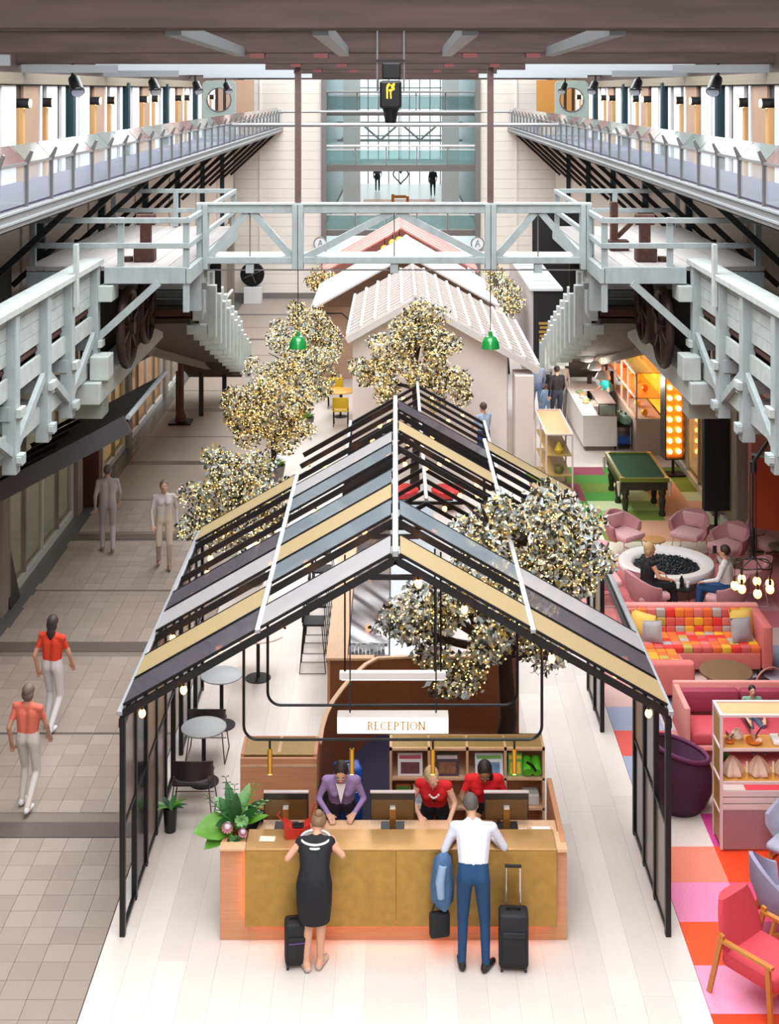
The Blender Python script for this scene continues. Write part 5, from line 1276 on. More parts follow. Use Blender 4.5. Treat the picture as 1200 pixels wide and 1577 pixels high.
for i, (x, r) in enumerate(((4.08, .055), (4.38, .095))):
    o = thing('amber_dish', ['small amber glass dish with a dried stem on the upper shelf', 'wide amber glass dish holding a dried bouquet on the upper shelf'][i], 'dish', (x, 16.25, 1.241))
    part(o, 'bowl', M('amber_glass', '#d9762a', .15), lambda b: b.lathe([(r*.5, 0), (r, .02), (r*1.05, .045), (r*.95, .04), (r*.5, .012), (.001, .012)], (0, 0, 0), 22), True)
    for k in range(3 if i == 0 else 9):
        bb = MB(); a = k*2.1; leaf(bb, (0, 0, .02), (.35*math.cos(a), .3*math.sin(a), 1), .12 if i == 0 else .24, .05); bb.build('dried_leaf', [M('dry_brown', '#6b4a3a', .8), M('dry_green', '#4f5a38', .8), M('dry_pale', '#d9b9ae', .8)][k % 3], o, True, fix=False)
o = thing('white_tray', 'white tray with orange fruit on the upper amber shelf', 'tray', (4.74, 16.28, 1.241))
part(o, 'tray', m_paper, lambda b: b.rbox(-.14, -.1, 0, .14, .1, .06, .015), True)
part(o, 'fruit', M('orange_fruit', '#e08a22', .5), lambda b: b.ell((.0, 0, .08), (.06, .05, .035), 12, 7).ell((.07, .03, .075), (.04, .04, .03), 10, 6), True)
o = MB().lathe([(.05, 0), (.075, .03), (.07, .07), (.03, .1), (.035, .12), (.028, .12), (.001, .05)], (4.2, 16.36, 1.241), 18).build('shell_bowl', M('shell_white', '#e4cfc0', .5), smooth=True); tag(o, 'pale shell-like bowl at the back of the upper shelf', 'bowl')
# aubergine quilted pouf
t = thing('quilted_pouf', 'dark aubergine quilted round armchair beside the display cabinet', 'armchair', (3.66, 17.12, 0), rz=-1.35)
m_aub = M('aubergine_quilt', '#3d1230', .8, 0, .2, 24, bump=.5); m_aub2 = M('aubergine_rim', '#5a1f45', .75)
def egg(b):
    rings = []
    for i in range(9):
        u = i/8; z = .0+.60*u; r = .20+.23*math.sin(PI*(.10+.66*u))
        rings.append([(r*math.cos(a), r*math.sin(a), z+(.22*u*u*(.5-.5*math.sin(a)))) for a in [2*PI*j/32 for j in range(32)]])
    for r_, dz in ((.30, .0), (.24, -.08), (.18, -.16)):
        rings.append([(r_*math.cos(a), r_*math.sin(a), .62+dz+(.22*(.5-.5*math.sin(a)))*(1 if dz > -.05 else .5)) for a in [2*PI*j/32 for j in range(32)]])
    loft(b, rings)
part(t, 'quilted_body', m_aub, egg, True)
part(t, 'rim_roll', m_aub2, lambda b: b.tube([(.36*math.cos(2*PI*j/32), .36*math.sin(2*PI*j/32), .63+.22*(.5-.5*math.sin(2*PI*j/32))) for j in range(32)], .03, 8, True), True)
# timber-legged shell chairs
m_wood = M('honey_oak_leg', '#b8752f', .45, 0, .1, 10)
def shell_chair(loc, rz, label, fab, pillow=None):
    t = thing('lounge_chair', label, 'armchair', loc, rz)
    part(t, 'shell', fab, lambda b: tub_shell(b, .35, .33, .36, .62, .92, .045, 1.2, 22, 1.05), True)
    part(t, 'seat', fab, lambda b: b.rbox(-.27, -.25, .36, .27, .33, .46, .045), True)
    for sx in (-1, 1):
        part(t, 'leg', m_wood, lambda b: b.beam((sx*.22, .22, .38), (sx*.30, .30, 0), .035, .045), True)
        part(t, 'leg', m_wood, lambda b: b.beam((sx*.22, -.2, .38), (sx*.30, -.34, 0), .035, .045), True)
        part(t, 'side_stretcher', m_wood, lambda b: b.beam((sx*.255, .26, .22), (sx*.255, -.27, .22), .03, .05), True)
    part(t, 'cross_stretcher', m_wood, lambda b: b.beam((-.25, 0, .22), (.25, 0, .22), .03, .05), True)
    if pillow: part(t, 'lap_cushion', pillow, lambda b: b.rbox(-.2, -.2, .46, .2, -.1, .76, .04), True)
    return t
shell_chair((4.72, 15.55, 0), 2.4, 'pale lilac-grey shell armchair with a patterned cushion beside the display cabinet', M('lilac_fabric', '#9a98aa', .85, 0, .12, 10), M('pattern_cushion', '#c9c3c6', .8, 0, .35, 14, dark='#4a7f8f'))
shell_chair((4.24, 14.42, 0), -1.5, 'blue-grey shell armchair with honey oak legs between the coral chair and the lilac chair', M('bluegrey_fabric', '#8d88a0', .85, 0, .06, 14))
t = thing('coral_armchair', 'coral red armchair with honey oak arms at the edge of the carpet', 'armchair', (3.74, 13.52, 0), rz=-2.45)
m_cr = M('coral_red_fabric', '#c8424e', .85, 0, .05, 18)
def cback(b):
    rings = []
    for i in range(9):
        u = i/8; z = .40+.50*u; wd = .33-.10*u**3; yb_ = -.26-.14*u
        rings.append([(wd*math.cos(a), yb_+.06*math.sin(a)+.05*(math.cos(a)**2)*.6, z) for a in [2*PI*j/20 for j in range(20)]])
    loft(b, rings)
part(t, 'backrest', m_cr, cback, True)
part(t, 'seat', m_cr, lambda b: b.rbox(-.31, -.30, .30, .31, .34, .46, .05), True)
for sx in (-1, 1):
    part(t, 'leg', m_wood, lambda b: b.beam((sx*.36, -.40, 0), (sx*.36, -.24, .66), .035, .05), True)
    part(t, 'leg', m_wood, lambda b: b.beam((sx*.36, .34, 0), (sx*.36, .30, .60), .035, .05), True)
    part(t, 'arm', m_wood, lambda b: b.beam((sx*.36, -.28, .60), (sx*.36, .36, .61), .055, .03), True)
part(t, 'cross_rail', m_wood, lambda b: b.beam((-.36, .3, .30), (.36, .3, .30), .03, .05), True)
# bentwood chair hints by the coffee table
t = thing('bentwood_chair', 'tan bentwood hoop chair at the end of the bronze coffee table', 'chair', (5.45, 19.5, 0), rz=.4)
part(t, 'hoop', M('tan_bent', '#a8756a', .5), lambda b: b.tube([(-.25, 0, .45)]+[(.25*math.cos(a), -.05, .55+.22*math.sin(a)) for a in [PI-PI*i/10 for i in range(11)]]+[(.25, 0, .45)], .014, 6), True)
part(t, 'seat', m_scr, lambda b: b.rbox(-.22, -.05, .42, .22, .36, .46, .02), True)
for sx in (-1, 1):
    for y in (0, .3): part(t, 'leg', M('tan_bent'), lambda b: b.cyl((sx*.2, y, 0), (sx*.2, y, .43), .013, n=6))
# hanging bulb cluster
t = thing('bulb_chandelier', 'cluster of seven warm filament bulbs on a wire ring, hung from black cords', 'chandelier', (4.88, 18, 2.4))
m_fil = M('filament_bulb', '#ffcf9a', .2, emit='#ff9a4a', es=7)
cx, cy = 4.84, 18.0
part(t, 'bracket', m_black, lambda b: b.cyl((cx, cy, 4.05), (cx, cy, 4.19), .05, n=10), w=True)
part(t, 'bracket_arm', m_black, lambda b: b.beam((cx, cy, 4.17), (5.08, cy, 4.52), .04, .04), w=True)
for i in range(3): part(t, 'cord', m_black, lambda b: b.cyl((cx-.04+.04*i, cy, 2.86), (cx-.04+.04*i, cy, 4.06), .008, n=5), w=True)
part(t, 'wire_ring', m_black, lambda b: b.tube([(cx+.24*math.cos(2*PI*i/20), cy+.24*math.sin(2*PI*i/20), 2.80+.02*math.sin(6*PI*i/20)) for i in range(20)], .010, 6, True), True, True)
part(t, 'wire_spokes', m_black, lambda b: [b.tube([(cx, cy, 2.90), (cx+.14*math.cos(a), cy+.14*math.sin(a), 2.84), (cx+.24*math.cos(a), cy+.24*math.sin(a), 2.80)], .008, 5) for a in (0, 1.25, 2.5, 3.77, 5.0)], True, True)
for i in range(7):
    a = 2*PI*i/7+.2; x, y = cx+.24*math.cos(a), cy+.24*math.sin(a); z = 2.52-.03*(i % 2)
    part(t, 'drop_cord', m_black, lambda b: b.cyl((x, y, z+.10), (x, y, 2.80), .006, n=5), w=True)
    part(t, 'bulb_cap', m_black, lambda b: b.cyl((x, y, z+.05), (x, y, z+.12), .02, n=8), True, True)
    part(t, 'glass_bulb', m_fil, lambda b: b.ell((x, y, z), (.055, .055, .062), 14, 9), True, True)
# rust screen
t = thing('rust_screen', 'rust-orange fabric screen under a bright metal bar in the lounge recess', 'screen', (8.2, 25.0, 0))
part(t, 'fabric', M('rust_fabric', '#a63c16', .8), lambda b: b.slab([(6.83, 25.35, .9), (9.2, 23.9, .9), (9.2, 23.9, 2.0), (6.83, 25.35, 2.25)], .03), w=True)
part(t, 'top_bar', m_plate, lambda b: b.cyl((6.80, 25.37, 2.28), (9.2, 23.9, 2.02), .03, n=8), w=True)
part(t, 'stand_post', m_black, lambda b: b.box(6.80, 25.35, 0, 6.85, 25.40, 2.28), w=True)
part(t, 'stand_post', m_black, lambda b: b.box(9.15, 23.9, 0, 9.2, 23.95, 2.0), w=True)
# pool table
m_felt = M('green_baize', '#0d4a2e', .9, 0, .06, 20); m_pwood = M('dark_pool_wood', '#242a18', .4, 0, .15, 8); m_prail = M('pool_rail', '#6f7a33', .4, .1)
t = thing('pool_table', 'green baize pool table with turned dark legs on the green carpet squares', 'pool table', (5.38, 29.75, 0))
xa, xb, ya, yb = -.53, .53, -1.06, 1.06
part(t, 'bed', m_felt, lambda b: b.box(xa+.07, ya+.07, .78, xb-.07, yb-.07, .815))
for x0_, y0_, x1_, y1_ in ((xa, ya, xb, ya+.07), (xa, yb-.07, xb, yb), (xa, ya+.07, xa+.07, yb-.07), (xb-.07, ya+.07, xb, yb-.07)):
    part(t, 'cushion_rail', m_prail, lambda b: b.rbox(x0_, y0_, .76, x1_, y1_, .85, .012))
part(t, 'apron', m_pwood, lambda b: b.box(xa+.03, ya+.03, .58, xb-.03, yb-.03, .76))
for sx in (-1, 1):
    for y in (-.92, 0, .92):
        part(t, 'leg', m_pwood, lambda b: b.lathe([(.07, 0), (.075, .05), (.05, .12), (.065, .2), (.08, .33), (.055, .42), (.085, .47), (.085, .58), (.001, .58)], (sx*.40, y, 0), 14), True)
    for y in (-1.0, 1.0):
        pk = part(t, 'pocket', M('brass_corner', '#c9a24a', .4, .4), lambda b: b.cyl((sx*.48, y, .775), (sx*.48, y, .856), .055, n=12), True)
        part(pk, 'pocket_net', M('net_cream', '#cfc3ad', .9), lambda b: b.cyl((sx*.56, y, .76), (sx*.55, y, .45), .045, .02, 8))
# marquee bulb sign
t = thing('bulb_sign', 'tall narrow light box with two columns of glowing round bulbs on a black stand', 'sign', (6.66, 31.9, 0), rz=.12)
part(t, 'base_plate', m_black, lambda b: b.box(-.25, -.2, 0, .25, .2, .04))
part(t, 'pole', m_black, lambda b: b.cyl((0, .02, .04), (0, .02, .42), .035, n=10))
part(t, 'case', m_scr, lambda b: b.box(-.24, -.02, .40, .24, .24, 2.52))
part(t, 'lit_back', M('amber_reflector', '#d9852f', .35, .3), lambda b: b.box(-.22, -.035, .43, .22, -.021, 2.49))
part(t, 'case_side', m_scr, lambda b: b.box(-.245, -.16, .40, -.222, -.02, 2.52).box(.222, -.16, .40, .245, -.02, 2.52).box(-.222, -.16, 2.49, .222, -.02, 2.52).box(-.222, -.16, .40, .222, -.02, .43))
m_mb = M('marquee_bulb', '#ffe2a8', .3, emit='#ffc06a', es=11)
mbu = MB().ell((0, 0, 0), .058, 12, 8).mesh('round_bulb', m_mb, True)
for r in range(8):
    for c in (-.11, .11): inst(mbu, 'round_bulb', t, (c, -.09, .58+r*.255))
# black banner
t = thing('black_banner', 'tall plain black upright panel on a black floor stand behind the rose chairs', 'panel', (6.72, 27.9, 0), rz=.05)
part(t, 'base_plate', m_black, lambda b: b.box(-.27, -.22, 0, .27, .22, .04))
part(t, 'pole', m_black, lambda b: b.cyl((0, 0, .04), (0, 0, .5), .035, n=10))
part(t, 'panel', M('black_board', '#1b1718', .7, 0, .1, 5), lambda b: b.rbox(-.27, -.1, .42, .27, .1, 2.5, .01))
# food counter
m_wc = M('white_counter', '#e4e1dd', .4)
t = thing('food_counter', 'long white food counter with a glass display end beside the pool table', 'counter', (5.25, 36, 0))
part(t, 'front_panel', m_wc, lambda b: b.box(4.84, 34.0, .12, 5.66, 34.05, .88), w=True)
part(t, 'side_panel', m_wc, lambda b: b.box(4.80, 34.0, .12, 4.84, 38.0, .88), w=True)
part(t, 'plinth', M('taupe_plinth', '#7a6a62', .6), lambda b: b.box(4.86, 34.06, 0, 5.6, 38.0, .119), w=True)
part(t, 'worktop', m_wc, lambda b: b.rbox(4.78, 33.98, .88, 5.2, 38.0, .92, .01).rbox(5.2, 36.9, .88, 5.7, 38.0, .92, .01), w=True)
part(t, 'carcass', m_wc, lambda b: b.box(5.6, 34.06, .12, 5.64, 38, .88), w=True)
t = thing('glass_food_case', 'glass food display case with a dark lid at the end of the white counter', 'display case', (5.42, 34.4, .88))
part(t, 'case_base', m_wc, lambda b: b.box(5.21, 34.06, .70, 5.59, 36.4, .76), w=True)
part(t, 'lid', M('dark_lid', '#5a4f4c', .3), lambda b: b.box(5.2, 34.1, 1.16, 5.66, 35.6, 1.19), w=True)
part(t, 'glass_front', M('case_glass', '#bcd6d4', .05, 0, alpha=.35), lambda b: b.box(5.22, 34.09, .9, 5.64, 34.1, 1.15), w=True)
part(t, 'frame_post', m_black, lambda b: b.box(5.2, 34.08, .88, 5.22, 34.1, 1.16).box(5.64, 34.08, .88, 5.66, 34.1, 1.16).box(5.2, 35.56, .88, 5.22, 35.58, 1.16), w=True)
for i in range(6):
    o = MB().ell((5.3+.1*(i % 3), 34.3+.2*(i//3), .83), (.05, .06, .05), 10, 6).build('sandwich_roll', M('roll_%d' % (i % 3), ['#c9a06a', '#6d8a5a', '#d9c9a0'][i % 3], .7), smooth=True); tag(o, 'small filled roll inside the glass food case', 'food', 'rolls in the food case')
for i in range(5):
    o = MB().lathe([(.06, 0), (.10, .03), (.095, .05), (.001, .06)], (5.05+.05*(i % 2), 35.3+.3*i, .921), 14).build('cake_plate', M('cake_%d' % (i % 3), ['#cfa06a', '#9ab07a', '#dcb9b0'][i % 3], .6), smooth=True); tag(o, 'small plate of food on the white counter top', 'plate', 'plates along the white counter')
for i, (px, py) in enumerate(((905, 550), (917, 563), (929, 577))):
    p = PD(px, py, 35.6-.55*i)
    o = thing('white_pendant', 'white enamel dome pendant over the food counter', 'pendant lamp', (p.x, p.y, p.z-.1), group='white pendants over the food counter')
    part(o, 'shade', M('white_enamel', '#e3e8ee', .25, 0, coat=.5), lambda b: b.lathe([(.05, .32), (.055, .22), (.13, .17), (.19, .05), (.2, 0), (.19, 0), (.17, .06), (.03, .16)], (0, 0, 0), 22), True)
    part(o, 'cord', m_wire, lambda b: b.cyl((0, 0, .32), (0, 0, 6.0-p.z), .008, n=5))
    part(o, 'bulb', M('pendant_bulb'), lambda b: b.ell((0, 0, .07), .05, 8, 6), True)
    l_ = bpy.data.lights.new('pendant_light', 'POINT'); l_.energy = 35; l_.color = (1, .93, .82); l_.shadow_soft_size = .08
    lo_ = bpy.data.objects.new('pendant_light', l_); COL.objects.link(lo_); lo_.location = (0, 0, -.12); lo_.parent = o
# amber-lit glass cabinet
t = thing('lit_glass_cabinet', 'tall glass-fronted unit glowing amber behind the food counter', 'cabinet', (6.4, 35, 0))
m_pinkf = M('pale_rose_frame', '#d9b5a4', .5)
m_amb = M('amber_back', '#d98a1e', .5, emit='#ff9a1e', es=.9)
part(t, 'lower_body', M('taupe_body', '#a8988e', .5), lambda b: b.box(6.08, 33.6, 0, 6.75, 37.5, .92), w=True)
part(t, 'back_glow', m_amb, lambda b: b.box(6.78, 33.6, .95, 6.82, 38.0, 2.05), w=True)
part(t, 'roof_panel', M('yellow_glass', '#c9a83a', .2, 0, alpha=.6), lambda b: b.box(6.1, 33.6, 2.06, 6.8, 38, 2.09), w=True)
for y in (33.6, 34.7, 35.8, 36.9, 37.95): part(t, 'frame_post', m_pinkf, lambda b: b.box(6.06, y-.03, .92, 6.11, y+.03, 2.06), w=True)
for z in (.93, 1.45, 2.05): part(t, 'frame_rail', m_pinkf, lambda b: b.box(6.05, 33.57, z-.025, 6.1, 37.98, z+.025), w=True)
part(t, 'inner_shelf', m_shl, lambda b: b.box(6.12, 33.65, 1.42, 6.76, 37.9, 1.44), w=True)
for i in range(8):
    o = MB().ell((6.35+.1*(i % 2), 33.9+.5*i, 1.53 if i % 2 else 1.02), (.09, .1, .09), 12, 8).build('glass_jar', M('jar_%d' % (i % 3), ['#e0a31e', '#d9641e', '#efc75a'][i % 3], .2), smooth=True); tag(o, 'round amber jar inside the glowing cabinet', 'jar', 'jars in the glowing cabinet')
t = thing('lamp_string', 'amber tube lamp along the top of the glowing cabinet', 'lamp', (6.6, 35.8, 1.95)); part(t, 'tube', M('amber_tube', '#ff8a1e', .4, emit='#ff7a10', es=8), lambda b: b.cyl((6.6, 33.8, 1.97), (6.6, 37.8, 1.97), .03, n=8), w=True); part(t, 'clip', m_black, lambda b: b.box(6.58, 35.7, 2.0, 6.62, 35.8, 2.06), w=True)
# teal jugs on a trolley
t = thing('trolley', 'small dark trolley with a blue crate below the teal jugs', 'trolley', (5.86, 34.4, 0))
part(t, 'top_tray', m_scr, lambda b: b.box(-.18, -.3, .58, .18, .4, .62))
part(t, 'low_tray', m_scr, lambda b: b.box(-.18, -.3, .10, .18, .4, .13))
part(t, 'blue_crate', m_bluef, lambda b: b.rbox(-.16, -.28, .131, .16, .3, .34, .02))
for sx in (-1, 1):
    for y in (-.28, .38): part(t, 'post', m_plate, lambda b: b.box(sx*.17-.012, y-.012, 0, sx*.17+.012, y+.012, .58))
for i in range(3):
    o = thing('teal_jug', 'round teal pottery jug with a narrow neck on the trolley', 'jug', (5.78+.07*i, 34.72-.25*i, .62), group='teal jugs on the trolley')
    part(o, 'body', M('teal_glaze', '#7fa899', .4), lambda b: b.lathe([(.06, 0), (.15, .06), (.165, .13), (.13, .21), (.04, .26), (.001, .26)], (0, 0, 0), 20), True)
    part(o, 'neck', M('teal_dark', '#4f7a70', .4), lambda b: b.cyl((0, 0, .255), (0, 0, .32), .03, n=10), True)
# white shelf with mesh top by the walkway
t = thing('mesh_top_shelf', 'slim pale open shelf with a gold mesh top beside the pavilion corner', 'shelf', (3.45, 32, 0))
xa, xb, ya, yb = 3.36, 3.98, 29.75, 33.05
yb = 32.1
for x in (xa, xb-.035):
    for y in (ya, (ya+yb)/2, yb-.035): part(t, 'upright', m_pf, lambda b: b.box(x, y, 0, x+.035, y+.035, 1.5), w=True)
for z in (.15, .6, 1.05): part(t, 'shelf_board', M('gold_shelf', '#a98a4a', .5, .1, .1, 20), lambda b: b.box(xa+.036, ya+.01, z-.02, xb-.036, yb-.036, z), w=True)
part(t, 'mesh_top', M('pale_gold_mesh'), lambda b: b.box(xa+.03, ya+.03, 1.485, xb-.03, yb-.03, 1.5), w=True)
part(t, 'top_rim', m_pf, lambda b: b.box(xa, ya, 1.5, xb, ya+.035, 1.53).box(xa, yb-.035, 1.5, xb, yb, 1.53).box(xa, ya+.036, 1.5, xa+.035, yb-.036, 1.53).box(xb-.035, ya+.036, 1.5, xb, yb-.036, 1.53), w=True)
o = MB().lathe([(.06, 0), (.1, .08), (.04, .2), (.03, .25), (.001, .25)], (3.68, 29.95, 1.051), 14).build('yellow_pear', M('pear_yellow', '#d9c23a', .4), smooth=True); tag(o, 'yellow vase on the upper level of the mesh-topped shelf', 'vase')
o = MB().lathe([(.09, 0), (.12, .08), (.1, .16), (.001, .17)], (3.68, 30.0, .601), 14).build('olive_bowl', M('olive_glaze', '#6f7040', .4), smooth=True); tag(o, 'olive bowl on the middle level of the mesh-topped shelf', 'bowl')
# dark kiosk with a pale roof
t = thing('dark_kiosk', 'black kiosk with a pale slatted roof and gold lettering behind the slatted house', 'kiosk', (4.6, 44, 0))
part(t, 'front_wall', M('kiosk_black', '#17161a', .6), lambda b: b.box(4.25, 41.0, 0, 5.1, 41.1, 3.05), w=True)
part(t, 'side_wall', M('kiosk_pale_side', '#b9b3b4', .6), lambda b: b.box(4.2, 41.0, 0, 4.25, 49, 3.05), w=True)
part(t, 'right_wall', M('kiosk_black'), lambda b: b.box(5.05, 41.1, 0, 5.1, 49, 3.05), w=True)
part(t, 'roof', M('kiosk_roof', '#cfd6da', .5), lambda b: b.box(4.15, 40.9, 3.05, 5.15, 49.1, 3.13), w=True)
for k in range(8): part(t, 'roof_slat', M('roof_slat_grey', '#aeb6bb', .5), lambda b: b.box(4.25, 41.5+k*.95, 3.131, 5.05, 41.6+k*.95, 3.15), w=True)
for k in range(5): part(t, 'lettering_line', M('kiosk_gold', '#a8893f', .5), lambda b: b.box(4.42+.03*(k % 2), 40.99, 2.0-k*.13, 4.82-.03*(k % 2), 40.999, 2.08-k*.13), w=True)
struct('wall_dark_backdrop', MB().box(5.15, 50, 0, 7.1, 50.1, 4.6), M('kiosk_black'))
for i, (px, py, c, nm) in enumerate(((843, 578, '#b8641e', 'orange'), (832, 556, '#b8641e', 'second orange'), (850, 560, '#15304f', 'navy blue'))):
    p = P(px, py+14); o = thing('drum_stool', nm+' drum stool standing before the dark kiosk', 'stool', (p.x, p.y, 0)); m_ = M('drum_'+nm.replace(' ', '_'), c, .5)
    part(o, 'drum', m_, lambda b: b.lathe([(.19, 0), (.2, .02), (.2, .44), (.001, .44)], (0, 0, 0), 18), True); part(o, 'seat_pad', m_, lambda b: b.lathe([(.19, .441), (.2, .46), (.18, .5), (.001, .5)], (0, 0, 0), 18), True)
# fan on plinth, round letter signs, far figures
t = thing('floor_fan', 'large black drum fan standing on a white plinth at the end wall', 'fan', (-6.15, 57.8, .7))
p = Vector((-6.2, 57.8, 1.25))
part(t, 'fan_guard', m_black, lambda b: [b.tube([(p.x+r*math.cos(2*PI*i/24), p.y-.16, p.z+r*math.sin(2*PI*i/24)) for i in range(24)], .025, 5, True) for r in (.5, .38, .25, .12)], True, True)
part(t, 'fan_drum', m_black, lambda b: b.cyl((p.x, p.y-.14, p.z), (p.x, p.y+.2, p.z), .5, n=24), True, True)
for i in range(4): part(t, 'blade', m_steel, lambda b: b.beam((p.x, p.y-.15, p.z), (p.x+.42*math.cos(i*PI/2+.4), p.y-.15, p.z+.42*math.sin(i*PI/2+.4)), .02, .16, (0, 1, 0)), w=True)
o = MB().rbox(-6.55, 57.5, 0, -5.8, 58.1, .72, .01).build('white_plinth', M('plinth_white', '#d6d8da', .5)); tag(o, 'white block plinth under the black fan', 'plinth')
for i, x in enumerate((-3.3, 3.62)):
    z = 2.48; d = 58.6
    o = thing('round_sign', ['round white disc sign with a letter A beside the end opening, walkway side', 'round white disc sign with a letter A beside the end opening, lounge side'][i], 'sign', (x, d, z-.3))
    part(o, 'disc', M('sign_disc', '#e6e8ea', .5), lambda b: b.cyl((x, d, z), (x, d+.06, z), .28, n=28), True, True)
    part(o, 'rim', m_steel, lambda b: b.tube([(x+.28*math.cos(2*PI*k/28), d-.005, z+.28*math.sin(2*PI*k/28)) for k in range(28)], .025, 6, True), True, True)
    part(o, 'letter', M('letter_blue', '#4a6f86', .5), lambda b: b.beam((x-.11, d-.01, z-.15), (x, d-.01, z+.16), .02, .045, (0, 1, 0)).beam((x+.11, d-.01, z-.15), (x, d-.01, z+.16), .02, .045, (0, 1, 0)).beam((x-.06, d-.01, z-.03), (x+.06, d-.01, z-.03), .02, .035, (0, 1, 0)), w=True)
    part(o, 'bracket', m_steel, lambda b: b.box(x-.03, d+.06, z-.03, x+.03, 59.05, z+.03), w=True)
o = thing('square_sculpture', 'orange square frame sculpture on the far upper floor', 'sculpture', (.25, 68, 3.02))
part(o, 'frame', M('orange_paint', '#c97a2e', .5), lambda b: b.box(-.45, 0, .0, -.3, .1, .9).box(.3, 0, 0, .45, .1, .8).box(-.3, 0, .7, .3, .1, .85)); part(o, 'foot', M('orange_paint'), lambda b: b.box(-.45, -.2, 0, .45, .3, .03))
o = thing('heart_ornament', 'dark wire heart ornament hanging on the far upper floor', 'ornament', (.3, 73.55, 4.0))
part(o, 'heart', m_black, lambda b: b.tube([(.42*math.sin(a)**3, 0, .5+.027*(13*math.cos(a)-5*math.cos(2*a)-2*math.cos(3*a)-math.cos(4*a))) for a in [2*PI*i/28 for i in range(28)]], .04, 6, True), True)
part(o, 'wire', m_black, lambda b: b.cyl((0, 0, .7), (0, 0, 7.5), .015, n=5))
# yellow table by the white house
t = cafe_table((-1.55, 37.6, 0), 'round yellow timber table in front of the white house', .42, M('yellow_timber', '#d9a23a', .5))
for i, (x, y, rz) in enumerate(((-1.5, 36.6, 0), (-1.75, 38.7, PI))):
    c = thing('yellow_chair', ['yellow seat chair on the near side of the yellow table', 'yellow seat chair tucked behind the yellow table'][i], 'chair', (x, y, 0), rz)
    part(c, 'seat', M('yellow_seat', '#d9b21e', .6), lambda b: b.rbox(-.22, -.22, .42, .22, .22, .47, .02), True)
    part(c, 'backrest', M('yellow_seat'), lambda b: b.rbox(-.22, -.24, .52, .22, -.2, .82, .02), True)
    for sx in (-1, 1):
        for sy in (-1, 1): part(c, 'leg', m_black, lambda b: b.cyl((sx*.19, sy*.19, 0), (sx*.2, sy*.2, .55 if sy < 0 else .43), .014, n=6))
# red round stools glimpsed under the frame
for i, x in enumerate((.25, 1.25)):
    o = thing('round_stool', 'red upholstered round stool under the low gable frame', 'stool', (x-.1, 29.3, 0), group='red seats under the low gable frame')
    part(o, 'seat_pad', M('red_vinyl', '#c2232a', .4), lambda b: b.lathe([(.3, .3), (.36, .36), (.36, .44), (.3, .48), (.001, .48)], (0, 0, 0), 24), True); part(o, 'pedestal', m_black, lambda b: b.cyl((0, 0, 0), (0, 0, .31), .12, n=12), True)
# low white planter wall beside frame, with bench and leaning board at the wall
t = thing('leaning_sign', 'dark folding board leaning by the shop window on the walkway', 'sign', (-6.85, 23.9, 0))
part(t, 'board', m_scr, lambda b: b.slab([(-.0, -.3, 0), (-.0, .3, 0), (-.18, .3, .9), (-.18, -.3, .9)], .03)); part(t, 'back_leg', m_plate, lambda b: b.slab([(-.22, -.25, 0), (-.22, .25, 0), (-.15, .25, .86), (-.15, -.25, .86)], .02))
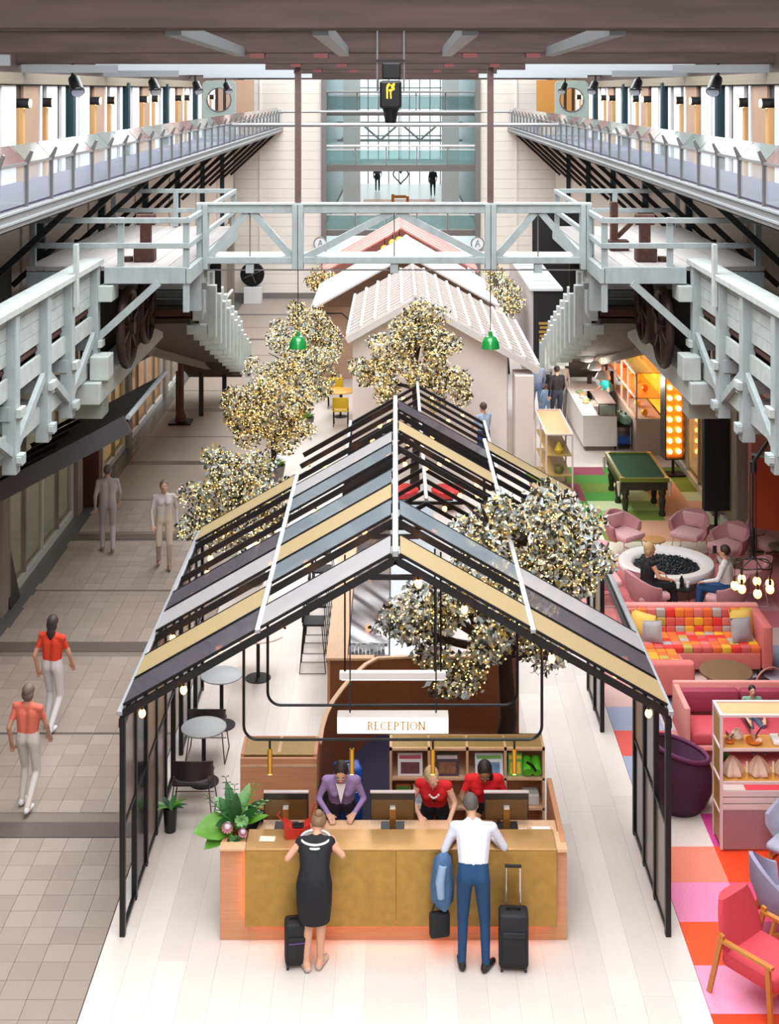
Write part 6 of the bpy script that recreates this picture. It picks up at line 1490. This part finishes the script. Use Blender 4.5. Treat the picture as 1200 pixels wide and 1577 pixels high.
# ================================================================ light-strewn trees
m_l = [M('leaf_silver', '#a9b3b2', .35, .1), M('leaf_dark', '#2b2a20', .6), M('leaf_gold', '#c4a860', .45, .1), M('leaf_cream', '#ddd6c2', .5)]
m_fl = M('fairy_light', '#ffe6a6', .4, emit='#ffd27a', es=4.5, sample=False)
m_bark = M('tree_bark', '#2e2019', .85, 0, .3, 14, (1, 1, .3), bump=.4)
def tree(label, base, lobes, nleaf, nlight, ls=.075, seed=1, fork=None, weights=(3, 3, 3, 2), tr=.09, planter=False):
    rg = np.random.default_rng(seed); base = Vector(base)
    t = thing('flowering_tree', label, 'tree', base)
    top = Vector(fork) if fork else Vector(lobes[0][0])-Vector((0, 0, lobes[0][1][2]*.6))
    b = MB(); mid = base.lerp(top, .5)+Vector((.06, .03, 0))
    b.tube([base, base.lerp(mid, .5)+Vector((-.03, 0, 0)), mid, top], [tr*1.25, tr, tr*.85, tr*.7], 9)
    b.build('trunk', m_bark, t, True, True)
    for li, (c, r) in enumerate(lobes):
        c = Vector(c)
        for k in range(4):
            d = Vector(rg.normal(size=3)); d.z = abs(d.z); d.normalize()
            e = c+Vector((d.x*r[0], d.y*r[1], d.z*r[2]))*.8
            part(t, 'branch', m_bark, lambda q: q.tube([top, top.lerp(c, .5)+Vector((0, 0, -.04)), c.lerp(e, .3), e], [tr*.55, tr*.4, tr*.26, .008], 6), True, True)
    vol = np.array([r[0]*r[1]*r[2] for c, r in lobes])**.75; vol = vol/vol.sum()
    def pts(n, hollow):
        out = []; cg = np.random.default_rng(seed+50)
        for (c, r), p in zip(lobes, vol):
            k = max(1, int(n*p)); d = rg.normal(size=(k, 3)); d /= np.linalg.norm(d, axis=1)[:, None]
            nc = max(10, int(26*r[0]*r[2])); cd = cg.normal(size=(nc, 3)); cd /= np.linalg.norm(cd, axis=1)[:, None]
            cl = np.array(c)+cd*cg.uniform(.35, 1.0, (nc, 1))*np.array(r)
            pick = rg.integers(0, nc, k); spread = (.17+.17*min(r))*rg.uniform(.2, 1, (k, 1))**.5
            out.append(cl[pick]+d*spread*np.array([1, 1, .85]))
        return np.concatenate(out)
    p = pts(nleaf, .18); n = len(p)
    d = rg.normal(size=(n, 3)); d /= np.linalg.norm(d, axis=1)[:, None]
    e = np.cross(d, rg.normal(size=(n, 3))); e /= np.linalg.norm(e, axis=1)[:, None]; f = np.cross(d, e)
    L = ls*rg.uniform(.7, 1.3, (n, 1)); Wd = L*.30
    v = np.empty((n, 4, 3)); v[:, 0] = p-d*L*.5; v[:, 1] = p+e*Wd+f*L*.10; v[:, 2] = p+d*L*.5; v[:, 3] = p-e*Wd+f*L*.10
    v = v.reshape(-1, 3)-np.array(base)
    me = bpy.data.meshes.new('foliage'); idx = np.arange(n*4).reshape(n, 4)
    tri = np.concatenate([idx[:, [0, 1, 2]], idx[:, [0, 2, 3]]])
    me.from_pydata(v.tolist(), [], tri.tolist())
    for m in m_l: me.materials.append(m)
    w_ = np.array(weights, float); mi = rg.choice(4, n, p=w_/w_.sum()); me.polygons.foreach_set('material_index', np.concatenate([mi, mi]).astype(np.int32)); me.update()
    o = bpy.data.objects.new('foliage', me); COL.objects.link(o); o.parent = t; o['kind'] = 'stuff'
    p = pts(nlight, .45); n = len(p); s_ = ls*.13
    oc = np.array([(1, 0, 0), (-1, 0, 0), (0, 1, 0), (0, -1, 0), (0, 0, 1), (0, 0, -1)])*s_
    v = (p[:, None, :]+oc[None]).reshape(-1, 3)-np.array(base)
    of = np.array([(0, 2, 4), (2, 1, 4), (1, 3, 4), (3, 0, 4), (2, 0, 5), (1, 2, 5), (3, 1, 5), (0, 3, 5)])
    fs = (np.arange(n)[:, None, None]*6+of[None]).reshape(-1, 3)
    me = bpy.data.meshes.new('fairy_lights'); me.from_pydata(v.tolist(), [], fs.tolist()); me.materials.append(m_fl); me.update()
    o = bpy.data.objects.new('fairy_lights', me); COL.objects.link(o); o.parent = t; o['kind'] = 'stuff'
    if planter:
        part(t, 'planter', M('planter_grey', '#6f6a66', .6), lambda q: q.lathe([(.28, 0), (.36, .38), (.33, .38), (.30, .30), (.001, .30)], tuple(base), 18), True, True)
        b = MB()
        for i in range(26):
            a = i*2.4; leaf(b, base+Vector((.12*math.cos(a), .12*math.sin(a), .31)), (math.cos(a), math.sin(a), .9), .3, .08)
        o = b.build('planter_grass', m_leaf[2], t, True, True, fix=False)
    return t
tree('large light-strewn tree growing up through the open roof of the glass pavilion', (1.45, 17.7, .006), [((.90, 17.3, 2.30), (1.0, .65, .72)), ((.72, 17.2, 1.62), (.55, .4, .22)), ((1.72, 17.85, 3.15), (1.0, .72, .80)), ((2.35, 17.75, 2.75), (.5, .5, .4)), ((1.25, 18.0, 3.35), (.55, .5, .4)), ((2.2, 18.2, 3.5), (.3, .3, .35)), ((1.62, 17.4, 2.25), (.5, .4, .4)), ((.12, 17.3, 2.25), (.3, .3, .3)), ((2.0, 17.3, 1.95), (.25, .25, .25))], 16000, 2600, .092, 5, (1.45, 17.65, 1.75), (5, 4, 1, 2), .13)
tree('light-strewn tree beside the pavilion roof, nearest to it along the paved walkway', (-2.75, 24.9, 0), [((-3.0, 25.0, 1.55), (1.12, .9, .95)), ((-3.5, 24.8, 1.05), (.7, .55, .55)), ((-2.6, 25, 1.2), (.6, .6, .5))], 7500, 1500, .09, 6, None, (5, 5, 2, 2), .07, True)
tree('round golden light-strewn tree with a bent dark trunk above yellow-green planting', (-2.95, 31.4, 0), [((-2.88, 31.2, 1.75), (1.25, 1.0, 1.0)), ((-2.5, 31.2, 1.45), (.6, .6, .45))], 8000, 1700, .092, 7, None, (2, 5, 4, 3), .08, True)
tree('light-strewn tree standing just behind the round golden tree on the walkway', (-2.55, 36.0, 0), [((-2.72, 36.0, 1.75), (1.25, 1.0, 1.05)), ((-2.35, 36, 1.3), (.6, .6, .5))], 7000, 1300, .092, 8, None, (4, 4, 2, 3), .08, True)
tree('light-strewn tree at the corner of the white house, below the green lamp', (-2.75, 40.1, 0), [((-2.62, 40.0, 1.9), (1.05, .8, 1.0)), ((-2.3, 40, 1.3), (.6, .55, .5))], 6500, 1200, .095, 9, None, (3, 5, 3, 3), .08, True)
tree('small golden tree beyond the plain white roof on the walkway side', (-2.75, 48.2, 0), [((-2.7, 48.2, 2.0), (.62, .55, .7))], 1600, 450, .10, 10, None, (2, 4, 4, 2), .07, True)
tree('tall light-strewn tree standing before the white slatted house', (.45, 30.7, 0), [((.45, 30.75, 3.3), (1.05, .8, .95)), ((-.35, 30.7, 2.6), (.75, .7, .6)), ((1.2, 30.7, 2.5), (.78, .7, .6)), ((.5, 30.5, 4.05), (.4, .4, .4))], 10500, 2000, .092, 11, (.45, 30.7, 2.35), (2, 4, 3, 3), .10)
tree('light-strewn tree between the white house and the dark kiosk', (3.65, 43.3, 0), [((3.55, 43.4, 2.75), (.5, .6, .45)), ((3.7, 42.2, 2.45), (.42, .5, .4)), ((3.3, 45, 2.95), (.45, .6, .35))], 3600, 700, .095, 12, None, (4, 3, 2, 2), .07)

# ================================================================ people
STD = dict(pel=(0, 0, .95), waist=(0, 0, 1.10), chest=(0, .01, 1.32), neck=(0, 0, 1.46), head=(0, .03, 1.60),
           sl=(-.175, 0, 1.40), sr=(.175, 0, 1.40), el=(-.23, -.03, 1.13), er=(.23, -.03, 1.13), wl=(-.24, .07, .90), wr=(.24, .07, .90),
           hl=(-.09, 0, .92), hr=(.09, 0, .92), kl=(-.10, .03, .50), kr=(.10, .03, .50), al=(-.10, -.02, .09), ar=(.10, -.02, .09),
           fl=None, fr=None, look=(0, 1, 0), fdl=None, fdr=None)
def capsule(b, p, q, r0, r1, n=12):
    p, q = Vector(p), Vector(q); d = q-p; L = d.length
    if L < 1e-5: b.ell(p, r0, n, 8); return
    d.normalize(); a = Vector((1, 0, 0)) if abs(d.x) < .9 else Vector((0, 1, 0)); u = d.cross(a).normalized(); w = d.cross(u); rings = []
    prof = [(-r0*math.cos(t), r0*math.sin(t)) for t in (.12, PI*.17, PI*.34, PI/2)]+[(L+r1*math.sin(t), r1*math.cos(t)) for t in (0, PI*.16, PI*.33, PI/2-.12)]
    for s_, r in prof:
        c = p+d*s_; rings.append([c+u*(r*math.cos(2*PI*j/n))+w*(r*math.sin(2*PI*j/n)) for j in range(n)])
    loft(b, rings)
def person(label, loc, rz, pose=None, top='#c22', bottom='#234', shoes='#1a1a1c', skin='#d9a588', hair='#3a2a20', sleeve='long', legs='pants', h=1.0, hairstyle='short', dress=None, vox=.013, fem=False, group=None, extra=None):
    J = dict(STD); J.update(pose or {})
    V = {k: (Vector(v) if isinstance(v, tuple) else v) for k, v in J.items()}
    B = []   # (p, q, r0, r1, tag)
    w = .085 if fem else .10
    sh = (V['sr']-V['sl']).normalized()
    up = (V['neck']-V['chest']).normalized(); tt = 'top'
    for s_ in (-1, 1):
        B.append((V['pel']+sh*s_*.07, V['waist']+sh*s_*.055, .105, .095 if fem else .105, 'bottom' if legs != 'skirt' else 'bottom'))
        B.append((V['waist']+sh*s_*.055, V['chest']+sh*s_*.075, .098 if fem else .108, .105 if fem else .115, tt))
        B.append((V['chest']+sh*s_*.07, V['neck']+sh*s_*.05-up*.05, .10, .065, tt))
    if fem:
        fw = sh.cross(up)*-1
        fdir = up.cross(sh)
        for s_ in (-1, 1): B.append((V['chest']+sh*s_*.07+fdir*.06-up*.02, V['chest']+sh*s_*.07+fdir*.07-up*.02, .062, .06, tt))
    B.append((V['sl'], V['sr'], .058, .058, tt))
    B.append((V['neck']-up*.04, V['head']-(V['head']-V['neck'])*.3, .052, .05, 'skin'))
    for sd, S_, E_, W_, Hh in ((-1, 'sl', 'el', 'wl', 'fdl'), (1, 'sr', 'er', 'wr', 'fdr')):
        ta = 'skin' if sleeve == 'none' else tt; tb = tt if sleeve == 'long' else 'skin'
        B.append((V[S_], V[E_], .052 if not fem else .045, .042 if not fem else .037, ta))
        B.append((V[E_], V[W_], .041 if not fem else .036, .029, tb))
        d = (V[W_]-V[E_]).normalized(); fd = V[Hh].normalized() if V[Hh] is not None else d
        palm = V[W_]+fd*.085; side = fd.cross(Vector((0, 0, 1))); side = side.normalized() if side.length > .2 else Vector((0, 1, 0))
        nrm = side.cross(fd)
        if nrm.z > 0: nrm = -nrm
        for k in (-1, 1): B.append((V[W_]+side*k*.012, palm+side*k*.022, .021, .019, 'skin'))
        for k, (o_, L1) in enumerate(((-.033, .066), (-.011, .078), (.011, .073), (.033, .058))):
            a0 = palm+side*o_; a1 = a0+fd*L1*.55+nrm*.006; a2 = a1+fd*L1*.40+nrm*.024
            B.append((a0, a1, .0098, .009, 'skin')); B.append((a1, a2, .009, .0075, 'skin'))
        tb0 = V[W_]+fd*.03-side*sd*.02*(-1 if side.x < 0 else 1); tside = -side*(1 if (side.x*sd) > 0 else -1)
        tb1 = tb0+fd*.035+tside*.035; B.append((tb0, tb1, .013, .011, 'skin')); B.append((tb1, tb1+fd*.032+tside*.008, .011, .009, 'skin'))
    lt = 'bottom' if legs == 'pants' else 'skin'
    for sd, Hp, K, A, F in ((-1, 'hl', 'kl', 'al', 'fl'), (1, 'hr', 'kr', 'ar', 'fr')):
        B.append((V[Hp], V[K], .092 if not fem else .088, .062 if legs == 'pants' else .056, lt))
        calf = V[K].lerp(V[A], .3)+((V[K]-V[Hp]).normalized()-(V[A]-V[K]).normalized())*.0
        B.append((V[K], calf, .058, .056 if legs == 'pants' else .054, lt)); B.append((calf, V[A], .056 if legs == 'pants' else .052, .045 if legs == 'pants' else .034, lt))
        f = V[F] if V[F] is not None else Vector((0, 1, 0)); f = f.normalized()
        heel = V[A]+Vector((0, 0, -.045))-f*.03; toe = V[A]+Vector((0, 0, -.055))+f*.15
        B.append((heel, toe, .042, .032, 'shoe')); B.append((V[A], heel, .042, .042, 'shoe' if legs == 'pants' else 'skin'))
    b = MB()
    for p, q, r0, r1, tg in B: capsule(b, p, q, r0, r1, 10)
    # head
    lk = V['look'].normalized(); hu = (V['head']-V['neck']).normalized(); hu = (hu-lk*hu.dot(lk)); hu = hu.normalized() if hu.length > .2 else Vector((0, 0, 1)); hs = lk.cross(hu)
    Rm = Matrix((hs, lk, hu)).transposed()
    hc = V['head']
    b.ell(hc+hu*.015, (.076, .094, .10), 16, 10, Rm)
    b.ell(hc-hu*.055+lk*.022, (.056, .066, .062), 12, 8, Rm)
    capsule(b, hc+hu*.012+lk*.088, hc-hu*.022+lk*.105, .010, .015, 8)
    for s_ in (-1, 1): b.ell(hc-hu*.005+hs*s_*.076-lk*.008, (.012, .022, .030), 8, 6, Rm)
    src = bpy.data.objects.new('tmp', b.mesh('tmp', M('piece_base'))); COL.objects.link(src)
    md = src.modifiers.new('r', 'REMESH'); md.mode = 'VOXEL'; md.voxel_size = vox; md.use_smooth_shade = True
    ms = src.modifiers.new('s', 'SMOOTH'); ms.factor = .5; ms.iterations = 3 if vox < .016 else 1
    bpy.context.view_layer.update(); dg = bpy.context.evaluated_depsgraph_get()
    me = bpy.data.meshes.new_from_object(src.evaluated_get(dg)); om = src.data; bpy.data.objects.remove(src); bpy.data.meshes.remove(om)
    me.name = 'body'; me.materials.clear()
    # materials by nearest bone
    nf = len(me.polygons); cen = np.empty(nf*3); me.polygons.foreach_get('center', cen); cen = cen.reshape(-1, 3)
    best = np.full(nf, 9.0); mi = np.zeros(nf, np.int32); ids = {'skin': 0, 'top': 1, 'bottom': 2, 'shoe': 3}
    for p, q, r0, r1, tg in B:
        p_, q_ = np.array(p), np.array(q); d = q_-p_; L2 = max(1e-9, d@d); tv = np.clip(((cen-p_)@d)/L2, 0, 1)
        ds = np.linalg.norm(cen-(p_+tv[:, None]*d), axis=1)-(r0+(r1-r0)*tv)
        if tg == 'top': ds -= .004
        k = ds < best; best[k] = ds[k]; mi[k] = ids[tg]
    dh = np.linalg.norm(cen-np.array(hc), axis=1); mi[dh < .115] = 0
    if sleeve == 'short':
        for S_, E_ in (('sl', 'el'), ('sr', 'er')):
            s_, e_ = np.array(V[S_]), np.array(V[E_]); d = e_-s_; tv = ((cen-s_)@d)/(d@d); nr = np.linalg.norm(cen-(s_+np.clip(tv, 0, 1)[:, None]*d), axis=1) < .075
            mi[nr & (tv > .62)] = 0
    for nm, c, rg_ in (('skin', skin, .55), ('top', top, .8), ('bottom', bottom, .8), ('shoe', shoes, .5)):
        me.materials.append(M('person_%s_%s' % (nm, c.strip('#')), c, rg_))
    me.polygons.foreach_set('material_index', mi); me.polygons.foreach_set('use_smooth', [True]*nf)
    root = bpy.data.objects.new('person', me); COL.objects.link(root); root.location = loc; root.rotation_euler = (0, 0, rz); root.scale = (h, h, h)
    tag(root, label, 'person', group)
    # hair, face
    hm = M('hair_'+hair.strip('#'), hair, .6, 0, .2, 40)
    hb = MB(); hb.ell(hc+hu*.032-lk*.018, (.085, .098, .098), 18, 12, Rm)
    if hairstyle in ('bob', 'long'):
        hb.ell(hc-hu*.02-lk*.045, (.088, .06, .10 if hairstyle == 'bob' else .12), 14, 9, Rm)
    if hairstyle == 'long': hb.ell(hc-hu*.13-lk*.065, (.075, .04, .12), 12, 8, Rm)
    if hairstyle == 'pony': hb.ell(hc-hu*.10-hs*.07+lk*.02, (.03, .035, .11), 10, 8, Rm)
    if hairstyle == 'bun': hb.ell(hc+hu*.07-lk*.10, (.045, .045, .045), 10, 8, Rm)
    hb.build('hair', hm, root, True)
    for s_ in (-1, 1):
        e_ = MB().ell(hc+hu*.008+hs*s_*.032+lk*.088, (.013, .008, .008), 8, 6, Rm).build('eye', M('eye_white', '#e8e4e0', .3), root, True)
        MB().ell(hc+hu*.008+hs*s_*.032+lk*.0945, (.006, .004, .006), 8, 6, Rm).build('iris', M('eye_dark', '#2a1c14', .3), e_, True)
        MB().ell(hc+hu*.030+hs*s_*.033+lk*.088, (.018, .006, .004), 8, 5, Rm).build('eyebrow', hm, root, True)
    MB().ell(hc-hu*.058+lk*.084, (.022, .008, .007), 10, 5, Rm).build('mouth', M('lips', '#a8564e', .5), root, True)
    if dress:
        # lofted skirt or dress: list of (centre, rx, ry)
        db = MB(); rings = []
        for c, rx, ry in dress['rings']:
            c = Vector(c); rings.append([(c.x+rx*math.cos(a), c.y+ry*math.sin(a), c.z+.01*math.sin(3*a)*(1 if rx > .17 else 0)) for a in [2*PI*j/28 for j in range(28)]])
        loft(db, rings, False); db.build(dress.get('name', 'dress'), M('cloth_'+dress['c'].strip('#'), dress['c'], .8), root, True)
    return root

# guests and staff at the desk
man = person('man in a white shirt and blue jeans leaning on the brass counter', (.82, 13.98, 0), -.06, dict(pel=(0, -.02, .96), waist=(0, .05, 1.10), chest=(0, .17, 1.28), neck=(-.01, .29, 1.39), head=(-.03, .38, 1.49), look=(-.1, .8, -.5),
      sl=(-.20, .22, 1.35), sr=(.20, .22, 1.35), el=(-.31, .20, 1.10), er=(.33, .26, 1.12), wl=(-.24, .42, 1.085), wr=(.22, .46, 1.09), hl=(-.09, -.02, .93), hr=(.09, -.02, .93), kl=(-.11, .02, .50), kr=(.12, .02, .50), al=(-.12, -.04, .09), ar=(.13, -.06, .09), fl=(-.2, 1, 0), fr=(.5, .8, 0)),
      '#d5d9e4', '#16406a', '#1c1a1a', '#c9977a', '#5a5450', 'long', h=1.0, vox=.012)
person('woman in a fitted black dress with striped collar bending over the counter', (-.85, 13.98, 0), 0.0, dict(pel=(0, -.05, .92), waist=(0, .02, 1.03), chest=(0, .14, 1.16), neck=(.01, .24, 1.24), head=(.02, .33, 1.31), look=(0, .6, -.8),
      sl=(-.155, .17, 1.22), sr=(.155, .17, 1.22), el=(-.29, .10, 1.08), er=(.29, .14, 1.09), wl=(-.15, .40, 1.085), wr=(.18, .42, 1.085), hl=(-.08, -.05, .88), hr=(.08, -.05, .88), kl=(-.06, .0, .48), kr=(.07, .0, .48), al=(-.08, -.06, .09), ar=(.06, -.02, .09), fl=(-.5, .9, 0), fr=(.4, .9, 0)),
      '#15161c', '#15161c', '#cbb6a6', '#d8a184', '#8a6a4e', 'none', 'skirt', h=1.0, hairstyle='bun', fem=True, vox=.012,
      dress=dict(c='#13141a', rings=[((0, -.01, .50), .165, .125), ((0, -.04, .70), .185, .145), ((0, -.05, .90), .19, .15), ((0, .02, 1.04), .155, .128), ((0, .12, 1.14), .17, .135), ((0, .17, 1.20), .15, .11)]))
b = MB()
for k in range(2): b.tube([(-.85+(.165-.012*k)*math.cos(2*PI*j/24), 14.155+(.12-.01*k)*math.sin(2*PI*j/24), 1.225+.035*k+.02*math.sin(2*PI*j/24)) for j in range(24)], .012, 6, True)
o = b.build('striped_collar', M('white_trim', '#dedcdc', .7), smooth=True); COL.objects.unlink(o); COL.objects.link(o)
o.parent = [x for x in bpy.data.objects if x.get('label', '').startswith('woman in a fitted')][0]; o.matrix_parent_inverse = worldm(o.parent).inverted()
lean = dict(pel=(0, 0, .93), waist=(0, .05, 1.06), chest=(0, .13, 1.22), neck=(0, .20, 1.33), head=(0, .26, 1.43), look=(0, .85, -.45), sl=(-.17, .15, 1.29), sr=(.17, .15, 1.29), el=(-.26, .16, 1.08), er=(.26, .16, 1.08), wl=(-.16, .36, 1.03), wr=(.14, .38, 1.03))
person('receptionist in a lilac jacket over a white blouse working at the desk', (-.62, 15.42, .006), PI, lean, '#9a7fae', '#2a2632', '#1a1a1c', '#d3a188', '#2c2220', 'long', hairstyle='bob', fem=True)
person('blonde receptionist in a sleeveless red top with a patterned necklace', (.46, 15.42, .006), PI-.15, dict(lean, look=(-.45, .8, -.3), wl=(-.22, .36, 1.0)), '#d21c22', '#1a1a22', '#1a1a1c', '#e0ad92', '#d3b58a', 'none', hairstyle='bob', fem=True, h=.96)
person('dark-haired receptionist in a red short-sleeved blouse looking down', (1.02, 15.45, .006), PI, dict(lean, look=(0, .8, -.6)), '#d8161e', '#1a1a22', '#1a1a1c', '#9a6a4c', '#1c1412', 'short', hairstyle='pony', fem=True)
rec = [x for x in bpy.data.objects if x.get('label', '').startswith('receptionist in a lilac')][0]
part(rec, 'white_blouse', M('blouse_white', '#e9dfe0', .8), lambda q: q.slab([(-.003, .262, 1.10), (.003, .262, 1.10), (.055, .245, 1.30), (-.055, .245, 1.30)], -.022), True)
o = thing('patterned_necklace', 'black and white statement necklace on the blonde receptionist', 'necklace', (.44, 15.155, 1.15)); 
part(o, 'beads', M('bead_white', '#e4e0dc', .4), lambda q: [q.ell((-.05+.02*i, -.012-.0*i, .04-.035*math.sin(PI*i/5)), .013, 8, 6) for i in range(6)], True); part(o, 'pendant', m_black, lambda q: q.ell((0, -.012, -.02), (.018, .01, .025), 8, 6), True)
# jacket and bag carried by the man
t = thing('denim_jacket', 'blue denim jacket draped over the arm of the man in jeans', 'jacket', (.50, 14.13, .52))
b = MB(); rings = []
for i, (z, rx, ry) in enumerate(((0.0, .05, .04), (.08, .11, .06), (.25, .12, .075), (.42, .10, .08), (.53, .085, .085), (.57, .05, .06))):
    rings.append([(rx*(1+.12*math.sin(5*a))*math.cos(a), ry*(1+.1*math.cos(4*a))*math.sin(a), z+.02*math.sin(2*a)) for a in [2*PI*j/24 for j in range(24)]])
loft(b, rings); b.build('jacket_body', M('denim', '#4a6c94', .85, 0, .15, 20), t, True)
part(t, 'sleeve', M('denim_light', '#8ea6c4', .85), lambda q: q.tube([(.0, -.08, .5), (-.03, -.11, .35), (-.02, -.11, .18)], [.045, .05, .04], 10), True)
t = thing('shoulder_bag', 'black bag hanging below the denim jacket', 'bag', (.47, 14.14, .22), rz=.2)
part(t, 'bag_body', m_blkf, lambda q: q.rbox(-.11, -.05, 0, .11, .05, .26, .03), True); part(t, 'strap', m_blkf, lambda q: q.tube([(-.09, 0, .25), (-.03, 0, .42), (.05, 0, .42), (.09, 0, .25)], .01, 6), True)
# walkers on the paving
walk = dict(kl=(-.10, .12, .52), al=(-.10, .02, .10), kr=(.10, .06, .50), ar=(.10, -.22, .13), el=(-.24, -.10, 1.13), wl=(-.24, -.02, .90), er=(.24, .08, 1.14), wr=(.22, .2, .95))
person('walker in a bright orange-red top and white trousers on the paving', (-4.95, 19.2, 0), -.3, walk, '#cf3a1e', '#c9c2c2', '#d9d9dc', '#c79276', '#3a302c', 'short', h=.95, hairstyle='long', fem=True)
person('walker in a faded coral top and pale trousers following the bright orange-red walker', (-4.72, 17.1, 0), -.2, walk, '#cf6652', '#c4b8b0', '#d3d0d0', '#b98a72', '#6d5a4e', 'short', h=.92, hairstyle='bob', fem=True)
person('walker in pale grey clothes carrying a bag beside the red pillar', (-5.75, 26.6, 0), .2, walk, '#a39a98', '#9a9296', '#6a5f5c', '#b48e7a', '#5a4e4a', 'long', h=1.0, vox=.016)
person('walker in a pale lilac top and beige trousers near the pavilion tree', (-4.45, 25.6, 0), PI+.2, walk, '#b3a8a8', '#b7a696', '#8a5a48', '#b48e7a', '#6a564c', 'long', h=1.0, vox=.016, fem=True)
# seated pair
sit = dict(pel=(0, 0, .53), waist=(0, .0, .68), chest=(0, .02, .88), neck=(0, .03, 1.02), head=(0, .05, 1.16), sl=(-.17, .02, .97), sr=(.17, .02, .97), el=(-.25, .10, .74), er=(.25, .10, .74), wl=(-.20, .33, .66), wr=(.18, .33, .66),
           hl=(-.09, .02, .53), hr=(.09, .02, .53), kl=(-.12, .44, .52), kr=(.12, .44, .52), al=(-.12, .50, .09), ar=(.12, .50, .09))
person('woman with short blonde hair in a black sleeveless top seated by the fire pit', (4.42, 23.35, 0), -1.3, sit, '#1b1718', '#1a1a1e', '#1a1a1c', '#cf9678', '#b9986a', 'none', hairstyle='bob', fem=True, vox=.014)
person('man in a white top and blue jeans seated in a rose chair holding a phone', (5.78, 23.2, 0), 1.1, dict(sit, er=(.27, .12, .82), wr=(.24, .22, .98)), '#dcd8d4', '#1c4a7a', '#2a2422', '#d3a086', '#3a2820', 'long', vox=.014)
o = thing('phone', 'black phone held up by the seated man', 'phone', (5.62, 23.42, 1.06)); part(o, 'case', m_scr, lambda q: q.rbox(-.035, -.006, 0, .035, .006, .14, .004)); part(o, 'screen', M('phone_glass', '#2a3036', .1), lambda q: q.box(-.03, .0062, .01, .03, .0075, .13))
# child on the berry sofa
person('small child in a green shirt sitting on the berry sofa', (4.98, 18.6, .11), PI, {k: (tuple(c for c in v) if isinstance(v, tuple) else v) for k, v in sit.items()}, '#6f9a80', '#4a5568', '#4a4a4a', '#cf9c80', '#1c1614', 'short', h=.62, vox=.016)
# counter staff and passers-by
person('cook in a teal shirt working behind the white food counter', (5.85, 36.3, 0), PI/2+.3, dict(lean), '#17a3a0', '#22242a', '#1a1a1c', '#c9937a', '#1c1614', 'short', vox=.018)
person('passer-by in pale blue clothes walking between the slatted house and the counter', (3.95, 37.2, 0), 0, walk, '#9aa9c4', '#7f97bd', '#6a6a72', '#c79c86', '#6a564a', 'long', vox=.018)
person('child in pale blue walking beside the passer-by in pale blue', (4.18, 36.9, 0), 0, walk, '#8fb0d0', '#86a8cc', '#6a6a72', '#c79c86', '#6a564a', 'long', h=.62, vox=.02)
person('passer-by in a black jumper and dark jeans beside the food counter', (4.42, 36.4, 0), .2, walk, '#161418', '#2c3344', '#7a4a38', '#c79c86', '#1c1614', 'long', h=.98, vox=.018)
person('passer-by in grey beside the one in the black jumper', (4.62, 37.2, 0), PI, walk, '#a8a29c', '#9a948e', '#6a6a72', '#c79c86', '#6a564a', 'long', h=1.0, vox=.018)
person('person in a checked blue shirt and navy trousers beside the slatted house', (2.12, 31.95, 0), .6, dict(el=(-.25, .12, 1.14), wl=(-.1, .3, 1.12), er=(.25, .12, 1.14), wr=(.1, .3, 1.12)), '#9fb0c8', '#1d3a68', '#1a1a1c', '#c79276', '#4a3a30', 'short', vox=.018)
for i, (x, y, c) in enumerate(((2.2, 78, '#14161c'), (-1.1, 82, '#3a3a44'))):
    person(['far figure in black on the upper floor beyond the end opening', 'far figure in grey on the upper floor beyond the end opening'][i], (x, y, 3.016), 0, walk, c, '#22242a', '#1a1a1c', '#c79276', '#2a2018', 'long', vox=.03)
